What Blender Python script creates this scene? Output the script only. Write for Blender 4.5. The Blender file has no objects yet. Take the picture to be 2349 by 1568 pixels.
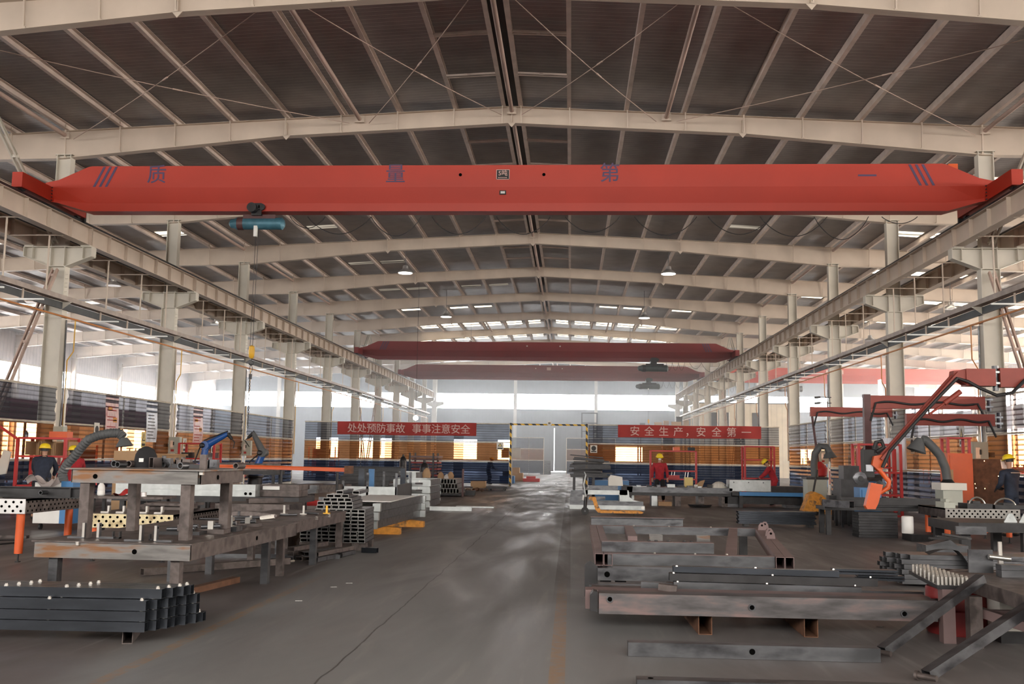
import bpy, math, random
from mathutils import Vector, Matrix
random.seed(7)
S = bpy.context.scene
COL = S.collection
R = math.radians
# ---------------------------------------------------------------- camera
cd = bpy.data.cameras.new('camera'); cam = bpy.data.objects.new('camera', cd); COL.objects.link(cam)
cd.sensor_width = 36; cd.lens = 35.0; cd.clip_end = 400; cd.clip_start = .1
_yaw, _pit, _rol = .0601, .115, .0144
_f = Vector((-math.sin(_yaw)*math.cos(_pit), math.cos(_yaw)*math.cos(_pit), math.sin(_pit)))
_r = Vector((math.cos(_yaw), math.sin(_yaw), 0)); _u = _r.cross(_f)
_r2 = _r*math.cos(_rol)+_u*math.sin(_rol); _u2 = _u*math.cos(_rol)-_r*math.sin(_rol)
_m = Matrix((_r2, _u2, -_f)).transposed().to_4x4(); _m.translation = (0, 0, 1.6)
cam.matrix_world = _m
S.camera = cam
# ---------------------------------------------------------------- world, exposure
w = bpy.data.worlds.new('sky'); S.world = w; w.use_nodes = True
w.node_tree.nodes['Background'].inputs[0].default_value = (.75, .85, 1, 1)
w.node_tree.nodes['Background'].inputs[1].default_value = 1.2
S.view_settings.view_transform = 'Standard'; S.view_settings.look = 'None'
S.view_settings.exposure = EXPO = 0.0; S.view_settings.gamma = 1
S.cycles.use_denoising = True
S.cycles.max_bounces = 7; S.cycles.diffuse_bounces = 4; S.cycles.glossy_bounces = 3
S.cycles.transparent_max_bounces = 24; S.cycles.volume_bounces = 0
S.cycles.sample_clamp_indirect = 6; S.cycles.caustics_reflective = False; S.cycles.caustics_refractive = False
LFRONT, LBACK, LLEFT, LRIGHT, LSKY = 17.5, 24.0, 22.0, 42.0, 2.6   # brightness of the daylight panels
# ---------------------------------------------------------------- mesh helpers
def V(*a): return Vector(a[0] if len(a) == 1 else a)
class MB:
    def __init__(s): s.v = []; s.f = []
    def add(s, vs, fs):
        b = len(s.v); s.v += [Vector(p) for p in vs]; s.f += [tuple(b+i for i in f) for f in fs]; return s
    def box(s, x0, x1, y0, y1, z0, z1):
        return s.add([(x, y, z) for x in (x0, x1) for y in (y0, y1) for z in (z0, z1)],
                     [(0,1,3,2),(4,6,7,5),(0,4,5,1),(2,3,7,6),(0,2,6,4),(1,5,7,3)])
    def cb(s, c, d): return s.box(c[0]-d[0]/2, c[0]+d[0]/2, c[1]-d[1]/2, c[1]+d[1]/2, c[2]-d[2]/2, c[2]+d[2]/2)
    def frame(s, p0, p1, up):
        d = (V(p1)-V(p0)).normalized(); up = V(up)
        if abs(d.dot(up.normalized())) > .98: up = V(0, 1, 0) if abs(d.y) < .9 else V(1, 0, 0)
        a = d.cross(up).normalized(); b = a.cross(d).normalized(); return a, b
    def ext(s, p0, p1, prof, up=(0,0,1), caps=True):
        a, b = s.frame(p0, p1, up); n = len(prof)
        vs = [V(p)+a*x+b*y for p in (p0, p1) for x, y in prof]
        fs = [(i, (i+1) % n, n+(i+1) % n, n+i) for i in range(n)]
        if caps: fs += [tuple(range(n))[::-1], tuple(range(n, 2*n))]
        return s.add(vs, fs)
    def bar(s, p0, p1, w, h, up=(0,0,1)):
        return s.ext(p0, p1, [(-w/2,-h/2),(w/2,-h/2),(w/2,h/2),(-w/2,h/2)], up)
    def hbar(s, p0, p1, w, h, t=.006, up=(0,0,1)):
        a, b = s.frame(p0, p1, up); q = [(-1,-1),(1,-1),(1,1),(-1,1)]
        vs = [V(p)+a*x*(w/2-k)+b*y*(h/2-k) for p in (p0, p1) for k in (0, t) for x, y in q]
        fs = []
        for i in range(4):
            j = (i+1) % 4
            fs += [(i, j, 8+j, 8+i), (4+j, 4+i, 12+i, 12+j), (j, i, 4+i, 4+j), (8+i, 8+j, 12+j, 12+i)]
        return s.add(vs, fs)
    def ibeam(s, p0, p1, w, h, tf=.02, tw=.015, up=(0,0,1)):
        W, H, c = w/2, h/2, tw/2
        return s.ext(p0, p1, [(-W,-H),(W,-H),(W,-H+tf),(c,-H+tf),(c,H-tf),(W,H-tf),(W,H),(-W,H),(-W,H-tf),(-c,H-tf),(-c,-H+tf),(-W,-H+tf)], up)
    def chan(s, p0, p1, w, h, t=.012, up=(0,0,1), side=1):
        W, H, k = w/2*side, h/2, t*side
        return s.ext(p0, p1, [(-W,-H),(W,-H),(W,-H+t),(-W+k,-H+t),(-W+k,H-t),(W,H-t),(W,H),(-W,H)], up)
    def cyl(s, p0, p1, r, n=12, r2=None, caps=True):
        a, b = s.frame(p0, p1, (0,0,1)); r2 = r if r2 is None else r2
        vs = [V(p)+a*q*math.cos(6.28319*i/n)+b*q*math.sin(6.28319*i/n) for p, q in ((p0, r), (p1, r2)) for i in range(n)]
        fs = [(i, (i+1) % n, n+(i+1) % n, n+i) for i in range(n)]
        if caps: fs += [tuple(range(n))[::-1], tuple(range(n, 2*n))]
        return s.add(vs, fs)
    def pipe(s, p0, p1, r, t=.008, n=16):
        a, b = s.frame(p0, p1, (0,0,1))
        vs = [V(p)+(a*math.cos(6.28319*i/n)+b*math.sin(6.28319*i/n))*q for p in (p0, p1) for q in (r, r-t) for i in range(n)]
        fs = []
        for i in range(n):
            j = (i+1) % n
            fs += [(i, j, 2*n+j, 2*n+i), (n+j, n+i, 3*n+i, 3*n+j), (j, i, n+i, n+j), (2*n+i, 2*n+j, 3*n+j, 3*n+i)]
        return s.add(vs, fs)
    def tube(s, pts, r, n=8, caps=True):
        pts = [V(p) for p in pts]; m = len(pts); rs = r if isinstance(r, (list, tuple)) else [r]*m
        base = len(s.v); a = None
        for k, p in enumerate(pts):
            d = (pts[min(k+1, m-1)]-pts[max(k-1, 0)]).normalized()
            if a is None:
                a = d.orthogonal().normalized()
            a = (a-d*a.dot(d)).normalized(); b = d.cross(a)
            s.v += [p+(a*math.cos(6.28319*i/n)+b*math.sin(6.28319*i/n))*rs[k] for i in range(n)]
        for k in range(m-1):
            for i in range(n):
                j = (i+1) % n; q = base+k*n
                s.f.append((q+i, q+j, q+n+j, q+n+i))
        if caps: s.f += [tuple(base+i for i in range(n))[::-1], tuple(base+(m-1)*n+i for i in range(n))]
        return s
    def lathe(s, c, prof, n=20, ax=(0,0,1)):
        c = V(c); ax = V(ax).normalized(); a = ax.orthogonal().normalized(); b = ax.cross(a); base = len(s.v); m = len(prof)
        for r, z in prof:
            s.v += [c+ax*z+(a*math.cos(6.28319*i/n)+b*math.sin(6.28319*i/n))*r for i in range(n)]
        for k in range(m-1):
            for i in range(n):
                j = (i+1) % n; q = base+k*n
                s.f.append((q+i, q+j, q+n+j, q+n+i))
        if prof[0][0] > 1e-4: s.f.append(tuple(base+i for i in range(n))[::-1])
        if prof[-1][0] > 1e-4: s.f.append(tuple(base+(m-1)*n+i for i in range(n)))
        return s
    def prism(s, pts, ext):
        n = len(pts); e = V(ext); pts = [V(p) for p in pts]
        return s.add(pts+[p+e for p in pts], [tuple(range(n))[::-1], tuple(range(n, 2*n))]+[(i, (i+1) % n, n+(i+1) % n, n+i) for i in range(n)])
    def grid(s, fn, nu, nv):
        return s.add([fn(i/nu, j/nv) for j in range(nv+1) for i in range(nu+1)],
                     [(j*(nu+1)+i, j*(nu+1)+i+1, (j+1)*(nu+1)+i+1, (j+1)*(nu+1)+i) for j in range(nv) for i in range(nu)])
    def build(s, name, m, parent=None, smooth=True, label=None, local=False):
        me = bpy.data.meshes.new(name)
        inv = parent.matrix_basis.inverted() if (parent is not None and not local and parent.parent is None) else Matrix.Identity(4)
        if parent is not None and not local and parent.parent is not None:
            inv = (parent.parent.matrix_basis @ parent.matrix_basis).inverted()
        me.from_pydata([inv @ v for v in s.v], [], s.f); me.update()
        import bmesh
        bm = bmesh.new(); bm.from_mesh(me); bmesh.ops.recalc_face_normals(bm, faces=bm.faces); bm.to_mesh(me); bm.free()
        if smooth: me.shade_smooth(); me.set_sharp_from_angle(angle=R(38))
        me.materials.append(m)
        o = bpy.data.objects.new(name, me); COL.objects.link(o)
        if parent is not None: o.parent = parent
        if label: o['label'] = label
        return o
def tag(o, label=None, cat=None, group=None, kind=None):
    if label: o['label'] = label
    if cat: o['category'] = cat
    if group: o['group'] = group
    if kind: o['kind'] = kind
    return o
def thing(name, label, cat, loc=(0,0,0), rz=0, group=None):
    o = bpy.data.objects.new(name, None); COL.objects.link(o); o.empty_display_size = .2
    o.matrix_basis = Matrix.Translation(V(loc)) @ Matrix.Rotation(rz, 4, 'Z')
    return tag(o, label, cat, group)
def struct(name, mb, m): return tag(mb.build(name, m, smooth=False), kind='structure')
KIDS = {}
def kids(o): return [c for c in bpy.data.objects if c.parent == o]
def dup(o, loc, label=None, rz=None, ks=None, scale=None):
    c = o.copy(); COL.objects.link(c); mb = Matrix.Translation(V(loc))
    r = o.rotation_euler.z if rz is None else rz
    c.matrix_basis = mb @ Matrix.Rotation(r, 4, 'Z')
    if scale: c.scale = scale
    if label: c['label'] = label
    if ks is None: ks = [(k, kids(k)) for k in kids(o)]
    for k, gs in ks:
        d = k.copy(); COL.objects.link(d); d.parent = c
        for g in gs:
            e = g.copy(); COL.objects.link(e); e.parent = d
    return c
ORD = ['nearest','second','third','fourth','fifth','sixth','seventh','eighth','ninth','tenth','eleventh','twelfth','thirteenth','fourteenth','fifteenth','sixteenth','seventeenth','eighteenth','nineteenth','twentieth','twenty-first','twenty-second','twenty-third','twenty-fourth','twenty-fifth','twenty-sixth','twenty-seventh','twenty-eighth','twenty-ninth','thirtieth','thirty-first','thirty-second','thirty-third','thirty-fourth','thirty-fifth','thirty-sixth']
def nth(i): return ORD[i] if i else 'first'
# ---------------------------------------------------------------- materials
def mat(name, col, rough=.6, metal=0., var=.2, scale=3., col2=None, c2amt=.5, stretch=None, bump=0., spec=.5, trans=0., emit=0., ecol=None, coords='Object'):
    m = bpy.data.materials.new(name); m.use_nodes = True; nt = m.node_tree; N = nt.nodes; L = nt.links
    p = N['Principled BSDF']
    tc = N.new('ShaderNodeTexCoord'); mp = N.new('ShaderNodeMapping'); L.new(tc.outputs[coords], mp.inputs[0])
    if stretch: mp.inputs['Scale'].default_value = stretch
    nz = N.new('ShaderNodeTexNoise'); nz.inputs['Scale'].default_value = scale; nz.inputs['Detail'].default_value = 5
    L.new(mp.outputs[0], nz.inputs['Vector'])
    rp = N.new('ShaderNodeValToRGB'); L.new(nz.outputs['Fac'], rp.inputs[0])
    c = V(col); lo = c*(1-var); hi = c*(1+var)
    if col2 is not None:
        rp.color_ramp.elements[0].position = c2amt-.07; rp.color_ramp.elements[1].position = c2amt+.07
        rp.color_ramp.elements[0].color = (*col2, 1); rp.color_ramp.elements[1].color = (*hi, 1)
        e = rp.color_ramp.elements.new(min(.99, c2amt+.25)); e.color = (*lo, 1)
    else:
        rp.color_ramp.elements[0].position = .3; rp.color_ramp.elements[1].position = .7
        rp.color_ramp.elements[0].color = (*lo, 1); rp.color_ramp.elements[1].color = (*hi, 1)
    L.new(rp.outputs[0], p.inputs['Base Color'])
    p.inputs['Roughness'].default_value = rough; p.inputs['Metallic'].default_value = metal
    p.inputs['Specular IOR Level'].default_value = spec
    if trans: p.inputs['Alpha'].default_value = 1-trans
    if emit:
        p.inputs['Emission Color'].default_value = (*(ecol or col), 1); p.inputs['Emission Strength'].default_value = emit
    if bump:
        b = N.new('ShaderNodeBump'); b.inputs['Strength'].default_value = bump; b.inputs['Distance'].default_value = .02
        L.new(nz.outputs['Fac'], b.inputs['Height']); L.new(b.outputs[0], p.inputs['Normal'])
    return m
def glow(name, col, st):
    m = bpy.data.materials.new(name); m.use_nodes = True; nt = m.node_tree; N = nt.nodes
    N.remove(N['Principled BSDF']); e = N.new('ShaderNodeEmission'); e.inputs[0].default_value = (*col, 1); e.inputs[1].default_value = st
    nt.links.new(e.outputs[0], N['Material Output'].inputs[0]); return m
def ribbed(name, col, period, axis, rough=.5, metal=0, depth=.6, dark=.75):
    """sheet with ribs running across one axis, as real profile shading by bump plus seam lines"""
    m = mat(name, col, rough, metal, .12, 1.5); nt = m.node_tree; N = nt.nodes; L = nt.links; p = N['Principled BSDF']
    g = N.new('ShaderNodeNewGeometry'); sx = N.new('ShaderNodeSeparateXYZ'); L.new(g.outputs['Position'], sx.inputs[0])
    a = N.new('ShaderNodeMath'); a.operation = 'MULTIPLY'; a.inputs[1].default_value = 1/period; L.new(sx.outputs[axis], a.inputs[0])
    fr = N.new('ShaderNodeMath'); fr.operation = 'FRACT'; L.new(a.outputs[0], fr.inputs[0])
    pg = N.new('ShaderNodeMath'); pg.operation = 'PINGPONG'; pg.inputs[1].default_value = .5; L.new(fr.outputs[0], pg.inputs[0])
    st = N.new('ShaderNodeMath'); st.operation = 'SMOOTH_MIN'; st.inputs[1].default_value = .12; st.inputs[2].default_value = .05; L.new(pg.outputs[0], st.inputs[0])
    b = N.new('ShaderNodeBump'); b.inputs['Strength'].default_value = depth; b.inputs['Distance'].default_value = .1
    L.new(st.outputs[0], b.inputs['Height']); L.new(b.outputs[0], p.inputs['Normal'])
    mx = N.new('ShaderNodeMix'); mx.data_type = 'RGBA'; mx.blend_type = 'MULTIPLY'
    gt = N.new('ShaderNodeMath'); gt.operation = 'LESS_THAN'; gt.inputs[1].default_value = .06; L.new(pg.outputs[0], gt.inputs[0])
    L.new(gt.outputs[0], mx.inputs['Factor']); src = p.inputs['Base Color'].links[0].from_socket
    L.new(src, mx.inputs['A']); mx.inputs['B'].default_value = (dark, dark, dark, 1); L.new(mx.outputs['Result'], p.inputs['Base Color'])
    return m
M = {}
M['cream'] = mat('cream_paint', (.54,.455,.375), .55, var=.08, scale=1.2)
M['cream2'] = mat('cream_paint_column', (.56,.53,.46), .5, var=.08, scale=1.5)
M['purlin'] = mat('galvanised_purlin', (.58,.49,.43), .5, .0, var=.15, scale=2)
M['pink'] = mat('dull_primer_tube', (.42,.31,.26), .6, var=.2, scale=3, stretch=(1,.3,1))
M['roof'] = ribbed('roof_underside', (.30,.285,.28), .2, 1, .45, .3, .5, 1.35)
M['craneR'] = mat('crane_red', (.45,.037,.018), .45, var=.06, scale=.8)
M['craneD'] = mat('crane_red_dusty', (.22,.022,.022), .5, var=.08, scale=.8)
M['black'] = mat('black_rubber', (.015,.015,.016), .6)
M['dark'] = mat('dark_steel', (.030,.030,.032), .42, .5, var=.3, scale=6)
M['steel'] = mat('mill_steel', (.10,.103,.11), .34, .7, .3, 3, (.045,.045,.05), .42, (.6,1.5,1.5))
M['steelb'] = mat('blued_steel', (.042,.048,.058), .3, .7, var=.35, scale=3, stretch=(.6,2,2))
M['steelr'] = mat('rust_tinged_steel', (.095,.078,.073), .5, .4, .3, 5, (.05,.04,.037), .44)
M['rusty'] = mat('rust_streaked_steel', (.15,.145,.14), .5, .4, .25, 2.2, (.20,.095,.04), .41, (1,2.5,5))
M['rust'] = mat('rust', (.14,.065,.035), .8, .1, .35, 8)
M['pinkst'] = mat('pinkish_oxide_steel', (.17,.115,.112), .55, .1, .15, 4)
M['galv'] = mat('galvanised_steel', (.42,.45,.45), .38, .6, .15, 5)
M['bright'] = mat('bright_steel', (.62,.60,.56), .28, .9, .1, 6)
M['white'] = mat('white_plastic', (.72,.72,.70), .4, var=.05)
M['orange'] = mat('orange_paint', (.66,.105,.02), .4, var=.08)
M['yellow'] = mat('helmet_yellow', (.85,.62,.02), .35, var=.05)
M['dyel'] = mat('dirty_yellow_paint', (.62,.26,.03), .5, 0, .2, 6, (.12,.07,.04), .40)
M['hookyel'] = mat('hook_yellow', (.75,.42,.03), .45, var=.1)
M['red'] = mat('shelf_red', (.50,.03,.03), .45, var=.1)
M['blue'] = mat('machine_blue', (.05,.19,.42), .4, var=.1)
M['hoistb'] = mat('hoist_blue', (.06,.17,.23), .45, .2, .25, 4)
M['greybox'] = mat('switch_box_grey', (.42,.44,.38), .45, var=.06)
M['jib'] = mat('jib_red_dusty', (.27,.045,.03), .5, var=.12)
M['void'] = mat('hole_shadow_black', (.003,.003,.003), 1., var=0., spec=0.)
M['cut'] = mat('cut_tube_edge', (.30,.30,.29), .35, .7, .1)
def cut_ends(o):
    o.data.materials.append(M['cut'])
    for i, f in enumerate(o.data.polygons):
        if i % 4 >= 2: f.material_index = 1
    return o
M['perfg'] = mat('perforated_table_dusty', (.26,.25,.235), .45, .4, .15)
M['hose'] = mat('duct_hose_grey', (.09,.095,.098), .6, var=.15)
M['card'] = mat('cardboard', (.42,.27,.15), .8, var=.1)
M['bluew'] = mat('navy_workwear', (.018,.025,.045), .85, var=.25, scale=10)
M['redw'] = mat('red_workwear', (.38,.02,.03), .85, var=.2, scale=10)
M['blackw'] = mat('black_trousers', (.012,.012,.014), .9, var=.2)
M['skin'] = mat('skin', (.45,.25,.17), .6, var=.05)
M['textb'] = mat('blue_lettering', (.075,.05,.12), .5, var=.1)
M['textw'] = mat('white_lettering', (.62,.42,.38), .6, var=.05)
M['banner'] = mat('red_banner_cloth', (.34,.035,.03), .8, var=.12, scale=1)
M['pipeor'] = mat('orange_brown_pipe', (.52,.20,.05), .45, var=.12)
M['alu'] = mat('aluminium_lamp', (.6,.6,.6), .3, .8)
M['conc'] = mat('concrete_wall', (.3,.3,.31), .9)
M['perf'] = None
def cyr(m):  # dusty cloth
    return m
# ================================================================ the hall
XC, XL, XR, Y0, SP = -1.83, -15.48, 11.88, 28.77, 8.4
WL, WR, YE, YF = -41.0, 38.0, 112.8, -14.0
def rz(x): return 12.0-.05*abs(x-XC)          # top of the rafters
FY = [Y0+SP*k for k in range(-5, 10)]
# floor: worn grey epoxy, reddish dust beside the aisle, two worn ochre lines, joints
m = bpy.data.materials.new('workshop_floor'); m.use_nodes = True; nt = m.node_tree; N = nt.nodes; L = nt.links; P = N['Principled BSDF']
def nd(t, **k):
    n = N.new(t)
    for a, b in k.items(): setattr(n, a, b)
    return n
def mth(op, a, b=None, c=None):
    n = nd('ShaderNodeMath', operation=op)
    for i, q in enumerate((a, b, c)):
        if q is None: continue
        if isinstance(q, (int, float)): n.inputs[i].default_value = q
        else: L.new(q, n.inputs[i])
    return n.outputs[0]
g = nd('ShaderNodeNewGeometry'); sx = nd('ShaderNodeSeparateXYZ'); L.new(g.outputs['Position'], sx.inputs[0]); X, Yy = sx.outputs[0], sx.outputs[1]
def noise(sc, det=5, st=(1,1,1), dist=0):
    mp = nd('ShaderNodeMapping'); L.new(g.outputs['Position'], mp.inputs[0]); mp.inputs['Scale'].default_value = st
    n = nd('ShaderNodeTexNoise'); n.inputs['Scale'].default_value = sc; n.inputs['Detail'].default_value = det; n.inputs['Distortion'].default_value = dist
    L.new(mp.outputs[0], n.inputs['Vector']); return n.outputs['Fac']
def mix(f, a, b, bl='MIX'):
    n = nd('ShaderNodeMix', data_type='RGBA', blend_type=bl)
    if isinstance(f, (int, float)): n.inputs['Factor'].default_value = f
    else: L.new(f, n.inputs['Factor'])
    for q, i in ((a, 'A'), (b, 'B')):
        if isinstance(q, tuple): n.inputs[i].default_value = (*q, 1)
        else: L.new(q, n.inputs[i])
    return n.outputs['Result']
def rng(v, a, b): 
    n = nd('ShaderNodeMapRange'); L.new(v, n.inputs[0]); n.inputs[1].default_value = a; n.inputs[2].default_value = b; n.interpolation_type = 'SMOOTHSTEP'; return n.outputs[0]
n1 = noise(.5, 6, (1, .4, 1)); n2 = noise(2.2, 6); n3 = noise(11, 4)
grey = mix(n1, (.168,.169,.170), (.235,.236,.236))
dust = mix(n2, (.098,.085,.084), (.152,.134,.132))
xx = mth('ADD', X, mth('MULTIPLY', mth('SUBTRACT', n1, .5), 1.6))
left = rng(xx, -3.3, -3.75); right = mth('MULTIPLY', rng(xx, .1, 1.6), .75)
side = mth('MAXIMUM', left, right)
base = mix(side, grey, dust)
# worn ochre lines
def line(x0, hw, wear):
    d = mth('ABSOLUTE', mth('SUBTRACT', X, x0)); a = mth('LESS_THAN', d, hw)
    return mth('MULTIPLY', a, rng(n3, wear, wear+.35))
nearY = rng(Yy, 14.5, 10.5)
lf = mth('MULTIPLY', mth('MAXIMUM', mth('MULTIPLY', line(-3.28, .055, .3), .6), mth('MULTIPLY', line(-.09, .06, .25), .7)), nearY)
base = mix(lf, base, (.30,.17,.08))
base = mix(mth('MULTIPLY', mth('MULTIPLY', line(-.09, .10, .1), .7), mth('SUBTRACT', 1., nearY)), base, (.085,.075,.072))
# expansion joints
jt = mth('LESS_THAN', mth('ABSOLUTE', mth('ADD', mth('SUBTRACT', X, -1.78), mth('MULTIPLY', mth('SUBTRACT', noise(1.2, 3), .5), .1))), .008)
jx = mth('LESS_THAN', mth('ABSOLUTE', mth('SUBTRACT', mth('PINGPONG', mth('ADD', Yy, 1.2), 6.0), 3.)), .010)
jl = mth('LESS_THAN', mth('ABSOLUTE', mth('SUBTRACT', mth('ADD', X, mth('MULTIPLY', Yy, .197)), 7.78)), .012)
jj = mth('MAXIMUM', jt, mth('MULTIPLY', jl, mth('GREATER_THAN', X, .6)))
base = mix(mth('MULTIPLY', jj, .7), base, (.03,.028,.026))
st = noise(1.1, 7, (2.2, .25, 1), 1.5)
scuff = mth('MULTIPLY', rng(st, .56, .72), .35)
base = mix(scuff, base, (.32,.31,.29))
L.new(base, P.inputs['Base Color'])
ro = nd('ShaderNodeMapRange'); L.new(noise(.6, 7, (1.5, .35, 1), 1), ro.inputs[0]); ro.inputs[1].default_value = .35; ro.inputs[2].default_value = .65; ro.inputs[3].default_value = .62; ro.inputs[4].default_value = .36
polish = mth('MULTIPLY', mth('MULTIPLY', rng(noise(1.0, 6, (2.2,.35,1), .5), .45, .68), rng(Yy, 20, 27)), mth('MULTIPLY', rng(X, -4.2, -2.6), rng(X, .9, 0.)))
L.new(mth('SUBTRACT', ro.outputs[0], mth('MULTIPLY', polish, .13)), P.inputs['Roughness']); P.inputs['Specular IOR Level'].default_value = .35
bp_ = nd('ShaderNodeBump'); bp_.inputs['Strength'].default_value = .05; bp_.inputs['Distance'].default_value = .01; L.new(n3, bp_.inputs['Height']); L.new(bp_.outputs[0], P.inputs['Normal'])
struct('floor', MB().box(WL, WR, YF, YE+2, -.3, 0), m)
# roof skin: two slopes with openings' place taken by daylight strips below
cl = MB(); cl.prism([(WL-.2, YF, rz(WL)+.22), (XC, YF, rz(XC)+.22), (WR+.2, YF, rz(WR)+.22), (WR+.2, YF, rz(WR)+.4), (XC, YF, rz(XC)+.4), (WL-.2, YF, rz(WL)+.4)], (0, YE+.3-YF, 0))
struct('ceiling', cl, M['roof'])
# walls with ribbon windows
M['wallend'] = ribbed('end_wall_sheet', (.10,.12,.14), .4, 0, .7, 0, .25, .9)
M['wallside'] = ribbed('side_wall_sheet', (.58,.50,.47), .45, 1, .6, 0, .4, .75)
M['walloff'] = ribbed('cream_wall_sheet', (.62,.55,.42), .5, 0, .6, 0, .25, .8)
def gable(y, th, z0, z1, m, name):
    b = MB(); b.box(WL, WR, y, y+th, 0, z0)
    b.prism([(WL, y, z1), (WR, y, z1), (WR, y, rz(WR)+.25), (XC, y, rz(XC)+.25), (WL, y, rz(WL)+.25)], (0, th, 0)); return struct(name, b, m)
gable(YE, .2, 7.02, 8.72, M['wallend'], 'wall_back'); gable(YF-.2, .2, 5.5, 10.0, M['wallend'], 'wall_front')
for nm, x0, x1 in (('wall_left', WL-.2, WL), ('wall_right', WR, WR+.2)):
    b = MB(); b.box(x0, x1, YF, YE, 0, 6.6); b.box(x0, x1, YF, YE, 7.95, rz(WL)+.3); struct(nm, b, M['wallside'])
WARM = (1., .93, .84); COOL = (.97, .985, 1.)
M['paneB'] = glow('daylight_panel_back', COOL, LBACK); M['paneF'] = glow('daylight_panel_front', (1, .93, .86), LFRONT)
M['paneL'] = glow('daylight_panel_left', (1, .97, .95), LLEFT); M['paneR'] = glow('daylight_panel_right', (1, .90, .80), LRIGHT)
struct('window_1', MB().box(WL, WR, YE+.08, YE+.1, 7.02, 8.72), M['paneB'])
struct('window_2', MB().box(WL, WR, YF-.12, YF-.1, 5.5, 10.0), M['paneF'])
struct('window_3', MB().box(WL-.12, WL-.1, YF, YE, 6.6, 7.95), M['paneL'])
struct('window_4', MB().box(WR+.1, WR+.12, YF, YE, 6.6, 7.95), M['paneR'])
# gutters/lintel band along the left wall, as in the photo
tr = MB()
for x in (WL+.05, WR-.05): tr.box(x-.06, x+.06, YF, YE, 7.95, 8.07); tr.box(x-.06, x+.06, YF, YE, 6.5, 6.62)
struct('trim_1', tr, M['cream'])
# wind columns and sliding door in the back wall
k = 0
for x in (-33.5, -24.5, -15.4, -6.3, 2.8, 11.9, 20.9, 30):
    t = MB().ibeam((x, YE-.25, 0), (x, YE-.25, rz(x)), .35, .4, up=(0,1,0)).build('wind_column', M['cream2'])
    tag(t, f'cream steel post against the far wall, {nth(k)} from the left', 'column', 'posts against the far wall'); k += 1
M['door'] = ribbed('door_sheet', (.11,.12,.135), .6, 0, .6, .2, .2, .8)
M['slit'] = glow('daylight_gap', COOL, 6)
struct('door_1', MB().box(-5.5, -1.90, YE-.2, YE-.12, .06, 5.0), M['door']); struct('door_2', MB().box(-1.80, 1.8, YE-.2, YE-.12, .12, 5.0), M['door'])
struct('window_5', MB().box(-1.895, -1.805, YE-.16, YE-.14, .05, 4.9).box(-3.3, -.5, YE-.12, YE-.1, .0, .12), M['slit'])
# daylight strips in the roof (translucent corrugated sheet between the purlins)
def streaky(name, col, st):
    m = glow(name, col, st); nt = m.node_tree; N = nt.nodes; L = nt.links; e = [n for n in N if n.type == 'EMISSION'][0]
    g = N.new('ShaderNodeNewGeometry'); mp = N.new('ShaderNodeMapping'); mp.inputs['Scale'].default_value = (.25, 5, 1); nz = N.new('ShaderNodeTexNoise'); nz.inputs['Scale'].default_value = 1.0; nz.inputs['Detail'].default_value = 4
    L.new(g.outputs['Position'], mp.inputs[0]); L.new(mp.outputs[0], nz.inputs['Vector']); r = N.new('ShaderNodeMapRange'); r.inputs[1].default_value = .38; r.inputs[2].default_value = .62; r.inputs[3].default_value = .05*st; r.inputs[4].default_value = st
    L.new(nz.outputs['Fac'], r.inputs[0]); L.new(r.outputs[0], e.inputs[1]); return m
M['skyl'] = streaky('roof_daylight_sheet', (1, .86, .66), LSKY*3); M['skyn'] = streaky('dim_roof_daylight_sheet', (1, .86, .68), LSKY*.22)  # nearer sheets get the same glow turned down to look faint
PO = [.25]+[1.7+1.7*i for i in range(24)]
sk = MB()
# ---- purlins
pc = 0
for sgn in (-1, 1):
    for i, o in enumerate(PO):
        x = XC+sgn*o
        if x < WL+.3 or x > WR-.3: continue
        z = rz(x)
        p = MB().ext((x, YF, z+.1), (x, YE, z+.1), [(-.05,-.1),(.065,-.1),(.065,-.085),(-.04,-.085),(-.04,.088),(.06,.088),(.06,.1),(-.05,.1)], (0,0,1)).build('roof_purlin', M['purlin'], smooth=False)
        tag(p, f"galvanised roof purlin running the length of the hall, {nth(i)} {'left' if sgn < 0 else 'right'} of the ridge", 'purlin', 'roof purlins')
def strip(name, y0, y1, xs, lab, mm='skyl'):
    t = thing(name, lab, 'skylight', (XC, (y0+y1)/2, 11.9), group='roof daylight strips')
    for (xa, xb) in xs:
        d = .12 if xa >= XC else -.12
        za, zb = rz(xa)+.215, rz(xb)+.215
        b = MB(); b.add([(xa+.16, y0, za), (xb-.16, y0, zb), (xb-.16, y1, zb), (xa+.16, y1, za)], [(0,1,2,3)])
        b.build('skylight_pane', M[mm], t, smooth=False)
def xs(lo, hi, keep=None):
    r = []
    for i in range(23):
        for sg in (-1, 1):
            a, b = XC+sg*PO[i], XC+sg*PO[i+1]
            a, b = min(a, b), max(a, b)
            if a >= lo and b <= hi and (keep is None or keep(a, i)): r.append((a, b))
    return r
kk = 0
for k, (lo, hi) in {6: (-12.5, 9.5), 7: (-15, 12), 8: (-15, 12), 9: (-15, 12)}.items():
    for j, dy in enumerate((-2.7, -1.5)):
        y = Y0+SP*k+dy
        strip('skylight_strip', y, y+.75, xs(lo, hi), f"row of daylight sheets in the far roof, {nth(kk)} row from the camera"); kk += 1
for k, keep in ((2, lambda a, i: a in (0,) or i in (5,)), (3, lambda a, i: (a < XC and i in (4, 5)) or i == 8), (4, lambda a, i: a < XC-3 and i % 3), (5, lambda a, i: i in (2, 3, 5))):
    strip('skylight_strip', Y0+SP*k-2.6, Y0+SP*k-2.0, xs(-15, 12, keep), f"row of daylight sheets in the nearer roof, {nth(k-2)} row from the camera", 'skyn' if k < 5 else 'skyl'); kk += 1
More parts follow.
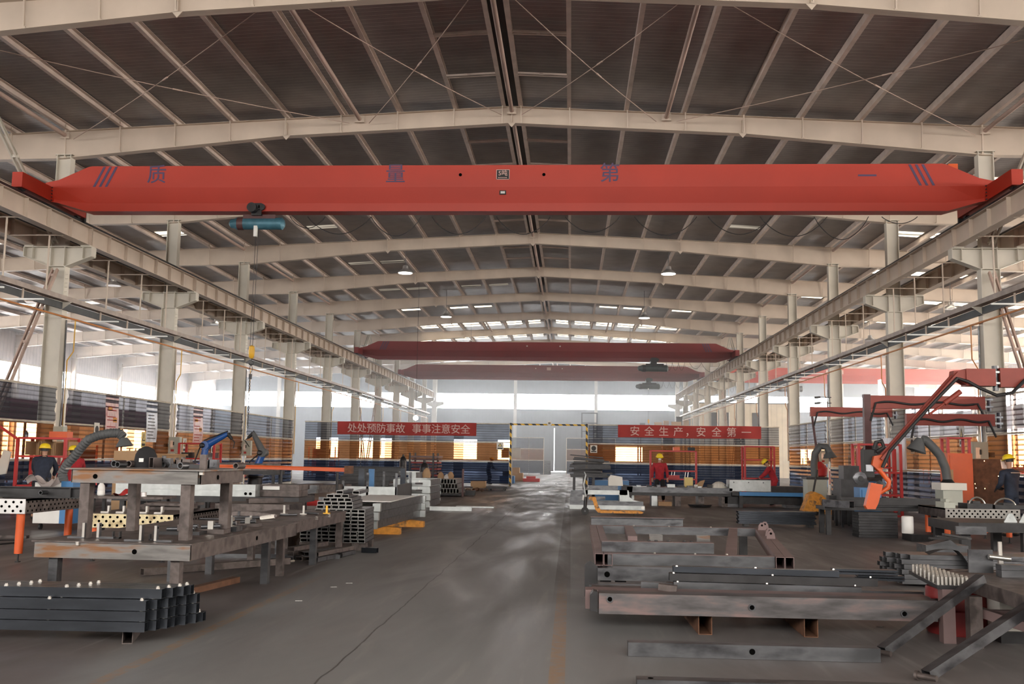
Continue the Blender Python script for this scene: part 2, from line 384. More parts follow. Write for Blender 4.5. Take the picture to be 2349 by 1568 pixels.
for k in range(1, 10):
    for sd in (0, 1):
        q = xs(-38, -16) if sd == 0 else xs(12.5, 36)
        if sd == 0 and k % 2: continue
        q = [a for n_, a in enumerate(q) if (n_*7+k*3) % 5 < (2 if sd == 0 else 4)]
        strip('skylight_strip', Y0+SP*k-2.9, Y0+SP*k-2.0, q, f"row of daylight sheets over the {'left' if sd == 0 else 'right'} bay, {nth(k)} row from the camera")
# ---- rafters: one welded I-section frame per bay line
BOT = [(0, 11.48), (6.8, 11.12), (13.65, 10.45), (16.5, 10.40), (23, 10.2), (31, 9.85), (39.3, 9.1)]
def rafter_proto():
    t = thing('roof_rafter', '', 'rafter', (XC, 0, 11), group='roof rafters')
    b = MB(); xsn = sorted({-q for q, _ in BOT} | {q for q, _ in BOT}); 
    def zb(q):
        q = abs(q)
        for (a, za), (c, zc) in zip(BOT, BOT[1:]):
            if a <= q <= c: return za+(zc-za)*(q-a)/(c-a)
        return BOT[-1][1]
    xsn = [max(WL-XC, min(WR-XC, q)) for q in xsn]
    for q0, q1 in zip(xsn, xsn[1:]):
        x0, x1 = XC+q0, XC+q1; b0, b1, t0, t1 = zb(q0), zb(q1), rz(x0), rz(x1)
        def q4(ya, yb, za0, za1, zb0, zb1):
            b.add([(x0,ya,za0),(x1,ya,za1),(x1,ya,zb1),(x0,ya,zb0),(x0,yb,za0),(x1,yb,za1),(x1,yb,zb1),(x0,yb,zb0)],
                  [(0,1,2,3),(7,6,5,4),(0,4,5,1),(3,2,6,7),(0,3,7,4),(1,5,6,2)])
        q4(-.006, .006, b0, b1, t0, t1); q4(-.13, .13, b0, b1, b0+.016, b1+.016); q4(-.13, .13, t0-.014, t1-.014, t0, t1)
    b.build('rafter_beam', M['cream'], t, smooth=False)
    sp = MB()
    fb = None
    for o in PO:
        for sg in (-1, 1):
            x = XC+sg*o
            if x < WL+.4 or x > WR-.4: continue
            e = MB().bar((x+.02*sg, -.20, rz(x)+.16), (x+.04*sg, -.10, zb(x-XC)+.03), .05, .035, up=(1,0,0)).box(x+.04*sg-.035, x+.04*sg+.035, -.12, -.02, zb(x-XC)+.02, zb(x-XC)+.06)
            e.build('fly_brace', M['cream'], t, smooth=False)
    for q in (-6.8, 0, 6.8):
        x = XC+q; z = zb(q)
        e = MB().box(x-.012, x+.012, -.12, .12, z-.05, z+.35) if False else MB().prism([(x-.13, -.13, z+.02), (x+.13, -.13, z+.02), (x, -.13, z-.13)], (0, .02, 0)).prism([(x-.012, -.13, z), (x+.012, -.13, z), (x+.012, -.13, z+.42), (x-.012, -.13, z+.42)], (0, .26, 0))
        e.build('splice_plate', M['cream'], t, smooth=False)
    return t
rp = rafter_proto(); ks = [(k, []) for k in kids(rp)]
fs = sorted(FY)
vis = [y for y in fs]
for i, y in enumerate(vis):
    nm = ('behind the camera' if y < 0 else f'{nth(sum(1 for q in vis if 0 < q < y))} ahead of the camera')
    lab = f'cream welded steel roof rafter spanning all bays, {nm}'
    if i == 0: rp.matrix_basis = Matrix.Translation((XC, y, 11)); rp['label'] = lab
    else: dup(rp, (XC, y, 11), lab, ks=ks)
# ---- columns with twin crane brackets
def column_proto(x):
    t = thing('steel_column', '', 'column', (x, 0, 0), group='columns between the bays')
    zt = rz(x)-.75
    c = MB()
    c.ext((x, 0, 0), (x, 0, 7.1), [(-.27,-.15),(-.25,-.15),(-.25,-.008),(.25,-.008),(.25,-.15),(.27,-.15),(.27,.15),(.25,.15),(.25,.008),(-.25,.008),(-.25,.15),(-.27,.15)], up=(0,1,0))
    c.ext((x, 0, 7.1), (x, 0, zt), [(-.22,-.14),(-.2,-.14),(-.2,-.008),(.2,-.008),(.2,-.14),(.22,-.14),(.22,.14),(.2,.14),(.2,.008),(-.2,.008),(-.2,.14),(-.22,.14)], up=(0,1,0))
    c.build('column_shaft', M['cream2'], t, smooth=False)
    MB().box(x-.36, x+.36, -.25, .25, 0, .03).build('base_plate', M['cream2'], t, smooth=False)
    for z in (7.1, 7.69, zt-.02): MB().box(x-.26, x+.26, -.16, .16, z, z+.02).build('stiffener_plate', M['cream2'], t, smooth=False)
    for s in (-1, 1):
        b = MB(); a, e = x+s*.22, x+s*1.05
        b.prism([(a, -.01, 7.1), (e, -.01, 7.42), (e, -.01, 7.7), (a, -.01, 7.7)], (0, .02, 0))
        b.prism([(a, -.15, 7.1), (e, -.15, 7.42), (e, -.15, 7.405), (a, -.15, 7.085)], (0, .30, 0)); b.box(min(a,e), max(a,e), -.15, .15, 7.69, 7.71)
        b.box(e-.01, e+.01, -.15, .15, 7.42, 7.7); b.box(e-s*.27-.006, e-s*.27+.006, -.15, .15, 7.36, 7.7)
        b.build('crane_bracket', M['cream2'], t, smooth=False)
    b = MB()
    for i in range(8): b.bar((x+.27, -.1, 5.95+i*.13), (x+.36, -.1, 5.95+i*.13), .015, .015)
    b.bar((x+.27, -.1, 5.9), (x+.27, -.1, 6.95), .012, .012); b.build('climbing_rungs', M['cream2'], t, smooth=False)
    return t
for x, sd in ((XL, 'left'), (XR, 'right')):
    cp = column_proto(x); kz = [(k, []) for k in kids(cp)]
    for i, y in enumerate(vis+[YE-.5]):
        nm = ('behind the camera' if y < 0 else f'{nth(sum(1 for q in vis if 0 < q < y))} ahead of the camera')
        lab = f'cream steel column with twin crane brackets, {sd} row, {nm}'
        if i == 0: cp.matrix_basis = Matrix.Translation((x, y, 0)); cp['label'] = lab
        else: dup(cp, (x, y, 0), lab, ks=kz)
for x, sd in ((WL+.25, 'left'), (WR-.25, 'right')):
    for i, y in enumerate([q for q in vis if q > 10]):
        o = MB().ibeam((x, y, 0), (x, y, rz(x)-.6), .3, .4, up=(1,0,0)).build('wall_column', M['cream'], smooth=False)
        tag(o, f'pale steel column against the {sd} outer wall, {nth(i)} from the camera', 'column', 'columns at the outer walls')
# ---- crane runway girders (one continuous line each) with rail
YR1 = Y0+SP*9+.3
def runway(x, lab):
    t = thing('crane_runway', lab, 'crane runway', (x, 20, 7.74), group='crane runways')
    fy = [YF]+[y for y in vis if y > YF]
    if fy[-1] < YR1-1: fy.append(YR1)
    fy[-1] = YR1 if abs(fy[-1]-YR1) < 1 else fy[-1]
    for a, b_ in zip(fy, fy[1:]):
        b = MB(); b.ibeam((x, a+.01, 8.02), (x, b_-.01, 8.02), .28, .56, .018, .012)
        n = 7
        for i in range(n+1):
            y = a+.03+(b_-a-.06)*i/n
            b.box(x-.115, x+.115, y-.008, y+.008, 7.758, 8.282)
        b.build('runway_girder', M['cream'], t, smooth=False)
    r = MB(); r.box(x-.05, x+.05, YF, YR1, 8.30, 8.33); r.box(x-.03, x+.03, YF, YR1, 8.33, 8.42); r.build('crane_rail', M['dark'], t, smooth=False)
    for a in fy[1:-1]:
        MB().box(x-.14, x+.14, a-.2, a+.2, 7.71, 7.74).build('bearing_plate', M['cream2'], t, smooth=False)
for x, l in ((XL+.87, 'cream crane runway girder on the inner brackets of the left columns'), (XL-.87, 'cream crane runway girder on the outer brackets of the left columns'),
             (XR-.87, 'cream crane runway girder on the inner brackets of the right columns'), (XR+.87, 'cream crane runway girder on the outer brackets of the right columns'),
             ): runway(x, l)
# ---- long service trough below the runways, with hanger rods, lamps and pipes
M['trough'] = mat('service_trough', (.33,.28,.25), .55, .1)
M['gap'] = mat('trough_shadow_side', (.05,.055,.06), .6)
for x, s, sd in ((XL, 1, 'left'), (XR, -1, 'right')):
    xt = x+s*.48
    t = thing('service_trough', f'long steel service trough hung along the {sd} column row', 'trough', (xt, 20, 6), group='service troughs')
    MB().box(xt-.12, xt+.12, YF, YR1, 5.99, 6.13).build('trough_channel', M['trough'], t, smooth=False)
    MB().box(xt-s*.16-.03, xt-s*.16+.03, YF, YR1, 5.78, 5.98).build('trough_shade_strip', M['gap'], t, smooth=False)  # dark strip standing in for the shaded side of the trough
    for i, y in enumerate([q for q in vis if q > 15]):
        MB().prism([(x, y-.3, 5.99), (x+s*.65, y-.3, 5.99), (x+s*.55, y-.3, 5.93), (x+s*.3, y-.3, 5.75), (x+s*.27, y-.3, 5.75)], (0, .02, 0)).build('support_bracket', M['cream2'], t, smooth=False)
    ci = 0
    hp = None
    for y in [q for q in vis if q > 15]:
        for f_ in (.26, .56, .82):
            yy = y+SP*f_
            if yy > YR1-2: continue
            lab = f'thin T-shaped hanger rod above the {sd} service trough, {nth(ci)} from the camera'; ci += 1
            if hp is None:
                hp = MB().bar((x-.87, yy, 7.745), (x+.87, yy, 7.745), .04, .03).bar((xt, yy, 7.74), (xt, yy, 6.13), .035, .035).build('hanger_rod', M['cream'], smooth=False)
                tag(hp, lab, 'hanger rod', 'hanger rods'); hy = yy
            else:
                c = hp.copy(); COL.objects.link(c); c.location.y = yy-hy; c['label'] = lab
    # fluorescent lamp bars under the trough
    M.setdefault('tubeL', mat('lamp_tube_white', (.75,.77,.75), .3, var=.03, emit=.08))  # slight emission added so the tubes read white
    ci = 0; lp = None
    for y in [q for q in vis if q > 15]:
        for f_ in (.22, .45, .68):
            yy = y+SP*f_
            if yy > YR1-2: continue
            lab = f'faintly glowing fluorescent lamp bar under the {sd} service trough, {nth(ci)} from the camera'; ci += 1
            if lp is None:
                lp = thing('lamp_bar', lab, 'lamp', (xt, yy, 5.7), group='lamp bars under the troughs')
                MB().box(xt-.6, xt+.6, yy-.03, yy+.03, 5.68, 5.72).build('lamp_tube', M['tubeL'], lp, smooth=False)
                MB().box(xt-.02, xt+.02, yy-.02, yy+.02, 5.72, 5.99).build('lamp_stem', M['cream'], lp, smooth=False)
                lks = [(k, []) for k in kids(lp)]
            else: dup(lp, (xt, yy, 5.7), lab, ks=lks)
    t = thing('gas_pipe', f"thin {'orange' if s > 0 else 'brown'} gas pipe clipped along the {sd} columns", 'pipe', (x, 20, 5.57), group='gas pipes')
    xp = x+s*.34
    MB().cyl((xp, YF, 5.57), (xp, YR1, 5.57), .028, 10).build('pipe_run', M['pipeor'], t)
    for i, y in enumerate([q for q in vis if q > 15]):
        MB().tube([(xp, y+.55, 5.57), (xp, y+.55, 4.6), (xp-s*.05, y+.3, 4.3), (xp-s*.05, y+.3, 1.6)], .018, 6).build('drop_pipe', M['hookyel'] if s > 0 else M['pipeor'], t)
    for i, y in enumerate([q for q in vis if q > 15]):
        o = MB().tube([(x+s*.30, y+.1, 5.5), (x+s*.30, y+.16, 3.2), (x+s*.30, y+.12, 1.6)], .022, 6).build('conduit', M['cream'] if i % 2 == 0 else M['steel'])
        tag(o, f'thin vertical conduit on the {sd} columns, {nth(i)} from the camera', 'conduit', 'conduits on the columns')
# ---- V bracing between columns
def brace(p0, p1, lab, m='pink'):
    a, b = V(p0), V(p1); t = MB(); o = V(0, .0, 0); sd = V(.07, 0, 0)
    t.chan(a-sd, b-sd, .05, .09, .01, side=-1); t.chan(a+sd, b+sd, .05, .09, .01, side=1)
    for f_ in (.03, .35, .65, .97):
        c = a.lerp(b, f_); t.box(c.x-.1, c.x+.1, c.y-.04, c.y+.04, c.z-.04, c.z+.04)
    tag(t.build('diagonal_brace', M[m], smooth=False), lab, 'brace', 'diagonal braces between columns')
for x, sd in ((XL, 'left'), (XR, 'right')):
    for nm, k in (('near', -1), ('far', 5)):
        ya, yb = Y0+SP*k, Y0+SP*(k+1); ym = (ya+yb)/2
        brace((x, ya+.2, 7.0), (x, ym-.1, .3), f'lower diagonal brace of the {nm} V in the {sd} column row, its nearer leg')
        brace((x, yb-.2, 7.0), (x, ym+.1, .3), f'lower diagonal brace of the {nm} V in the {sd} column row, its farther leg')
        brace((x, ym-.1, rz(x)-.6), (x, ya+.25, 7.8), f'upper diagonal brace of the {nm} pair in the {sd} column row, its nearer leg', 'cream2')
        brace((x, ym+.1, rz(x)-.6), (x, yb-.25, 7.8), f'upper diagonal brace of the {nm} pair in the {sd} column row, its farther leg', 'cream2')
# ---- longitudinal tubes between rafters
for nm, x, bays in (('along the ridge', XC, range(-3, 9)), ('over the left column row', XL, range(-3, 9)), ('over the right column row', XR, range(-3, 9)),
                    ('left of the ridge', XC-4.57, (-1, 5)), ('right of the ridge', XC+4.57, (-1, 5))):
    for i, k in enumerate(bays):
        ya, yb = Y0+SP*k, Y0+SP*(k+1); z = rz(x)-.16
        t = thing('strut_tube', f'round steel strut tube {nm}, {nth(i)} span from the camera end', 'strut tube', (x, (ya+yb)/2, z), group='strut tubes between rafters')
        MB().cyl((x, ya+.12, z), (x, yb-.16, z), .065, 12).build('tube', M['pink'], t)
        MB().box(x-.14, x+.14, yb-.18, yb-.15, z-.1, z+.1).build('end_plate', M['cream'], t, smooth=False)
# ---- cross bracing rods
xsb = [XL, XC-4.57, XC, XC+4.57, XR]; nb = 0
for k in (-1, 5):
    for a, b_ in zip(xsb, xsb[1:]):
        for fl in (0, 1):
            y0_, y1_ = Y0+SP*k+.2, Y0+SP*(k+1)-.2
            if fl: y0_, y1_ = y1_, y0_
            p, q = V(a+.3, y0_, rz(a)-.3), V(b_-.3, y1_, rz(b_)-.3); c = p.lerp(q, .55); d = (q-p).normalized()
            pp = [p.lerp(q, i/8)-V(0, 0, .10*math.sin(math.pi*i/8)) for i in range(9)]; c = pp[4].lerp(pp[5], .4)
            t = MB().tube(pp, .011, 6); t.cyl(c-d*.13, c+d*.13, .022, 8)
            nb += 1; tag(t.build('tie_rod', M['pink']), f"thin diagonal tie rod with turnbuckle, {'near' if k < 0 else 'far'} roof bracing, {nth((nb-1) % 8)} from the left", 'tie rod', 'roof tie rods')
# ---- spacers between the ridge purlins
nb = 0
for k in range(-1, 3):
    for f_ in (.36, .68):
        for sg in (-1, 1):
            y = Y0+SP*k+SP*f_; a, b_ = XC+sg*.3, XC+sg*1.68
            t = MB().bar((a, y, rz(a)+.02), (b_, y, rz(b_)+.02), .04, .05).bar((a, y+.13, rz(a)+.02), (b_, y+.13, rz(b_)+.02), .04, .05).box(min(a,b_)+.6, min(a,b_)+.7, y-.02, y+.15, rz(a)-.02, rz(a)+.0)
            tag(t.build('purlin_spacer', M['purlin'], smooth=False), f"short double spacer {'left' if sg < 0 else 'right'} of the ridge, {nth(nb//2)} pair from the camera", 'spacer', 'purlin spacers at the ridge'); nb += 1
# ---- black strip along the ridge
tag(MB().box(XC-.2, XC+.2, YF, YE-.2, 12.16, 12.18).build('ridge_strip', M['black']), 'black strip between the two ridge purlins', 'vent')
# ---- high-bay lamps
M['lampglow'] = glow('lamp_light', (1, .97, .9), 9)
lamps = [(-7.9, 46.2, 10.2, 'left, nearer the camera'), (4.5, 46.2, 10.2, 'right, nearer the camera'), (-7.8, 61, 10.2, 'left, middle row'), (4.45, 61, 10.2, 'right, middle row'), (-7.8, 76.5, 10.2, 'left, farthest row'), (4.5, 76.5, 10.2, 'right, farthest row')]
def lamp(x, y, z, lab, lit=True):
    t = thing('high_bay_lamp', lab, 'lamp', (x, y, z), group='hanging high bay lamps')
    MB().lathe((x, y, z), [(.36, 0), (.34, .05), (.14, .2), (.12, .34), (.09, .36)], 20).build('lamp_shade', M['alu'], t)
    if lit: MB().lathe((x, y, z-.012), [(.33, 0), (.33, .01)], 20).build('lamp_lens', M['lampglow'], t)
    MB().cyl((x, y, z+.36), (x, y, rz(x)+.21), .012, 6).build('suspension_rod', M['steel'], t)
for x, y, z, l in lamps: lamp(x, y, z, 'lit bell-shaped high bay lamp hanging under the main roof, '+l)
for i, (x, y) in enumerate(((-22, 34), (-22, 46), (-22, 60), (-30, 52))): lamp(x, y, 9.5, f'unlit bell-shaped lamp in the left bay, {nth(i)} from the camera', False)
for i, (x, y) in enumerate(((19.5, 37), (19.5, 52), (19.5, 66))): lamp(x, y, 9.5, f'unlit bell-shaped lamp in the right bay, {nth(i)} from the camera', False)
# ================================================================ overhead cranes
def text_mesh(s, size, m, mw, parent=None, name='lettering', align='CENTER', depth=.004):
    c = bpy.data.curves.new(name, 'FONT'); c.body = s; c.size = size; c.align_x = align; c.align_y = 'CENTER'; c.extrude = depth; c.offset = .005*size
    o = bpy.data.objects.new(name, c); COL.objects.link(o); bpy.context.view_layer.update()
    me = bpy.data.meshes.new_from_object(o.evaluated_get(bpy.context.evaluated_depsgraph_get())); bpy.data.objects.remove(o)
    inv = parent.matrix_basis.inverted() if parent is not None else Matrix.Identity(4)
    if parent is not None and parent.parent is not None: inv = (parent.parent.matrix_basis @ parent.matrix_basis).inverted()
    me.transform(inv @ mw); me.materials.clear(); me.materials.append(m); me.name = name
    q = bpy.data.objects.new(name, me); COL.objects.link(q)
    if parent is not None: q.parent = parent
    return q
def face(x, y, z, rot=0, shear=1): return Matrix.Translation((x, y, z)) @ Matrix.Rotation(rot, 4, 'Z') @ Matrix.Rotation(R(90), 4, 'X')
def crane(y, xa, xb, m, lab, near=False, plate=None, truck=1.75):
    t = thing('overhead_crane', lab, 'crane', ((xa+xb)/2, y, 8.42), group='red overhead travelling cranes')
    z0, z1, zm = 8.2, 9.47, 8.86
    g = MB(); hw = .26; tp = 1.55; xi, xj = xa+1.15, xb-1.15
    # box girder: upper vertical plates, lower plates, bottom rail section; ends tapered
    def hexa(x0, x1, zt0, zt1, zb0, zb1, w):
        g.add([(x0,y-w,zb0),(x1,y-w,zb1),(x1,y-w,zt1),(x0,y-w,zt0),(x0,y+w,zb0),(x1,y+w,zb1),(x1,y+w,zt1),(x0,y+w,zt0)], [(0,1,2,3),(7,6,5,4),(0,4,5,1),(3,2,6,7),(0,3,7,4),(1,5,6,2)])
    ys = [(z1, hw), (zm, hw), (8.43, hw-.13), (8.41, hw-.02), (z0+.02, hw-.02), (z0, hw-.02)]
    def prof(x, zt, zb_):
        pts = [(hw, zt), (hw, max(zm, zb_+.3)), (hw-.14, 8.45 if zb_ < 8.4 else zb_+.1), (hw-.14, max(z0+.2, zb_+.02)), (hw-.04, max(z0+.2, zb_+.02)), (hw-.04, zb_)]
        return [V(x, y-a, z) for a, z in pts]+[V(x, y+a, z) for a, z in pts[::-1]]
    secs = [prof(xa-.05, 9.0, 8.5), prof(xa+.32, 9.08, 8.44), prof(xi, z1-.02, z0), prof(xi+.1, z1, z0), prof(xj-.1, z1, z0), prof(xj, z1-.02, z0), prof(xb-.32, 9.08, 8.44), prof(xb+.05, 9.0, 8.5)]
    n = len(secs[0]); b0 = 0; vs = [p for s_ in secs for p in s_]; fs_ = []
    for k in range(len(secs)-1):
        for i in range(n):
            j = (i+1) % n; fs_.append((k*n+i, k*n+j, (k+1)*n+j, (k+1)*n+i))
    fs_ += [tuple(range(n)), tuple(range((len(secs)-1)*n, len(secs)*n))]
    g.add(vs, fs_); g.build('box_girder', m, t, smooth=False)
    for x in (xa, xb):
        e = MB(); e.box(x-.14, x+.14, y-truck, y+truck, 8.48, 8.88); s_ = e.build('end_carriage', m, t, smooth=False)
        for dy in (-truck+.25, truck-.25): MB().cyl((x-.05, y+dy, 8.57), (x+.05, y+dy, 8.57), .15, 16).build('carriage_wheel', M['black'], t)
        b = MB()
        for i in range(5): b.cyl((x+(.16 if x < 0 else -.16), y-hw-.01, 8.5+i*.09), (x+(.16 if x < 0 else -.16), y-hw-.035, 8.5+i*.09), .018, 6)
        b.build('bolt_row', M['dark'], t)
        if near:
            MB().box(x-.1, x+.1, y+truck, y+truck+.1, 8.36, 8.8).build('end_buffer', M['black'], t, smooth=False)
    return t
c1 = crane(26.5, XL+.87, XR-.87, M['craneR'], 'big red overhead crane girder nearest to the camera, with blue characters', True)
yf = 26.5-.26-.006
for ch, x, z in (('质', -11.5, 9.2), ('量', -4.83, 9.2), ('第', 1.0, 9.21)):
    text_mesh(ch, .56, M['textb'], face(x, yf, z), c1)
MB().box(7.56, 8.04, yf-.003, yf+.003, 9.13, 9.18).build('lettering', M['textb'], c1, smooth=False)
for s, xb_ in ((1, -13.30), (-1, 9.55)):
    for i in range(3):
        x0 = xb_+s*i*.17
        MB().prism([(x0, yf, 8.88), (x0+.07*s, yf, 8.88), (x0+(.07+.27)*s, yf, 9.45), (x0+.27*s, yf, 9.45)], (0, -.004, 0)).build('painted_stripe', M['textb'], c1, smooth=False)
for x in (-3.05, -.78): MB().cyl((x, yf+.004, 9.2), (x, yf-.002, 9.2), .045, 14).build('girder_hole', M['void'], c1)
pl = MB().box(-2.06, -1.72, yf-.01, yf+.004, 9.07, 9.33).build('capacity_plate', M['black'], c1, smooth=False)
b = MB()
for (xa_, xb_, za_, zb_) in ((-2.07,-1.71,9.06,9.075), (-2.07,-1.71,9.325,9.34), (-2.07,-2.055,9.06,9.34), (-1.725,-1.71,9.06,9.34)): b.box(xa_, xb_, yf-.014, yf-.008, za_, zb_)
b.build('plate_border', M['textw'], pl, smooth=False)
text_mesh('5吨', .17, M['textw'], face(-1.89, yf-.013, 9.23), pl)
b = MB()
for i in range(7): b.box(-2.02+.036*i, -2.0+.036*i, yf-.014, yf-.009, 9.10, 9.128)
b.build('worn_lettering', M['textw'], pl, smooth=False)
pl = MB().box(-1.98, -1.8, yf+.03, yf+.10, 8.66, 8.77).build('maker_plate', M['black'], c1, smooth=False)
MB().box(-1.95, -1.83, yf+.022, yf+.03, 8.685, 8.745).build('plate_face', M['white'], pl, smooth=False)
MB().box(9.95, 10.2, 26.35, 26.6, 9.25, 9.5).build('warning_light', M['orange'], c1, smooth=False)
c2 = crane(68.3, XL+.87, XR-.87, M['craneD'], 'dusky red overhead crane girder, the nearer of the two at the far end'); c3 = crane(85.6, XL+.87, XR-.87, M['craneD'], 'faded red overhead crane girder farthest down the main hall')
for c_, y in ((c2, 68.3), (c3, 85.6)):
    for x in (-3.05, -.78): MB().cyl((x, y-.262, 9.2), (x, y-.275, 9.2), .05, 10).build('girder_hole', M['white'], c_)
MB().box(-2.1, -1.75, 85.32, 85.335, 9.05, 9.3).build('capacity_plate', M['textw'], c3, smooth=False)
for s, xb_ in ((1, -13.30), (-1, 9.55)):
    for i in range(3):
        x0 = xb_+s*i*.17
        MB().prism([(x0, 68.03, 8.88), (x0+.07*s, 68.03, 8.88), (x0+.34*s, 68.03, 9.45), (x0+.27*s, 68.03, 9.45)], (0, -.004, 0)).build('painted_stripe', M['textb'], c2, smooth=False)
c4 = crane(86, XR+.87, WR-1.4, M['craneR'], 'pinkish red overhead crane girder in the bright right bay')
for x, w_ in ((21.6, .55), (22.65, .4)): MB().box(x, x+w_, 85.70, 85.735, 8.98, 9.32).build('capacity_plate', M['textw'], c4, smooth=False)
def hoist(x, y, zr, lab, m1, m2, hook_z=None, chain_z=None, s=1.0, cable=True):
    """electric wire-rope hoist hanging under a girder"""
    t = thing('rope_hoist', lab, 'hoist', (x, y, zr-.45), group='rope hoists under the cranes')
    def c(a): return (x+a[0]*s, y+a[1]*s, zr+a[2]*s)
    MB().cyl(c((-.42,-.05,-.33)), c((.55,-.05,-.33)), .165*s, 24).build('rope_drum', m1, t)
    MB().lathe(c((-.42,-.05,-.33)), [(.165*s,0),(.17*s,.02),(.17*s,.18*s),(.14*s,.22*s),(.12*s,.34*s),(.03*s,.40*s)], 20, ax=(-1,0,0)).build('drum_motor', m1, t)
    MB().lathe(c((-.42,-.05,-.33)), [(.172*s,-.02*s),(.18*s,0),(.18*s,.14*s),(.172*s,.15*s)], 20, ax=(-1,0,0)).build('brake_collar', m2, t)
    MB().lathe(c((.55,-.05,-.33)), [(.17*s,0),(.17*s,.12*s),(.1*s,.18*s),(.02*s,.19*s)], 20, ax=(1,0,0)).build('gear_cap', m1, t)
    MB().box(x-.40*s, x+.5*s, y-.16*s, y+.06*s, zr-.22*s, zr-.1*s).build('control_box', m2, t, smooth=False)
    MB().box(x-.14*s, x+.14*s, y-.25*s, y+.22*s, zr-.14*s, zr-.08*s).box(x-.14*s, x+.14*s, y-.26*s, y-.235*s, zr-.14*s, zr+.2*s).box(x-.14*s, x+.14*s, y+.235*s, y+.26*s, zr-.14*s, zr+.2*s).build('trolley_frame', M['dark'], t, smooth=False)
    MB().cyl(c((-.08,-.24,.04)), c((-.08,-.46,.04)), .13*s, 18).build('travel_motor', M['dark'], t)
    for dx in (.02, .16): MB().cyl(c((dx,-.26,.08)), c((dx,-.33,.08)), .09*s, 16).build('trolley_wheel', M['dark'], t)
    if hook_z is not None:
        for dx in (-.04, .03): MB().cyl((x+dx, y-.1, zr-.5*s), (x+dx-.02, y-.1, hook_z+.3), .007, 5).build('wire_rope', M['dark'], t)
        MB().box(x-.07, x+.02, y-.22, y-.14, zr-.72, zr-.42).build('limit_switch', M['white'], t, smooth=False)
        h = MB(); h.lathe((x-.01, y-.1, hook_z), [(.03,0),(.075,.05),(.085,.22),(.07,.33),(.02,.36)], 14); hb = h.build('hook_block', M['hookyel'], t)
        hk = MB(); pts = [(x-.01+.055*math.sin(a)*1.0, y-.1, hook_z-.12+.06*math.cos(a)) for a in [i*.42 for i in range(0, 12)]]
        hk.tube([(x-.01, y-.1, hook_z+.02)]+pts, .016, 8); hk.build('hook', M['dark'], t)
        if chain_z is not None:
            ch = MB(); z = hook_z-.2; i = 0
            ch.tube([(x-.01, y-.1, hook_z-.14), (x-.06, y-.1, hook_z-.3), (x-.03, y-.1, hook_z-.42), (x+.04, y-.1, hook_z-.3), (x-.01, y-.1, hook_z-.14)], .008, 6)
            z = hook_z-.42; ch.box(x-.05, x+.02, y-.13, y-.07, z-.14, z); z -= .14
            while z > chain_z:
                a = .022
                if i % 2: ch.tube([(x-.03+a*math.cos(q), y-.1, z-.03+.034*math.sin(q)) for q in [k*.785 for k in range(9)]], .007, 5, False)
                else: ch.tube([(x-.03, y-.1+a*math.cos(q), z-.03+.034*math.sin(q)) for q in [k*.785 for k in range(9)]], .007, 5, False)
                z -= .05; i += 1
            tag(ch.build('lifting_chain', M['dark']), 'dark lifting chain hanging from the '+('yellow hook of the near crane' if y < 30 else 'hook of the farthest hoist'), 'chain')
    return t
M['brownp'] = mat('brown_cover_paint', (.10,.045,.045), .5, .1)
hoist(-8.65, 26.5, 8.22, 'blue rope hoist with yellow hook under the nearest crane', M['hoistb'], M['brownp'], 4.15, 2.3)
M['hoistd'] = mat('dark_green_hoist', (.045,.06,.06), .5, .2)
hoist(5.62, 68.3, 8.2, 'dark hoist under the nearer of the two far cranes', M['hoistd'], M['dark'], s=1.35)
hoist(6.6, 85.6, 8.2, 'grey hoist under the farthest crane of the main hall', M['hoistd'], M['dark'], 4.6, 3.7, s=1.35)
hoist(18.6, 86, 8.2, 'grey hoist under the pinkish crane of the right bay', M['steel'], M['steel'], s=1.5)
# festoon cables below the girders
def festoon(y, xs_, sag, lab):
    t = thing('festoon_cable', lab, 'cable', (xs_[0][0], y, 8.2), group='festoon cables under the cranes')
    for a, b_, s_ in xs_:
        pts = [(a+(b_-a)*i/16, y, 8.2-s_*sag*math.sin(math.pi*i/16)**.8) for i in range(17)]
        MB().tube(pts, .011, 6).build('cable_loop', M['black'], t)
festoon(26.9, [(-7.9,-6.9,.6), (-7.4,-5.6,.9), (-5.6,-4.2,1.0), (-3.9,-2.4,.9), (-2.1,-.6,.9), (-.2,1.3,.8), (1.7,3.4,.95), (3.7,5.4,.9), (5.1,6.9,1.0), (6.55,8.0,1.15), (8.35,9.3,.35)], .55, 'looping black festoon cable below the nearest crane girder')
festoon(68.6, [(6.5+i*.42, 6.5+(i+1)*.42, .75) for i in range(3)]+[(8.1,8.9,.6), (8.9,10.2,.9)], .7, 'looping festoon cable below the nearer far crane')
festoon(85.9, [(7.4+i*.5, 7.4+(i+1)*.5, .9) for i in range(5)], .6, 'looping festoon cable below the farthest main crane')
festoon(86.3, [(13.5+i*.55, 13.5+(i+1)*.55, .9) for i in range(5)], .9, 'looping festoon cable below the pinkish crane')
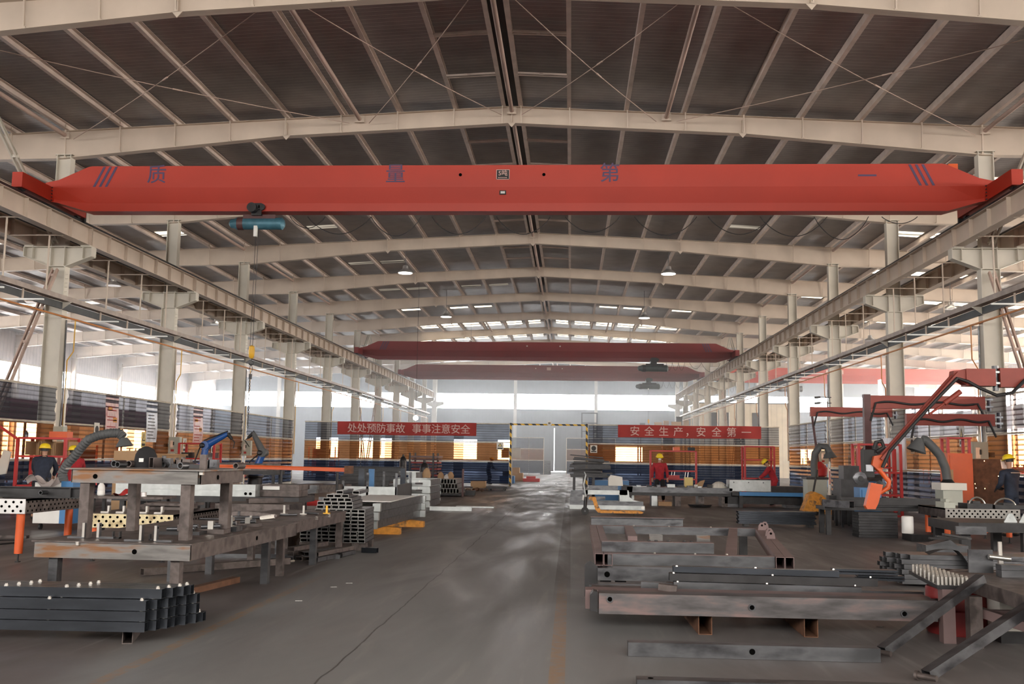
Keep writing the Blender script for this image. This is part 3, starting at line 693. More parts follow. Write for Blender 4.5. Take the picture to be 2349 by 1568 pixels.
# ================================================================ strip-curtain fences
def curtain_mat(name, tint, body, op, period=.13):
    m = bpy.data.materials.new(name); m.use_nodes = True; nt = m.node_tree; N = nt.nodes; L = nt.links; p = N['Principled BSDF']
    p.inputs['Base Color'].default_value = (*body, 1); p.inputs['Roughness'].default_value = .25
    tr = N.new('ShaderNodeBsdfTransparent'); tr.inputs[0].default_value = (*tint, 1)
    ms = N.new('ShaderNodeMixShader'); out = N['Material Output']
    g = N.new('ShaderNodeNewGeometry'); sx = N.new('ShaderNodeSeparateXYZ'); L.new(g.outputs['Position'], sx.inputs[0])
    def mt(op_, a, b=0.):
        n = N.new('ShaderNodeMath'); n.operation = op_
        for i, q in enumerate((a, b)):
            if isinstance(q, (int, float)): n.inputs[i].default_value = q
            else: L.new(q, n.inputs[i])
        return n.outputs[0]
    zf = mt('FRACT', mt('DIVIDE', sx.outputs[2], period))
    rib = mt('LESS_THAN', zf, .24)                                   # overlap seam of two strips
    hor = mt('ADD', sx.outputs[0], sx.outputs[1])
    dot = mt('LESS_THAN', mt('FRACT', mt('DIVIDE', hor, .055)), .5)   # punched edge
    edge = mt('MULTIPLY', mt('MULTIPLY', mt('GREATER_THAN', zf, .24), mt('LESS_THAN', zf, .42)), dot)
    nz = N.new('ShaderNodeTexNoise'); nz.inputs['Scale'].default_value = 2.2; L.new(g.outputs['Position'], nz.inputs['Vector'])
    o = mt('ADD', mt('ADD', op, mt('MULTIPLY', rib, .30)), mt('ADD', mt('MULTIPLY', edge, .22), mt('MULTIPLY', mt('SUBTRACT', nz.outputs['Fac'], .5), .25)))
    vb = mt('LESS_THAN', mt('FRACT', mt('DIVIDE', mt('ADD', hor, 1.3), 3.9)), .14)
    o = mt('ADD', o, mt('MULTIPLY', vb, .28))
    o = mt('MINIMUM', mt('MAXIMUM', o, 0.), .97)
    L.new(o, ms.inputs[0]); L.new(tr.outputs[0], ms.inputs[1]); L.new(p.outputs[0], ms.inputs[2]); L.new(ms.outputs[0], out.inputs[0])
    return m
M['cblue'] = curtain_mat('smoke_blue_strip_curtain', (.66,.69,.76), (.040,.042,.052), .42)
M['camb'] = curtain_mat('amber_strip_curtain', (.78,.37,.16), (.15,.05,.016), .46)
M['cnavy'] = curtain_mat('navy_strip_curtain', (.25,.32,.50), (.012,.02,.045), .72)
M['rail'] = mat('fence_rail_cream', (.66,.60,.50), .4, .1)
M['sign'] = mat('sign_board_white', (.70,.68,.62), .5, var=.05)
M['signy'] = mat('sign_yellow', (.70,.55,.20), .5, var=.05)
M['ink'] = mat('sign_ink', (.03,.03,.03), .6)
fc = 0
def fence(p, q, lab, mids=(), top=3.45, posts=True, low=True, wavy=True):
    """one bay of fence: three rails, end posts, three tiers of strip curtain"""
    p, q = V(*p, 0), V(*q, 0); d = (q-p).normalized(); n = d.cross(V(0,0,1))
    t = thing('curtain_fence', lab, 'fence', p, math.atan2(d.y, d.x), 'strip curtain fence bays')
    for z in ((top, 2.41, 1.33) if low else (top, 2.41)):
        MB().cyl(p+V(0,0,z), q+V(0,0,z), .03, 8).build('rail', M['rail'], t)
    ln = (q-p).length
    for f_ in ((0, 1) if posts else ())+tuple(mids):
        c = p+d*ln*f_; MB().cyl(c, c+V(0,0,top+.03), .03, 8).build('post', M['rail'], t)
    for nm, z0, z1, m in (('blue_curtain', 2.45, top-.04, 'cblue'), ('amber_curtain', 1.38, 2.37, 'camb'), ('navy_curtain', .12, 1.28, 'cnavy')):
        k = int((z1-z0)/.045)
        def fn(u, v, z0=z0, z1=z1):
            z = z0+(z1-z0)*v; w_ = (.05*math.sin(z*14)+.06) if wavy else .03
            s = w_+(ln-2*w_)*u
            return p+d*s+n*(.035+.012*math.sin(v*k*1.57))+V(0,0,z)
        MB().grid(fn, 2, k).build(nm, M[m], t, smooth=False)
    return t
bays = [Y0+SP*k for k in range(-1, 4)]
for x, sd in ((XL+.32, 'left'), (XR-.32, 'right')):
    for i, (a, b_) in enumerate(zip(bays, bays[1:])):
        pa, pb = (x, a+.3), (x, min(b_-.25, 56))
        if sd == 'right': pa, pb = pb, pa
        fence(pa, pb, f'smoky blue over amber strip curtain fence along the {sd} columns, {nth(i)} bay from the camera', (.5,))
fence((-15.1, 56), (-3.42, 56), 'strip curtain fence across the hall left of the striped gate', (.28, .64), posts=False, wavy=False)
fence((.95, 56), (11.5, 56), 'strip curtain fence across the hall right of the striped gate', (.39, .80), posts=False, wavy=False)
fence((-5.7, 95), (-2.55, 95), 'distant strip curtain screen beyond the gate, left of the sliding door', (.55,), wavy=False)
fence((-.4, 95), (4.2, 95), 'distant strip curtain screen beyond the gate, right of the sliding door', (.5,), wavy=False)
# striped gate
hzd = bpy.data.materials.new('hazard_stripes'); hzd.use_nodes = True; nt = hzd.node_tree; N = nt.nodes; L = nt.links; p = N['Principled BSDF']
g = N.new('ShaderNodeNewGeometry'); sx = N.new('ShaderNodeSeparateXYZ'); L.new(g.outputs['Position'], sx.inputs[0])
a1 = N.new('ShaderNodeMath'); a1.operation = 'ADD'; L.new(sx.outputs[0], a1.inputs[0]); L.new(sx.outputs[2], a1.inputs[1])
a2 = N.new('ShaderNodeMath'); a2.operation = 'FRACT'; a3 = N.new('ShaderNodeMath'); a3.operation = 'DIVIDE'; a3.inputs[1].default_value = .42; L.new(a1.outputs[0], a3.inputs[0]); L.new(a3.outputs[0], a2.inputs[0])
a4 = N.new('ShaderNodeMath'); a4.operation = 'LESS_THAN'; a4.inputs[1].default_value = .5; L.new(a2.outputs[0], a4.inputs[0])
mx = N.new('ShaderNodeMix'); mx.data_type = 'RGBA'; L.new(a4.outputs[0], mx.inputs['Factor']); mx.inputs['A'].default_value = (.75,.45,.04,1); mx.inputs['B'].default_value = (.02,.02,.02,1); L.new(mx.outputs['Result'], p.inputs['Base Color'])
t = thing('aisle_gate', 'yellow and black striped gate frame over the aisle', 'gate', (-1.24, 55.9, 0))
for x in (-3.36, .89): MB().box(x-.055, x+.055, 55.84, 55.95, 0, 3.5).build('gate_post', hzd, t, smooth=False)
MB().box(-3.3, .84, 55.86, 55.93, 3.38, 3.47).build('gate_beam', hzd, t, smooth=False)
sg = MB().lathe((-1.2, 55.80, 3.5), [(.14,0),(.14,.03)], 24, ax=(0,-1,0)).build('round_sign', M['sign'], t)
MB().box(-1.25, -1.21, 55.755, 55.766, 3.45, 3.56).box(-1.19, -1.15, 55.755, 55.766, 3.45, 3.56).build('sign_mark', M['ink'], sg, smooth=False)
# banners on the cross fences
def banner(x0, x1, z0, z1, txt, chs, lab):
    t = thing('banner', lab, 'banner', ((x0+x1)/2, 55.8, z0), group='red slogan banners')
    MB().grid(lambda u, v: V(x0+(x1-x0)*u, 55.93-.015*math.sin(u*23+v*2)-.01*math.sin(u*51), z0+(z1-z0)*v+.012*math.sin(u*9)), 60, 3).build('banner_cloth', M['banner'], t)
    for ch, x in zip(txt, chs):
        text_mesh(ch, .56, M['textw'], face(x, 55.885, (z0+z1)/2-.03), t)
zt = '处处预防事故事事注意安全'
banner(-13.2, -5.3, 2.74, 3.47, zt, [-12.35+.55*i for i in range(6)]+[-8.67+.55*i for i in range(6)], 'red cloth banner with twelve pale characters, left of the gate')
banner(2.62, 10.5, 2.78, 3.47, '安全生产，安全第一', [3.55,4.35,5.15,5.95,6.6,7.2,8.05,8.87,9.68], 'red cloth banner with pale characters and a comma, right of the gate')
def sign(x, y, z, w_, h, lab, kind='tri', rot=0, m='sign'):
    t = thing('warning_sign', lab, 'sign', (x, y, z), rot, 'small warning signs on the fences')
    b = MB().box(-w_/2, w_/2, -.006, .006, 0, h).build('sign_board', M[m], t, smooth=False, local=True)
    if kind == 'tri': MB().prism([(-w_*.36, -.008, h*.42), (w_*.36, -.008, h*.42), (0, -.008, h*.9)], (0, -.003, 0)).build('sign_mark', M['ink'], b, smooth=False, local=True); MB().prism([(-w_*.22, -.0115, h*.48), (w_*.22, -.0115, h*.48), (0, -.0115, h*.8)], (0, -.002, 0)).build('sign_mark', M['signy'], b, smooth=False, local=True)
    else: MB().lathe((0, -.008, h*.6), [(w_*.36,0),(w_*.36,.003)], 18, ax=(0,-1,0)).build('sign_mark', M['ink'], b, local=True)
    MB().box(-w_*.38, w_*.38, -.009, -.007, h*.1, h*.26).build('sign_mark', M['ink'], b, smooth=False, local=True)
sign(-3.95, 55.94, 2.0, .38, .42, 'small white triangle sign on the cross fence beside the left gate post')
sign(1.28, 55.94, 1.9, .38, .42, 'small white round-symbol sign beside the right gate post', 'round')
for y, z, k, l, m_ in ((31.05, 1.95, 'round', 'white round-symbol sign on the amber curtain between the first two posters', 'sign'), (34.6, 1.75, 'tri', 'pale twin triangle sign on the amber curtain below the second poster', 'signy'), (38.4, 1.6, 'tri', 'pale notice sheet low on the left fence near the third poster', 'sign'), (41.5, 1.4, 'round', 'notice sheet low on the left fence behind the blue robots', 'sign')):
    sign(XL+.375, y, z, .34, .55, l, k, R(90), m_)
for y, z, k, l in ((30.2, 2.1, 'tri', 'white twin triangle sign on the right fence beside the dark-clothed worker'), (34.5, 1.9, 'round', 'notice on the right fence behind the orange cabinet'), (36.2, 1.9, 'tri', 'second notice on the right fence behind the orange cabinet')):
    sign(XR-.375, y, z, .36, .6, l, k, R(-90))
# posters on the left fence
M['poster'] = mat('poster_pink', (.60,.40,.38), .35, 0, .15, 6, (.45,.16,.15), .36, (1,1,.5))
M['posterw'] = mat('poster_blue_white', (.62,.66,.72), .25, 0, .15, 3, (.30,.40,.58), .33, (1,1,.5))
for i, (ya, yb, z0, z1, m_, l) in enumerate(((31.6, 32.55, 2.05, 3.42, 'poster', 'tall pinkish poster on the left fence, nearest of three'), (34.75, 35.7, 1.95, 3.4, 'posterw', 'tall glossy white and blue poster on the left fence, middle of three'), (39.2, 40.25, 1.95, 3.38, 'poster', 'tall pinkish poster on the left fence, farthest of three'))):
    t = thing('poster', l, 'poster', (XL+.45, (ya+yb)/2, z0), group='tall posters on the left fence')
    xq = XL+.37
    MB().grid(lambda u, v: V(xq+.02*math.sin(v*5), ya+(yb-ya)*u, z0+(z1-z0)*v), 2, 10).build('poster_sheet', M[m_], t)
    b = MB(); random.seed(i)
    for r in range(9):
        z = z0+.12+r*(z1-z0-.4)/9
        if r in (3, 6) and i != 1: continue
        b.box(xq+.022, xq+.026, ya+.1, yb-.1-random.random()*.3, z, z+.03)
    b.build('printed_lines', M['ink'] if i == 1 else M['banner'], t, smooth=False)
    if i != 1:
        MB().box(xq+.022, xq+.026, ya+.15, ya+.42, z0+.88, z0+1.0).box(xq+.022, xq+.026, yb-.42, yb-.15, z0+.5, z0+.66).build('printed_picture', M['dyel'], t, smooth=False)
    MB().cyl((xq+.0, ya-.03, z1+.01), (xq, yb+.03, z1+.01), .015, 6).build('poster_rod', M['alu'], t)
# purple-red display board seen through the left fence
t = thing('display_board', 'long dark purple board standing behind the left fence', 'board', (-19, 34, 2.3))
MB().box(-19.1, -19.0, 27, 46, 2.55, 3.35).build('board_face', mat('board_purple', (.10,.02,.045), .5), t, smooth=False)
for y in (28, 34, 40, 45): MB().box(-19.16, -19.1, y-.04, y+.04, 0, 3.3).build('board_leg', M['dark'], t, smooth=False)
# switch boxes on the columns
def sbox(x, y, z, w_, h, lab, s=1):
    t = thing('switch_box', lab, 'switch box', (x, y, z), group='grey switch boxes on the columns')
    sg_ = 1 if x > 0 else -1; MB().box(min(x, x+sg_*.45), max(x, x+sg_*.45), y+.02, y+.06, z+h*.4, z+h*.6).build('mounting_bracket', M['dark'], t, smooth=False)
    b = MB().box(x-w_/2, x+w_/2, y-.12, y+.12, z, z+h).build('box_body', M['greybox'], t, smooth=False)
    MB().box(x-w_/2+.04, x+w_/2-.04, y-.135, y-.12, z+.04, z+h-.04).build('box_door', M['greybox'], t, smooth=False)
    MB().box(x-w_*.3, x-w_*.02, y-.15, y-.135, z+h*.35, z+h*.78).build('switch_panel', M['alu'], t, smooth=False)
    MB().box(x-.02, x+.02, y-.17, y-.15, z+h*.5, z+h*.7).build('switch_handle', M['ink'], t, smooth=False)
    MB().box(x-w_*.25, x+w_*.05, y-.137, y-.135, z+h*.12, z+h*.26).build('label_sticker', M['banner'], t, smooth=False)
sbox(11.26, 28.42, 1.50, .44, .70, 'large grey switch box on the nearest right column')
sbox(11.24, 37.0, 1.5, .4, .6, 'grey switch box on the second right column, behind the red jib hose')
sbox(-14.92, 28.42, 1.55, .30, .75, 'grey switch box on the nearest left column behind the red shelf')
sbox(-14.86, 36.85, 1.55, .42, .62, 'grey switch box on the second left column')
sbox(-14.86, 45.25, 1.5, .40, .68, 'grey switch box on the third left column beside the blue robots')
sbox(11.24, 45.4, 1.5, .4, .6, 'grey switch box on the third right column')
# tall lamp housing and cameras on the second right column
tag(MB().box(11.2, 11.28, 36.9, 37.1, 3.9, 4.6).build('lamp_housing', M['alu'], smooth=False), 'narrow upright grey lamp housing beside the second right column', 'lamp')
t = thing('security_camera', 'pair of small dark cameras on the third right column', 'camera', (11.3, 45.3, 4.3))
for z in (4.2, 4.45): MB().cyl((11.1, 45.2, z), (10.85, 45.1, z-.03), .05, 10).build('camera_body', M['black'], t); MB().box(11.1, 11.62, 45.28, 45.32, z-.02, z+.02).build('camera_arm', M['dark'], t, smooth=False)
# ================================================================ far end of the hall
t = thing('office_block', 'cream two-storey office block at the far end of the right bay', 'building', (16.5, 97, 0))
MB().box(12.3, 21.5, 96, 104, 0, 6.95).build('office_wall', M['walloff'], t, smooth=False)
for x0 in (13.2, 14.3, 17.2): f_ = MB().box(x0, x0+.75, 95.95, 96.0, 4.7, 6.1).build('window', M['dark'], t, smooth=False); MB().box(x0+.68, x0+.78, 95.9, 95.95, 4.65, 6.15).build('window_frame', M['white'], f_, smooth=False)
MB().box(12.2, 21.6, 95.9, 104, 6.95, 7.05).build('roof_edge', M['dark'], t, smooth=False)
t = thing('storage_platform', 'dark steel storage platform in front of the office block', 'platform', (10, 97, 0))
MB().box(6.5, 11.3, 95.2, 99, 4.55, 4.75).build('platform_deck', M['dark'], t, smooth=False)
for x in (6.6, 11.2):
    for y in (95.3, 98.9): MB().box(x-.06, x+.06, y-.06, y+.06, 0, 4.55).build('platform_leg', M['dark'], t, smooth=False)
for i, (x, w_, h, m_) in enumerate(((6.8,.5,.25,'dark'), (8.3,.7,.35,'card'), (9.1,.5,.5,'card'), (10.0,.9,.4,'card'), (10.3,.6,.9,'dark'), (11.0,.5,.55,'card'))):
    tag(MB().box(x-w_/2, x+w_/2, 95.5+.3*(i % 3), 96.0+.3*(i % 3), 4.75, 4.75+h).build('carton', M[m_], smooth=False), f'small carton on the far storage platform, {nth(i)} from the left', 'carton', 'cartons on the far platform')
t = thing('stacker_mast', 'dark mast of a stacker truck rising above the far right screen', 'forklift', (1.8, 96.3, 0))
for x in (1.05, 2.5): MB().box(x-.06, x+.06, 96.2, 96.4, 0, 5.95).build('mast_rail', M['dark'], t, smooth=False)
for z in (5.85, 4.9, 4.1, 2.8): MB().box(1.0, 2.56, 96.2, 96.35, z, z+.1).build('mast_crossbar', M['dark'], t, smooth=False)
MB().box(.9, 2.7, 96.45, 98.5, .3, 1.9).build('truck_body', M['steel'], t, smooth=False)
for x in (.95, 2.6):
    for y in (96.8, 98.1): MB().cyl((x-.08, y, .3), (x+.08, y, .3), .3, 14).build('wheel', M['black'], t)
# bits behind the gate
tag(MB().box(-2.9, -1.9, 96, 97.2, .0, 1.3).build('crate', M['steel'], smooth=False), 'grey crate beyond the gate beside the far left screen', 'crate')
for i, (x, y, w_, h, m_, l) in enumerate(((-3.7, 68, 1.0, .9, 'card', 'brown carton stack behind the left gate post'), (-2.6, 67, 1.1, .35, 'red', 'low red machine base lying beyond the gate'), (-3.9, 62, .9, .75, 'blue', 'blue machine housing just beyond the left gate post'))):
    t = thing('machine_part' if i else 'carton_pile', l, 'carton' if not i else 'machine', (x, y, 0))
    b = MB().box(x-w_/2, x+w_/2, y-.5, y+.5, 0, h*.6).build('lower_body', M[m_], t, smooth=False); MB().box(x-w_*.3, x+w_*.25, y-.35, y+.4, h*.6, h).build('upper_body', M[m_ if i != 2 else 'dark'], t, smooth=False)
tag(MB().box(-4.15, -3.0, 60.0, 60.1, 1.55, 2.15).box(-3.6,-3.5,60,60.1,0,1.55).build('notice_board', M['white'], smooth=False), 'blank white board on a post just beyond the left gate post', 'board')
# goods in the side bays, seen through the curtains
random.seed(11); cols = ['card', 'blue', 'greybox', 'steel', 'red', 'orange', 'dark', 'craneD']
for i in range(26):
    sd = i % 2; x = random.uniform(-32, -17.5) if sd == 0 else random.uniform(14, 32); y = 26+i*2.3
    w_, d_, h = random.uniform(.8, 2.2), random.uniform(.8, 2), random.uniform(.7, 2.0)
    t = thing('storage_rack', f"{'left' if sd == 0 else 'right'} bay goods rack behind the fence, {nth(i//2)} from the camera", 'rack', (x, y, 0), group='goods racks in the side bays')
    for a in (-w_/2, w_/2):
        for b_ in (-d_/2, d_/2): MB().box(x+a-.03, x+a+.03, y+b_-.03, y+b_+.03, 0, h+.3).build('upright', M['orange' if i % 3 else 'blue'], t, smooth=False)
    for z in (.25, h*.7): MB().box(x-w_/2, x+w_/2, y-d_/2, y+d_/2, z, z+.05).build('shelf', M['dark'], t, smooth=False)
    MB().box(x-w_*.4, x+w_*.4, y-d_*.4, y+d_*.4, .3, h*.62).build('load', M[cols[i % 8]], t, smooth=False)
    MB().box(x-w_*.35, x+w_*.2, y-d_*.4, y+d_*.3, h*.7+.05, h+.15).build('load', M[cols[(i+3) % 8]], t, smooth=False)
# openings in the outer walls that show white through the curtains
for i, (y0_, y1_) in enumerate(((40, 46), (56, 60), (70, 76), (88, 94))): struct(f'window_{6+i}', MB().box(WL+.02, WL+.04, y0_, y1_, 1.0, 4.3), M['paneL'])
for i, (y0_, y1_) in enumerate(((30, 37), (46, 52), (62, 70), (82, 90))): struct(f'window_{10+i}', MB().box(WR-.04, WR-.02, y0_, y1_, 1.0, 4.6), M['paneR'])
for i, (x0, x1) in enumerate(((-29, -26.5), (-24, -20), (-13.2, -10.6), (-8.2, -6.8), (5, 8), (24, 29))): struct(f'window_{14+i}', MB().box(x0, x1, YE-.06, YE-.04, 1.3, 3.5 if x0 < 4 else 2.9), M['paneB'])
# ================================================================ left side of the aisle
# stack of long dark tubes with bosses, nearest left
SQ = [0]
def boss(p, r=.017, h=.022): return MB().lathe(p, [(r,0),(r,h*.6),(r*.7,h*.6),(r*.7,h)], 10)
bn = 0; proto = None; ang = R(1.5)
for lay in range(4):
    nrow = (7, 6, 6, 4)[lay]
    for r in range(nrow):
        z = .12+lay*.086; y = 8.28+(r+(0 if lay < 3 else 1.0))*.098; xe = -3.50+.045*r+(.09 if lay == 3 else .0)+.01*((lay*3+r) % 3)
        lab = f"dark square tube in the near left stack, {['bottom','second','third','top'][lay]} layer, {nth(r)} from front"
        if proto is None:
            proto = thing('square_tube', lab, 'steel tube', (xe, y, z), 0, 'dark tubes stacked at the near left')
            MB().hbar((-3.1, .0, .041), (0, 0, .041), .082, .08, .005).build('tube', M['steelb'], proto, smooth=False, local=True)
            for bx_ in (-.05, -.83, -1.35): boss((bx_, 0, .08)).build('boss', M['bright'], proto, local=True)
            pk = [(k, []) for k in kids(proto)]; proto.matrix_basis = Matrix.Translation((xe, y, z)) @ Matrix.Rotation(ang, 4, 'Z')
        else: dup(proto, (xe, y, z), lab, rz=ang, ks=pk)
tag(MB().hbar((-3.70, 8.38, .06), (-4.15, 9.9, .06), .085, .12, .006).build('rectangular_tube', M['steelr'], smooth=False), 'open rectangular tube lying as a skid under the near left stack', 'steel tube')
tag(MB().hbar((-5.6, 8.3, .06), (-5.9, 9.8, .06), .085, .12, .006).build('rectangular_tube', M['steelr'], smooth=False), 'rectangular tube skid under the far left end of the dark stack', 'steel tube')
tag(MB().bar((-4.35, 11.2, .035), (-4.15, 12.45, .035), .10, .07).build('rusty_bar', M['rust'], smooth=False), 'short rusty bar on the floor beside the front table legs', 'bar')
tag(MB().hbar((-5.55, 12.9, .05), (-4.1, 14.6, .05), .10, .09, .007).build('rectangular_tube', M['steelr'], smooth=False), 'rectangular tube lying on the floor under the steel table', 'steel tube')
tag(MB().bar((-4.9, 14.2, .03), (-2.9, 16.0, .03), .07, .06).build('flat_bar', M['steelr'], smooth=False) if False else MB().bar((-5.6, 15.3, .03), (-3.55, 15.5, .03), .05, .06).build('flat_bar', M['steel'], smooth=False), 'long grey bar on the floor under the second steel table', 'bar')
def xf(o, x, y, z, a): o.matrix_basis = Matrix.Translation((x, y, z)) @ Matrix.Rotation(a, 4, 'Z')
# lower table
def steel_table(name, lab, x, y, a, w_, d_, z, legs, zf=0, ap=.15, m='rusty', over=.05, hole=None, lw=.09):
    t = thing(name, lab, 'table', (x, y, zf), a, 'steel assembly tables')
    MB().box(-over, w_+over, -over, d_+over, z-.012, z).build('top_plate', M['steelr'], t, smooth=False, local=True)
    za, zb = z-.012-ap, z-.012
    for nm, p0, p1 in (('front_apron', (0,0), (w_,0)), ('rear_apron', (0,d_), (w_,d_)), ('side_apron', (0,0), (0,d_)), ('side_apron', (w_,0), (w_,d_))):
        q0, q1 = V(*p0, (za+zb)/2), V(*p1, (za+zb)/2); e = (q1-q0).normalized()*.03
        MB().hbar(q0-(e if nm[0] in 'fr' else e*0), q1+(e if nm[0] in 'fr' else e*0), .06, ap, .005).build(nm, M[m if nm == 'front_apron' else 'steelr'], t, smooth=False, local=True)
    for (lx, ly) in legs: MB().box(lx-lw/2, lx+lw/2, ly-lw/2, ly+lw/2, zf-zf, za).build('leg', M['steelr' if (lx+ly) % 2 > 1 else 'steel'], t, smooth=False, local=True)
    if hole:
        for hx in hole: MB().cyl((hx, -.0305, (za+zb)/2), (hx, -.034, (za+zb)/2), .024, 18).build('bolt_hole', M['void'], t, local=True)
    return t
t1 = steel_table('steel_table', 'low rust-streaked steel table carrying the smaller table', -5.12, 9.5, R(-3.5), 1.50, 3.15, .74, ((.12,.1),(1.35,.1),(.02,2.95),(1.22,2.95)), hole=(.98,))
MB().cyl((1.531, 1.75, .655), (1.535, 1.75, .655), .024, 18).build('bolt_hole', M['void'], t1, local=True)
t1.matrix_basis = Matrix.Translation((-5.12, 9.5, 0)) @ Matrix.Rotation(R(-2.5), 4, 'Z') 
def onT1(lx, ly, z=.74): v = t1.matrix_basis @ V(lx, ly, 0); return (v.x, v.y, z)
p = onT1(.14, .30)
t2 = thing('raised_steel_table', 'small steel table standing on top of the low rust-streaked table', 'table', p, R(-2.5), group='steel assembly tables')
MB().box(-.06, 1.38, -.06, 1.20, .676, .69).build('top_plate', M['rusty'], t2, smooth=False, local=True)
for nm, a, b_ in (('front_apron', (0,0), (1.30,0)), ('rear_apron', (0,1.1), (1.30,1.1)), ('side_apron', (0,.0), (0,1.1)), ('side_apron', (1.30,0), (1.30,1.1))):
    f_ = nm == 'front_apron'
    MB().hbar(V(*a, .61), V(*b_, .61), .06, .13, .005).build(nm, M['rusty' if f_ else 'steelr'], t2, smooth=False, local=True)
MB().cyl((.24, -.0305, .61), (.24, -.034, .61), .024, 18).build('bolt_hole', M['void'], t2, local=True)
MB().cyl((1.331, .4, .61), (1.335, .4, .61), .024, 18).build('bolt_hole', M['void'], t2, local=True)
for lx, ly in ((.12,.05),(1.17,.05),(.12,1.05),(1.17,1.05)): MB().box(lx-.05, lx+.05, ly-.05, ly+.05, 0, .545).build('leg', M['steelr'], t2, smooth=False, local=True)
zt2 = .74+.69
def onT2(lx, ly, z=zt2): v = t2.matrix_basis @ V(lx, ly, 0); return (v.x, v.y, z)
t3 = steel_table('steel_table', 'second low steel table with clamps, behind the low rust-streaked one', -4.85, 13.1, R(-2), 1.1, 3.0, .70, ((.06,.15),(1.02,.15),(.1,1.6),(1.05,1.55),(1.08,2.85),(.1,2.85)), m='steelr')
def onT3(lx, ly, z=.70): v = t3.matrix_basis @ V(lx, ly, 0); return (v.x, v.y, z)
def item(name, mb, m, lab, cat, group=None): return tag(mb.build(name, M[m]), lab, cat, group)
def lbracket(p, h, lab, w_=.06, s=1, m='steel'):
    x, y, z = p; b = MB().prism([(x, y-w_/2, z), (x+s*.17, y-w_/2, z), (x+s*.17, y-w_/2, z+.018), (x+s*.018, y-w_/2, z+.018), (x+s*.018, y-w_/2, z+h), (x, y-w_/2, z+h)], (0, w_, 0))
    t = thing('angle_bracket', lab, 'bracket', p, group='upright brackets on the low table'); b.build('bracket_body', M[m], t, smooth=False)
    MB().box(x-.002+min(0, s*.02), x+.002+max(0, s*.02), y-w_/2-.003, y-w_/2, z+.01, z+h).build('ground_edge', M['bright'], t, smooth=False)
    MB().cyl((x+s*.02, y, z+h*.85), (x+s*.024, y, z+h*.85), .008, 8).build('bolt_hole', M['void'], t)
lbracket(onT1(.30, .30), .15, 'upright angle bracket on the low table by the left leg of the raised table', s=-1)
lbracket(onT1(.42, .32), .15, 'upright angle bracket on the low table just right of the first one')
lbracket(onT1(.98, .12), .155, 'upright angle bracket at the middle of the low table', s=-1)
lbracket(onT1(1.12, .10), .155, 'upright L bracket with bright edge right of the middle of the low table')
for lx, ly, h, l in ((.60, .35, .07, 'small U clip on the low table'), (1.03, .25, .06, 'small upright tab behind the middle bracket')):
    x, y, z = onT1(lx, ly); item('u_clip', MB().box(x-.04, x+.04, y-.02, y+.02, z, z+.012).box(x-.04, x-.03, y-.02, y+.02, z, z+h).box(x+.03, x+.04, y-.02, y+.02, z, z+h), 'dark', l, 'clip')
x, y, z = onT1(.41, -.04, .722); item('bright_stud', MB().lathe((x, y, z-.02), [(.02,0),(.02,.035)], 10), 'bright', 'bright short stud at the front edge of the low table', 'stud')
for i, (lx, ly, w_, d_, h, m_) in enumerate(((.95, 1.05, .5, .25, .10, 'dark'), (1.2, 1.25, .35, .2, .13, 'steelr'), (.85, 1.5, .3, .3, .09, 'dark'), (1.28, 1.6, .2, .2, .15, 'steel'), (1.05, 2.0, .45, .2, .08, 'dark'), (1.2, 2.35, .3, .15, .10, 'steelr'))):
    x, y, z = onT1(lx, ly); t = thing('clamp_fixture', f'dark welding clamp fixture at the back of the low table, {nth(i)} of six', 'clamp', (x, y, z), group='clamp fixtures on the low table')
    MB().box(x-w_/2, x+w_/2, y-d_/2, y+d_/2, z, z+h*.35).build('fixture_base', M[m_], t, smooth=False)
    MB().cyl((x-w_*.3, y, z+h*.5), (x+w_*.3, y, z+h*.6), .022, 10).build('clamp_arm', M['steel'], t); MB().box(x-.03, x+.03, y-.03, y+.03, z+h*.35, z+h).build('clamp_post', M['bright' if i % 2 else 'steelr'], t, smooth=False)
# things on the raised table
for i, (lx, ly, ln, r) in enumerate(((.02,.75,.2,.037),(.16,.8,.2,.037),(.19,.5,.12,.032),(.36,.95,.2,.034),(.48,.95,.2,.034),(.72,.9,.2,.032),(1.02,.18,.1,.035),(1.36,.8,.15,.034))):
    x, y, z = onT2(lx, ly); item('pipe_piece', MB().pipe((x, y, z+r+.001), (x+.03, y+ln, z+r+.001), r, .009, 18), 'steelr' if i % 2 else 'steel', f'short open pipe piece on the raised table, {nth(i)} from the left', 'pipe', 'pipe pieces on the raised table')
x, y, z = onT2(1.18, .35); item('angle_upright', MB().prism([(x-.03,y,z),(x+.035,y,z),(x+.035,y+.05,z),(x+.03,y+.05,z),(x+.03,y+.006,z),(x-.03,y+.006,z)], (0,0,.15)), 'steelr', 'upright piece of steel angle standing on the raised table', 'bracket')
x, y, z = onT2(.78, .85); item('flat_block', MB().box(x-.14, x+.22, y-.03, y+.03, z, z+.045), 'dark', 'long dark flat block on the raised table', 'block')
x, y, z = onT2(.44, .75); item('box_section', MB().hbar((x, y, z+.055), (x+.01, y+.2, z+.055), .05, .11, .005), 'steelr', 'upright box section piece at the rear of the raised table', 'steel tube')
for i, (lx, h, m_) in enumerate(((.40,.13,'steel'),(.55,.11,'steelr'),(.62,.12,'steelr'),(.86,.10,'dark'),(.93,.12,'steel'))):
    x, y, z = onT2(lx+.08, 1.05); item('fixture_block', MB().box(x-.05, x+.05, y-.03, y+.05, z, z+h*.8).box(x-.05, x-.035, y-.03, y+.05, z, z+h).cyl((x, y-.031, z+h*.4), (x, y-.036, z+h*.4), .02, 12), m_, f'dark fixture block along the rear edge of the raised table, {nth(i)} from the left', 'block', 'fixture blocks on the raised table')
x, y, z = onT2(.28, .95)
t = thing('welding_mask', 'black welding mask lying on the raised table', 'welding mask', (x, y, z))
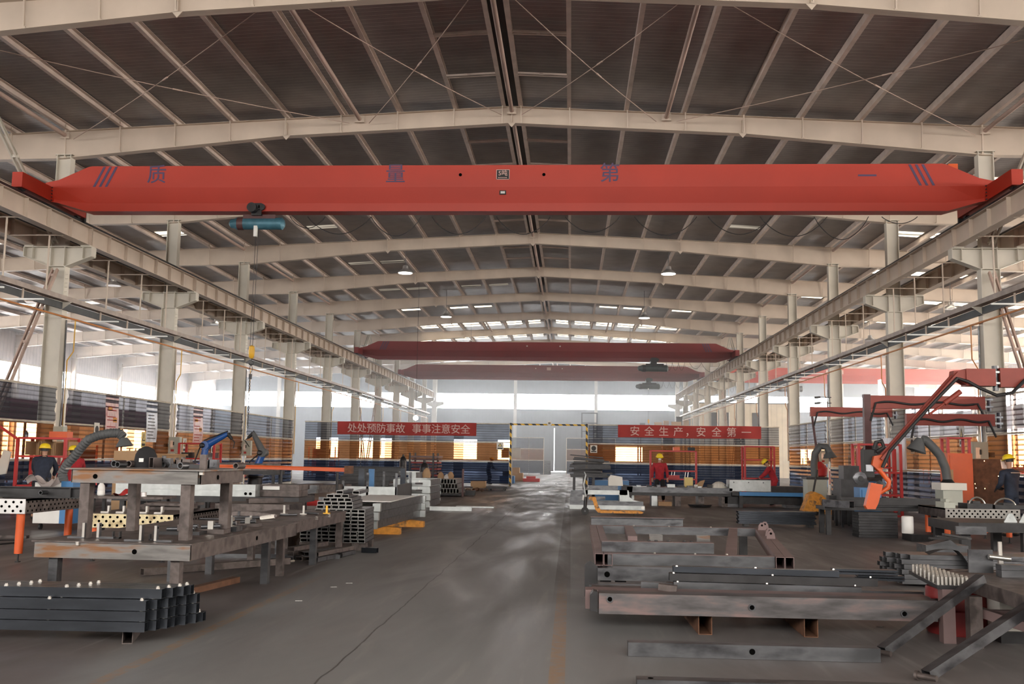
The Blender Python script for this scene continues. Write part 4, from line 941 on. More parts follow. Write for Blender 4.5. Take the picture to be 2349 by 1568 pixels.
MB().lathe((x, y, z), [(.12,0),(.125,.05),(.11,.14),(.08,.2),(.02,.23)], 16).build('mask_shell', M['blackw'], t); MB().box(x-.02, x+.03, y-.13, y-.12, z+.06, z+.10).build('lens', M['white'], t, smooth=False)
x, y, z = onT2(1.32, .02, 1.36+.02); item('bright_stud', MB().box(x-.02, x+.02, y-.03, y+.01, z, z+.045), 'bright', 'bright square stud on the right side of the raised table', 'stud')
# things on the second table
for i, (lx, ly, dx, dy, r) in enumerate(((-.15,.25,.75,.05,.014),(.0,.6,.6,.1,.02),(.5,1.4,.3,.12,.016),(.75,2.0,.25,-.1,.016))):
    x, y, z = onT3(lx, ly); item('round_bar', MB().cyl((x, y, z+r), (x+dx, y+dy, z+r), r, 10), 'steel', f'loose round bar on the second steel table, {nth(i)} from the front', 'bar', 'loose bars on the second table')
for i, (lx, ly, h, m_) in enumerate(((.25,.35,.06,'bright'),(.5,.42,.06,'bright'),(.48,1.9,.13,'bright'),(.78,1.9,.13,'bright'),(1.05,2.2,.12,'hookyel'),(.15,.9,.09,'steel'))):
    x, y, z = onT3(lx, ly); item('upright_pin', MB().box(x-.014, x+.014, y-.014, y+.014, z, z+h).box(x-.05, x+.05, y-.03, y+.03, z, z+.012), m_, f'short upright pin on a small base on the second steel table, {nth(i)} of six', 'pin', 'upright pins on the second table')
x, y, z = onT3(.62, .45); item('channel_offcut', MB().chan((x, y, z+.03), (x+.16, y+.12, z+.05), .05, .05, .005), 'bright', 'small bright channel offcut at the edge of the second table', 'offcut')
x, y, z = onT3(.1, 1.2); item('curved_plate', MB().prism([(x-.2,y,z),(x+.5,y-.02,z),(x+.5,y-.02,z+.03),(x+.1,y,z+.07),(x-.15,y,z+.06)], (0,.15,0)), 'steelr', 'curved dark plate lying on the second steel table', 'plate')
for lx, ly in ((1.13, 1.35), (1.13, 2.0)):
    x, y, z = onT3(lx, ly, .66); item('bright_stud', MB().box(x, x+.03, y-.02, y+.02, z, z+.045), 'bright', f"bright stud on the side apron of the second table, {'nearer' if ly < 1.5 else 'farther'} one", 'stud')
# rectangular tube stack behind the second table
TS = thing; tw, th = .124, .062; ta = R(3.7); first = None; c0 = V(-3.44, 16.8, .13)
def place_tube(x, y, z, lab, group, ln=1.15):
    global first
    if first is None:
        o = MB().hbar((0, 0, 0), (0, ln, 0), tw-.008, th-.006, .007).build('rectangular_tube', M['steel'], smooth=False)
        tag(o, lab, 'steel tube', group); first = o; cut_ends(o)
    else:
        o = first.copy(); COL.objects.link(o); o['label'] = lab; o['group'] = group
    o.matrix_basis = Matrix.Translation((x, y, z)) @ Matrix.Rotation(ta, 4, 'Z'); return o
rows = [9]*9+[8]
random.seed(3)
for r in range(9):
    nc = 9 if r < 8 else 7
    for c in range(nc):
        place_tube(c0.x-tw*(c+.5)+random.uniform(-.006,.006)+(.01 if r == 0 else 0), 16.8+random.uniform(-.02,.03), .13+th*(r+.5), 'open rectangular steel tube in the tall stack behind the second table', 'rectangular tubes of the tall stack')
for r, (a, n) in enumerate(((0,5),(0,5),(.05,4),(.16,3),(.0,0))):
    for c in range(n): place_tube(-3.66-a*.5-tw*(c+.5), 16.82+random.uniform(-.02,.03), .13+th*(9+r+.5), 'open rectangular steel tube in the stepped pile on the tall stack', 'rectangular tubes of the stepped pile')
for x in (-3.90, -3.62): place_tube(x, 16.84, .13+th*13.5, 'open rectangular steel tube in the stepped pile on the tall stack', 'rectangular tubes of the stepped pile')
for i, (x, y, h) in enumerate(((-3.55, 16.95, .13), (-4.45, 16.95, .13), (-3.6, 17.7, .13), (-4.5, 17.7, .13))): item('support_block', MB().box(x-.12, x+.12, y-.08, y+.08, 0, h-.003), 'steelr', f'square support block under the tall tube stack, {nth(i)} of four', 'block', 'blocks under the tall stack')
random.seed(5)
for i in range(9):
    x = -4.2+.13*(i % 4)+random.uniform(-.02,.02); z = .04+.07*(i//4)
    item('loose_channel', MB().hbar((x, 14.9+.1*(i % 3), z), (x+.28, 16.2, z), .11, .062, .005) if i % 2 else MB().chan((x, 15.0, z), (x+.25, 16.1, z), .11, .062, .005, side=-1), 'steelr' if i % 3 else 'steel', f'loose tube offcut lying under the second table, {nth(i)} of nine', 'offcut', 'offcuts under the second table')
item('round_pipe_piece', MB().pipe((-4.1, 15.75, .045), (-3.55, 15.6, .045), .04), 'dark', 'dark round pipe end on the floor beside the leg of the second table', 'pipe')
item('tube_offcut', MB().hbar((-3.42, 16.55, .045), (-3.16, 16.5, .045), .09, .08, .006), 'steelb', 'short bluish tube offcut on the floor in front of the tall stack', 'offcut')
item('bolt_bundle', MB().cyl((-4.22, 14.6, .03), (-4.15, 14.75, .03), .03, 8).cyl((-4.12, 14.62, .03), (-4.07, 14.75, .03), .025, 8), 'bright', 'small bundle of bright bolts on the floor by the table leg', 'bolts')
# galvanised long frames on orange forks
for i in range(3):
    z = .16+i*.17; t = thing('galvanised_rack', f"long galvanised U frame beside the aisle, {['bottom','middle','top'][i]} of three", 'steel frame', (-3.85, 19.7, z), group='galvanised U frames')
    MB().chan((-3.86+.03*i, 19.7, z+.08), (-3.60+.03*i, 23.9, z+.08), .10, .16, .01, side=-1).build('outer_rail', M['steel'], t, smooth=False)
    MB().chan((-4.75, 19.9, z+.08), (-4.45, 23.9, z+.08), .10, .16, .01).build('inner_rail', M['galv'], t, smooth=False)
    MB().box(-3.93+.03*i, -3.78+.03*i, 19.58, 19.7, z, z+.155).build('end_block', M['galv'], t, smooth=False)
    MB().bar((-4.70, 23.6, z+.08), (-3.65, 23.6, z+.08), .08, .14).build('cross_member', M['galv'], t, smooth=False); MB().box(-3.56, -3.44, 23.75, 23.9, z, z+.15).build('end_block', M['galv'], t, smooth=False)
tag(MB().box(-4.7, -3.62, 20.2, 23.4, .66, .675).build('galvanised_sheet', M['white'], smooth=False), 'pale sheet lying on the top galvanised U frame', 'sheet')
for i, (x, y) in enumerate(((-3.66, 20.4), (-3.5, 22.6))): 
    tag(MB().prism([(x-1.0,y,0.002),(x+.2,y,0.002),(x+.2,y,.13),(x-.1,y,.155),(x-1.0,y,.155)], (0,.22,0)).cyl((x+.13,y-.001,.07),(x+.13,y-.006,.07),.03,12).build('support_fork', M['dyel'], smooth=False), f"orange painted support block under the galvanised U frames, {'nearer' if i == 0 else 'farther'} one", 'support')
item('galvanised_bar', MB().box(-4.15, -2.9, 29.6, 29.75, 0.002, .12), 'galv', 'galvanised bar on the floor in front of the pallet stack', 'bar'); item('galvanised_bar', MB().box(-3.6, -2.4, 31.6, 31.9, .002, .04), 'galv', 'flat galvanised plate on the floor right of the pallet stack', 'plate')
# galvanised pallet-like frames
def gframe(x, y, z, lab, w_=1.18, ln=2.6):
    t = thing('galvanised_pallet', lab, 'steel pallet', (x, y, z), group='galvanised pallet frames')
    MB().prism([(x,y,z+.11),(x+w_,y,z+.11),(x+w_-.02,y,z+.195),(x+.05,y,z+.215),(x,y,z+.19)], (0,.08,0)).build('front_beam', M['galv'], t, smooth=False)
    for a in (x, x+w_-.25): MB().box(a, a+.25, y+.005, y+.12, z, z+.11).build('foot_block', M['galv'], t, smooth=False)
    for a in (x+.02, x+w_-.08): MB().chan((a+.03, y+.09, z+.10), (a+.03, y+ln, z+.10), .06, .195, .01, side=-1 if a > x+.1 else 1).build('side_rail', M['steel'], t, smooth=False)
    MB().box(x, x+w_, y+ln-.08, y+ln, z+.11, z+.2).build('rear_beam', M['galv'], t, smooth=False)
    for a in (.35, .7): MB().cyl((x+w_*a, y-.001, z+.155), (x+w_*a, y-.02, z+.155), .022, 8).build('bolt_head', M['bright'], t)
for i in range(4): gframe(-5.55+.01*(i % 2), 31.2, .005+.217*i, f"galvanised pallet frame in the front stack of four, {['bottom','second','third','top'][i]} one")
for i in range(4): gframe(-6.45+.02*(i % 2), 33.9, .13+.235*i, f"galvanised pallet frame in the rear stack of four, {['bottom','second','third','top'][i]} one")
item('timber_sleeper', MB().box(-6.4, -5.4, 33.9, 34.1, 0.002, .125).box(-6.4,-5.4,36,36.2,.002,.125), 'card', 'timber sleepers under the rear galvanised stack', 'sleeper')
# upright dark rack and steel box between
t = thing('steel_bin', 'dark open steel bin with upright posts left of the galvanised pallets', 'bin', (-5.9, 27, 0))
MB().box(-6.2, -4.7, 27.0, 27.06, .35, .75).build('front_panel', M['galv'], t, smooth=False); MB().box(-4.74, -4.68, 27.06, 29.5, .35, .8).build('side_panel', M['dark'], t, smooth=False); MB().box(-6.2, -6.14, 27.06, 29.5, .35, .8).build('side_panel', M['dark'], t, smooth=False); MB().box(-6.2, -4.7, 27, 29.5, .3, .35).build('bin_floor', M['steelr'], t, smooth=False)
for x in (-6.17, -5.5, -4.71):
    for y in (27.03, 29.4): MB().box(x-.03, x+.03, y-.03, y+.03, 0.0, 1.12 if x > -6 else .9).build('post', M['steel'], t, smooth=False)
# grey box frames lying crossed
for i, (x, y, z, a, l) in enumerate(((-7.4, 25.2, .62, 8, 'grey box-section frame leaning on top of the pile left of the tube stack'), (-7.1, 24.8, .34, -2, 'grey box-section frame with square feet, lower one of the pile'))):
    t = thing('box_section_pallet', l, 'steel frame', (x, y, z), R(-a), 'grey box frames')
    MB().box(0, 1.0, 0, .1, 0, .1).build('front_member', M['steel'], t, smooth=False, local=True)
    for q in (0, .82): MB().box(q, q+.2, .02, .14, .1, .2).build('corner_block', M['steel'], t, smooth=False, local=True); MB().box(q, q+.15, .1, 2.6, 0, .18).build('side_member', M['steelr'], t, smooth=False, local=True)
item('pile_base', MB().box(-7.5, -6.0, 24.9, 27.6, .22, .335), 'steelr', 'flat grey plate bundle under the box-section frames', 'plate')
for i, (x, y) in enumerate(((-7.3,25.1),(-6.2,25.1),(-7.3,27.2),(-6.2,27.2))): item('trestle_leg', MB().box(x-.06, x+.06, y-.06, y+.06, 0, .218), 'dark', f'short dark trestle block under the box frames, {nth(i)} of four', 'block', 'blocks under the box frames')
tag(MB().prism([(-6.55,22.3,.45),(-5.8,22.3,.45),(-5.8,22.3,.56),(-6.25,22.3,.57),(-6.6,22.3,.66),(-6.75,22.3,.66),(-6.75,22.3,.38),(-6.55,22.3,.38)], (0,.3,0)).box(-6.7,-6.6,22.35,22.45,0,.38).box(-5.95,-5.85,22.35,22.45,0,.45).build('red_bracket', M['red'], smooth=False), 'bright red hooked bracket behind the tube stack', 'bracket').location.x = .42
# orange beam on a manipulator
t = thing('orange_beam', 'long flat orange beam resting on stands across the left work area', 'beam', (-8, 25, 1.15))
MB().prism([(-10.2,25.6,1.235),(-5.65,25.0,1.17),(-5.65,25.0,1.27),(-8.0,25.3,1.30),(-10.2,25.6,1.305)], (0,.12,0)).build('beam', M['orange'], t, smooth=False)
MB().box(-5.68, -5.5, 24.95, 25.2, 1.13, 1.32).build('end_knuckle', M['rust'], t, smooth=False)
for x, y in ((-9.8,25.65), (-7.4,25.35), (-5.9,25.15)): MB().cyl((x, y, 0), (x, y, 1.2), .035, 8).build('stand', M['dark'], t)
# long white-grey box beams
for i in range(2):
    t = thing('white_box_beam', f"long pale grey box beam with end holes, {'upper' if i else 'lower'} of two", 'beam', (-7.9, 20.2, .73+.12*i), group='pale box beams')
    MB().box(-9.35, -6.42, 20.2, 20.5, .72+.122*i, .84+.122*i).build('beam_body', M['galv'], t, smooth=False)
    MB().box(-6.42, -5.6, 20.5, 21.2, .72+.122*i, .84+.122*i).build('end_section', M['steelr'], t, smooth=False)
    if i == 0:
        for x in (-9.15, -9.03, -6.62, -6.52): MB().cyl((x, 20.199, .78), (x, 20.19, .78), .03, 14).build('bolt_hole', M['void'], t)
tag(MB().box(-6.35,-6.0,20.46,20.49,.86,.93).build('label_plate', M['white'], smooth=False),'white label plate on the end of the pale box beams','label')
t = thing('work_trestle', 'dark trestle bench carrying the pale box beams', 'trestle', (-7.9, 20.4, 0)); MB().box(-9.4, -5.5, 20.15, 21.4, .60, .715).build('bench_top', M['dark'], t, smooth=False)
for x in (-9.2, -7.5, -5.7):
    for y in (20.25, 21.3): MB().box(x-.05, x+.05, y-.05, y+.05, 0, .60).build('leg', M['dark'], t, smooth=False)
# perforated welding tables
PERF = [0]
def perf_table(lab, x0, x1, y0, y1, z0, z1, mf, legs, orange='orange'):
    t = thing('welding_table', lab, 'welding table', ((x0+x1)/2, y0, 0), group='perforated welding tables')
    MB().box(x0, x1, y0+.01, y1, z1-.03, z1).build('table_top', M['steelr'], t, smooth=False)
    MB().box(x0, x1, y0, y0+.02, z0, z1).build('front_skirt', M[mf], t, smooth=False)
    for x, dx in ((x0, .02), (x1-.02, .02)): MB().box(x, x+dx, y0+.02, y1, z0, z1).build('side_skirt', M['steelr'], t, smooth=False)
    h = MB(); n = 0; st = (z1-z0)/3.0
    for r in range(3):
        x = x1-.06-(st*.82 if r % 2 else 0)
        while x > x0+.03: h.lathe((x, y0-.001, z1-.045-r*st*.9), [(.019,0),(.019,.003)], 12, ax=(0,-1,0)); x -= st*1.65
        y = y0+.08+(st*.82 if r % 2 else 0)
        while y < y1-.05: h.lathe((x1+.0, y, z1-.045-r*st*.9), [(.016,0),(.016,.003)], 10, ax=(1,0,0)); y += st*1.65
    h.build('hole_pattern', M['void'], t)
    for lx, ly in legs:
        l = MB().cyl((lx, ly, .12), (lx, ly, z0), .058, 20).build('leg', M[orange], t); MB().cyl((lx, ly, 0.01), (lx, ly, .12), .012, 8).lathe((lx, ly, 0), [(.04,0),(.04,.012)], 12).build('levelling_foot', M['dark'], l)
    return t
M['perfw'] = mat('perforated_table_bright', (.60,.60,.60), .4, .5, .1)
M['perfy'] = mat('perforated_table_heat_tinted', (.52,.45,.28), .4, .5, .25, 5, (.30,.22,.12), .42)
perf_table('bright perforated welding table on orange legs at the left edge', -9.6, -7.82, 14.05, 15.7, .69, .90, 'perfw', ((-7.93,14.15),(-7.93,15.55),(-9.45,14.15),(-9.45,15.55)))
perf_table('heat-tinted perforated welding table behind the low steel table', -7.15, -5.78, 14.4, 16.3, .49, .69, 'perfy', ((-7.0,14.5),(-7.0,16.2),(-5.95,14.5),(-5.95,16.2)))
t = thing('channel_beam', 'dark H-section beam lying on the bright perforated table', 'beam', (-8.5, 14.3, .9))
MB().ibeam((-9.6, 14.35, .985), (-7.15, 14.45, .985), .14, .16, .012, .01).build('beam_body', M['dark'], t, smooth=False); MB().pipe((-7.72, 14.26, .985), (-7.72, 14.42, .985), .03).build('boss', M['steel'], t); MB().box(-7.35, -7.33, 14.38, 14.52, .91, 1.06).build('end_plate', M['dark'], t, smooth=False)
item('angle_clamp', MB().box(-8.5,-8.25,14.02,14.2,.902,.92).box(-8.35,-8.33,14.05,14.2,.902,1.03).box(-8.5,-8.33,14.05,14.2,1.015,1.03), 'bright', 'bright angle clamp at the front edge of the bright perforated table', 'clamp')
for i, (x, y, m_) in enumerate(((-6.85,14.6,'bright'),(-6.62,14.6,'bright'),(-6.28,14.62,'bright'),(-6.05,14.62,'bright'))): item('setup_block', MB().box(x-.10, x+.02, y-.03, y+.03, .692, .715).box(x, x+.03, y-.03, y+.03, .715, .80), m_, f'small bright L-shaped set-up block on the heat-tinted table, {nth(i)} from the left', 'block', 'set-up blocks on the tinted table')
for i, (x, y, r, h) in enumerate(((-5.7, 15.0, .09, .14), (-6.3, 15.6, .05, .1))): item('steel_pot', MB().lathe((x if i else -6.0, y+.5, .692), [(r,0),(r,h*.8),(r*1.4,h*.82),(r*1.4,h)], 16), 'steel', f"round steel flange pot at the rear of the heat-tinted table, {'larger' if i == 0 else 'smaller'} one", 'pot')
item('plate_pile', MB().box(-6.9,-6.1,15.6,16.2,.692,.76).box(-6.7,-5.95,15.5,16.1,.76,.80).prism([(-6.1,15.5,.8),(-5.98,15.5,.8),(-5.93,15.5,1.02),(-6.0,15.5,1.03)],(0,.02,0)), 'steelr', 'pile of dark plates at the rear of the heat-tinted table', 'plates')
item('box_tube', MB().hbar((-5.6,17.2,.78),(-5.1,17.6,.78),.14,.08,.006), 'steelr', 'open box tube resting on a crate behind the raised table', 'steel tube'); item('steel_crate', MB().box(-6.1,-4.8,17.0,18.0,0,.735), 'steelr', 'dark steel crate behind the raised table', 'crate')
# side bench with sprayer, red mask and can
t = thing('small_bench', 'dark small bench carrying the white sprayer', 'bench', (-7.6, 16.9, 0)); MB().box(-8.25, -6.9, 16.7, 17.3, .80, .84).build('bench_top', M['steelr'], t, smooth=False)
for x in (-8.15, -7.0):
    for y in (16.8, 17.2): MB().box(x-.025, x+.025, y-.025, y+.025, 0, .80).build('leg', M['dark'], t, smooth=False)
t = thing('sprayer_bottle', 'white pressure sprayer bottle with red pump head', 'sprayer', (-8.05, 16.85, .84))
MB().lathe((-8.05,16.85,.841), [(.05,0),(.065,.02),(.062,.08),(.058,.09),(.062,.10),(.055,.17),(.03,.21),(.025,.225)], 16).build('bottle_body', M['white'], t)
MB().lathe((-8.05,16.85,1.065), [(.04,0),(.045,.02),(.03,.05),(.02,.07)], 12).box(-8.15,-8.06,16.84,16.86,1.08,1.10).box(-8.15,-8.135,16.84,16.86,1.02,1.10).build('pump_head', M['red'], t)
tag(MB().grid(lambda u, v: V(-7.85+.4*u, 16.75+.25*v, .845+.09*math.sin(u*3.1)*(.4+.6*v)+.03*math.sin(u*9+v*4)), 10, 5).build('red_cloth', M['red']), 'crumpled red cloth heaped on the small bench', 'cloth')
item('tin_can', MB().lathe((-7.3,16.85,.841), [(.05,0),(.05,.07)], 14), 'alu', 'short shiny tin can on the small bench', 'can')
# fume extractor and its duct
t = thing('fume_extractor', 'blue and white fume extractor with a grey hose arm, left side', 'fume extractor', (-10.4, 20.2, 0))
MB().box(-10.9, -10.35, 19.9, 20.6, .13, .95).build('cabinet_body', M['white'], t, smooth=False); MB().box(-10.35, -10.1, 19.9, 20.6, .13, .98).build('blue_side', M['blue'], t, smooth=False)
MB().box(-10.35, -10.11, 19.89, 19.9, .55, .75).build('control_panel', M['white'], t, smooth=False)
for x in (-10.8, -10.2): MB().cyl((x, 20.0, .06), (x+.04, 20.0, .06), .06, 12).build('castor', M['black'], t)
pts = [(-10.45,20.2,.95),(-10.5,20.2,1.15),(-10.38,20.15,1.33),(-10.2,20.1,1.50),(-10.05,20.05,1.68),(-9.88,20,1.84),(-9.65,20,1.93),(-9.4,19.95,1.97),(-9.22,19.95,1.97),(-9.12,19.95,1.88)]
fine = []; rr = []
for a, b_ in zip(pts, pts[1:]):
    for k in range(7): fine.append(V(a).lerp(V(b_), k/7)); 
for k in range(len(fine)): rr.append(.098 if k % 2 else .084)
MB().tube(fine, rr, 14).build('flexible_hose', M['hose'], t)
MB().lathe((-9.12,19.95,1.88), [(.06,0),(.09,.03),(.17,.17),(.165,.18),(.08,.04)], 18, ax=(.12,0,-1)).build('suction_hood', M['hose'], t)
b = MB().grid(lambda u, v: V(-10.95+.6*u, 19.55+.3*v, .97+.10*math.sin(u*7)*(1-v*.3)+.06*math.sin(v*8+u*3)), 12, 6)
tag(b.build('plastic_bag', mat('clear_bag_film', (.50,.44,.42), .2, var=.1)), 'crumpled clear plastic bag on the fume extractor', 'bag')
tag(MB().tube([(-9.9+.35*math.cos(a)*(1+.1*math.sin(3*a)), 16.9+.5*math.sin(a), .012) for a in [i*.35 for i in range(22)]], .011, 6).build('floor_cable', M['black']), 'loop of black cable lying on the floor behind the orange legs', 'cable')
item('floor_bar', MB().box(-10.5,-9.9,17.9,18.0,.0,.05), 'steelr', 'short bar on the floor in front of the fume extractor', 'bar')
# red shelving with cartons
def shelf(x0, x1, y0, y1, zs, lab, cart=True, brace_=True):
    t = thing('red_shelf', lab, 'shelf', ((x0+x1)/2, y0, 0), group='red steel shelves')
    for x in (x0, x1):
        for y in (y0, y1): MB().box(x-.035, x+.035, y-.035, y+.035, 0, zs[-1]+.04).build('upright', M['red'], t, smooth=False)
    for z in zs: MB().box(x0, x1, y0, y1, z, z+.05).build('shelf_board', M['red'], t, smooth=False)
    if brace_:
        MB().bar((x0, y0-.03, zs[-1]), (x0-.55, y0-.03, zs[-1]+.35), .06, .03, (0,1,0)).bar((x0,y0-.03,.55),(x0-.4,y0-.03,.2),.06,.03,(0,1,0)).build('side_brace', M['red'], t, smooth=False)
    return t
shelf(-14.0, -12.75, 24.6, 25.3, (.15, .68, 1.42, 1.88), 'red shelf with open cartons near the left column')
for i, x in enumerate((-13.88, -13.48, -13.1)):
    c = MB().box(x, x+.36, 24.95, 25.28, 1.475, 1.48).box(x, x+.36, 25.25, 25.28, 1.48, 1.83).box(x, x+.015, 24.75, 25.28, 1.48, 1.83).box(x+.345, x+.36, 24.75, 25.28, 1.48, 1.83)
    tag(c.build('open_carton', M['card'], smooth=False), f'open cardboard carton on the upper shelf of the near red shelf, {nth(i)} from the left', 'carton', 'open cartons on the red shelf')
item('orange_case', MB().box(-13.25,-12.78,24.7,25.0,1.932,2.08), 'orange', 'orange tool case on top of the near red shelf', 'case')
item('small_bottle', MB().lathe((-13.9,24.8,1.932), [(.05,0),(.05,.1),(.02,.14),(.02,.17)], 10), 'steel', 'small grey bottle on top of the near red shelf', 'bottle')
for i, x in enumerate((-13.0,-12.93,-12.86)): item('binder', MB().box(x-.03,x+.03,24.8,25.1,.732,1.0), 'white' if i % 2 else 'black', f'upright binder on the lower board of the near red shelf, {nth(i)} from the left', 'binder', 'binders on the red shelf')
item('brown_carton', MB().box(-13.95,-13.4,24.7,25.2,.202,.62), 'card', 'closed carton on the bottom board of the near red shelf', 'carton')
t = thing('paper_sheaf', 'sheaf of papers hanging at the left end of the near red shelf', 'paper', (-14.3, 24.4, 1.2)); MB().prism([(-14.5,24.5,.95),(-14.2,24.5,1.0),(-14.1,24.5,1.55),(-14.3,24.5,1.6)], (0,.04,0)).build('sheets', M['sign'], t, smooth=False)
shelf(-14.2, -12.9, 35.6, 36.3, (.15, .75, 1.35, 1.9), 'red shelf in front of the second left column', brace_=False)
for i, x in enumerate((-14.0,-13.5,-13.1)): item('stored_part', MB().box(x-.15,x+.15,35.7,36.2,1.402,1.402+.2+.1*(i % 2)), ('dark','card','steel')[i], f'stored part on the shelf in front of the second left column, {nth(i)} from the left', 'part', 'parts on the second red shelf')
# cardboard stack, tan board and machines in the middle distance on the left
item('carton_stack', MB().box(-12.55,-11.9,29.8,30.4,.9,1.5).box(-12.7,-11.85,29.75,30.45,1.5,1.55), 'card', 'tall brown carton beside the blue robots', 'carton'); item('steel_cabinet', MB().box(-12.9,-11.6,29.6,30.6,0,.9), 'dark', 'dark cabinet under the tall brown carton', 'cabinet')
item('tan_board', MB().box(-11.2,-10.6,24.0,24.05,.0,1.62), 'card', 'tan board with a notch standing behind the raised table', 'board')
# blue welding robots
M['robot'] = mat('robot_blue', (.02,.09,.32), .3, var=.08)
def robot(x, y, lab, pose, m='robot', m2='robot'):
    t = thing('welding_robot', lab, 'robot arm', (x, y, 0), group='welding robot arms')
    MB().lathe((x, y, 0), [(.32,0),(.32,.06),(.22,.08),(.22,.85),(.26,.87),(.26,.93)], 18).build('pedestal', M['dark'], t)
    j = [V(x, y, .93)]+[V(x+a, y, b_) for a, b_ in pose]
    MB().lathe((x, y, .93), [(.2,0),(.21,.15),(.15,.28),(.1,.32)], 16).build('turret', M[m], t)
    a = MB().tube([j[1], j[1].lerp(j[2],.3), j[2]], [.13,.11,.10], 12); a.lathe(j[1]+V(0,.14,0), [(.14,0),(.14,.28)], 16, ax=(0,-1,0)); a.build('lower_arm', M[m], t)
    b = MB().tube([j[2]-(j[3]-j[2])*.15, j[2], j[3]], [.13,.12,.07], 12); b.lathe(j[2]+V(0,.15,0), [(.13,0),(.13,.30)], 16, ax=(0,-1,0)); b.build('upper_arm', M[m2], t)
    MB().lathe(j[2]+V(-.06,-.14,.0), [(.08,0),(.08,.06),(.04,.1)], 14, ax=(0,-1,0)).build('motor_cap', M['dark'], t)
    w_ = MB().tube([j[3], j[4]], [.065,.045], 10).tube([j[4], j[4]+(j[4]-j[3])*.6, j[4]+V(.05,0,-.28)], [.02,.02,.012], 8); w_.build('torch_wrist', M['black'], t)
    MB().tube([j[0]+V(-.15,0,.1), j[1]+V(-.22,0,.2), j[2]+V(-.2,0,-.1), j[2]+V(-.05,0,.16), j[3]+V(0,0,.08)], .022, 8).build('cable_hose', M['black'], t)
robot(-11.25, 30, 'blue welding robot with its arm reaching right, left of the third column', [(.02,1.15),(.12,1.82),(.78,2.18),(.92,2.02)])
robot(-9.75, 30.6, 'blue welding robot with its arm folded upright, right of the third column', [(.02,1.15),(.22,1.62),(-.12,2.22),(-.28,2.08)], 'robot', 'hose')
t = thing('robot_table', 'dark work table between the two blue robots', 'table', (-10.2, 29.2, 0)); MB().box(-10.7,-8.6,28.9,29.8,.98,1.1).build('table_top', M['dark'], t, smooth=False); MB().box(-10.6,-8.7,28.95,29.7,1.1,1.3).build('workpiece', M['steelr'], t, smooth=False)
for x in (-10.6,-8.7):
    for y in (29.0,29.7): MB().box(x-.04,x+.04,y-.04,y+.04,0,.98).build('leg', M['dark'], t, smooth=False)
# dark beam bundle, blue posts
for i in range(4): item('dark_beam', MB().ibeam((-7.75+.1*i, 33+.05*i, .62+.15*i+.075), (-3.0-3.0+.15*i, 33.0, .62+.15*i+.075), .15, .15), 'dark', f"dark steel beam in the bundle behind the box frames, {['bottom','second','third','top'][i]} one", 'beam', 'dark beam bundle')
for i, x in enumerate((-7.4,-6.3)): item('steel_trestle', MB().box(x-.06,x+.06,32.9,33.2,0,.615), 'dark', f"dark trestle under the beam bundle, {'left' if i == 0 else 'right'} one", 'trestle')
for i, (x, y) in enumerate(((-6.0,28.6),(-5.75,28.8),(-5.2,31.0))): item('blue_post', MB().box(x-.08,x+.08,y-.05,y+.05,0,1.2), 'blue' if i == 1 else 'steelb', f'short upright blue-grey post near the box frames, {nth(i)} from the left', 'post', 'blue-grey posts')
item('gas_cylinder', MB().lathe((-5.3,36.2,0), [(.17,0),(.17,1.15),(.12,1.3),(.05,1.36),(.05,1.45)], 16), 'dark', 'dark gas cylinder standing behind the galvanised pallets', 'gas cylinder')
item('gas_cylinder', MB().lathe((-7.9,47.0,0), [(.17,0),(.17,1.35),(.12,1.5),(.05,1.56),(.05,1.65)], 16), 'dark', 'dark gas cylinder near the cross fence left of the red rack', 'gas cylinder')
# red-brown stack by the fence
t = thing('red_brown_stack_rack', 'rack of stacked red-brown frames before the cross fence', 'rack', (-7.4, 51, 0))
for i in range(8): MB().box(-8.1+.02*(i % 3), -6.75+.03*(i % 2), 50.6, 52.2, .25+.16*i, .34+.16*i).build('stacked_frame', M['brownp'] if i % 2 else M['craneD'], t, smooth=False)
for x in (-8.15, -6.95):
    for y in (50.5, 52.3): MB().box(x-.04,x+.04,y-.04,y+.04,0,1.75).build('post', M['dark'], t, smooth=False)
MB().box(-8.2,-6.7,50.5,52.3,1.5,1.6).build('top_frame', M['pinkst'], t, smooth=False)
# upright tubes bundle on a stillage
proto2 = None
for r in range(3):
    for c in range(8 if r else 9):
        if r == 2 and c < 1: continue
        x, z = -5.5+.125*c+(.06 if r == 1 else 0), .13+.19*r
        lab = 'dark rectangular tube standing on edge in the bundle near the fence'
        if proto2 is None: proto2 = tag(MB().hbar((x, 40, z+.09), (x, 42.2, z+.09), .11, .18, .008).build('edge_tube', M['steel'], smooth=False), lab, 'steel tube', 'tubes on edge near the fence'); px_, pz_ = x, z; cut_ends(proto2)
        else: c_ = proto2.copy(); COL.objects.link(c_); c_.location = (x-px_, 0, z-pz_)
t = thing('stillage', 'dark stillage frame under the tubes on edge', 'stillage', (-5, 40.5, 0)); MB().box(-5.65,-4.35,39.95,42.3,.04,.12).build('stillage_base', M['dark'], t, smooth=False)
for x in (-5.68,-4.3): MB().box(x-.035,x+.035,40.0,40.1,.0,1.1).build('post', M['brownp'], t, smooth=False)
MB().box(-4.3,-3.9,41.0,41.3,.02,.22).build('side_tube', M['dark'], t, smooth=False)
for i, (x, h) in enumerate(((-5.35,.22),(-5.1,.14),(-4.95,.24))): item('paper_sack', MB().lathe((x+.1,40.5,.70), [(.13,0),(.14,h*.5),(.08,h),(.02,h+.04)], 10), 'card' if i != 1 else 'white', f'small sack on the tubes on edge, {nth(i)} from the left', 'sack', 'sacks on the tubes')
item('tan_sack', MB().lathe((-4.75,33.0,.883), [(.13,0),(.15,.12),(.1,.25),(.03,.32)], 12), 'card', 'tan sack standing on the front galvanised stack', 'sack')
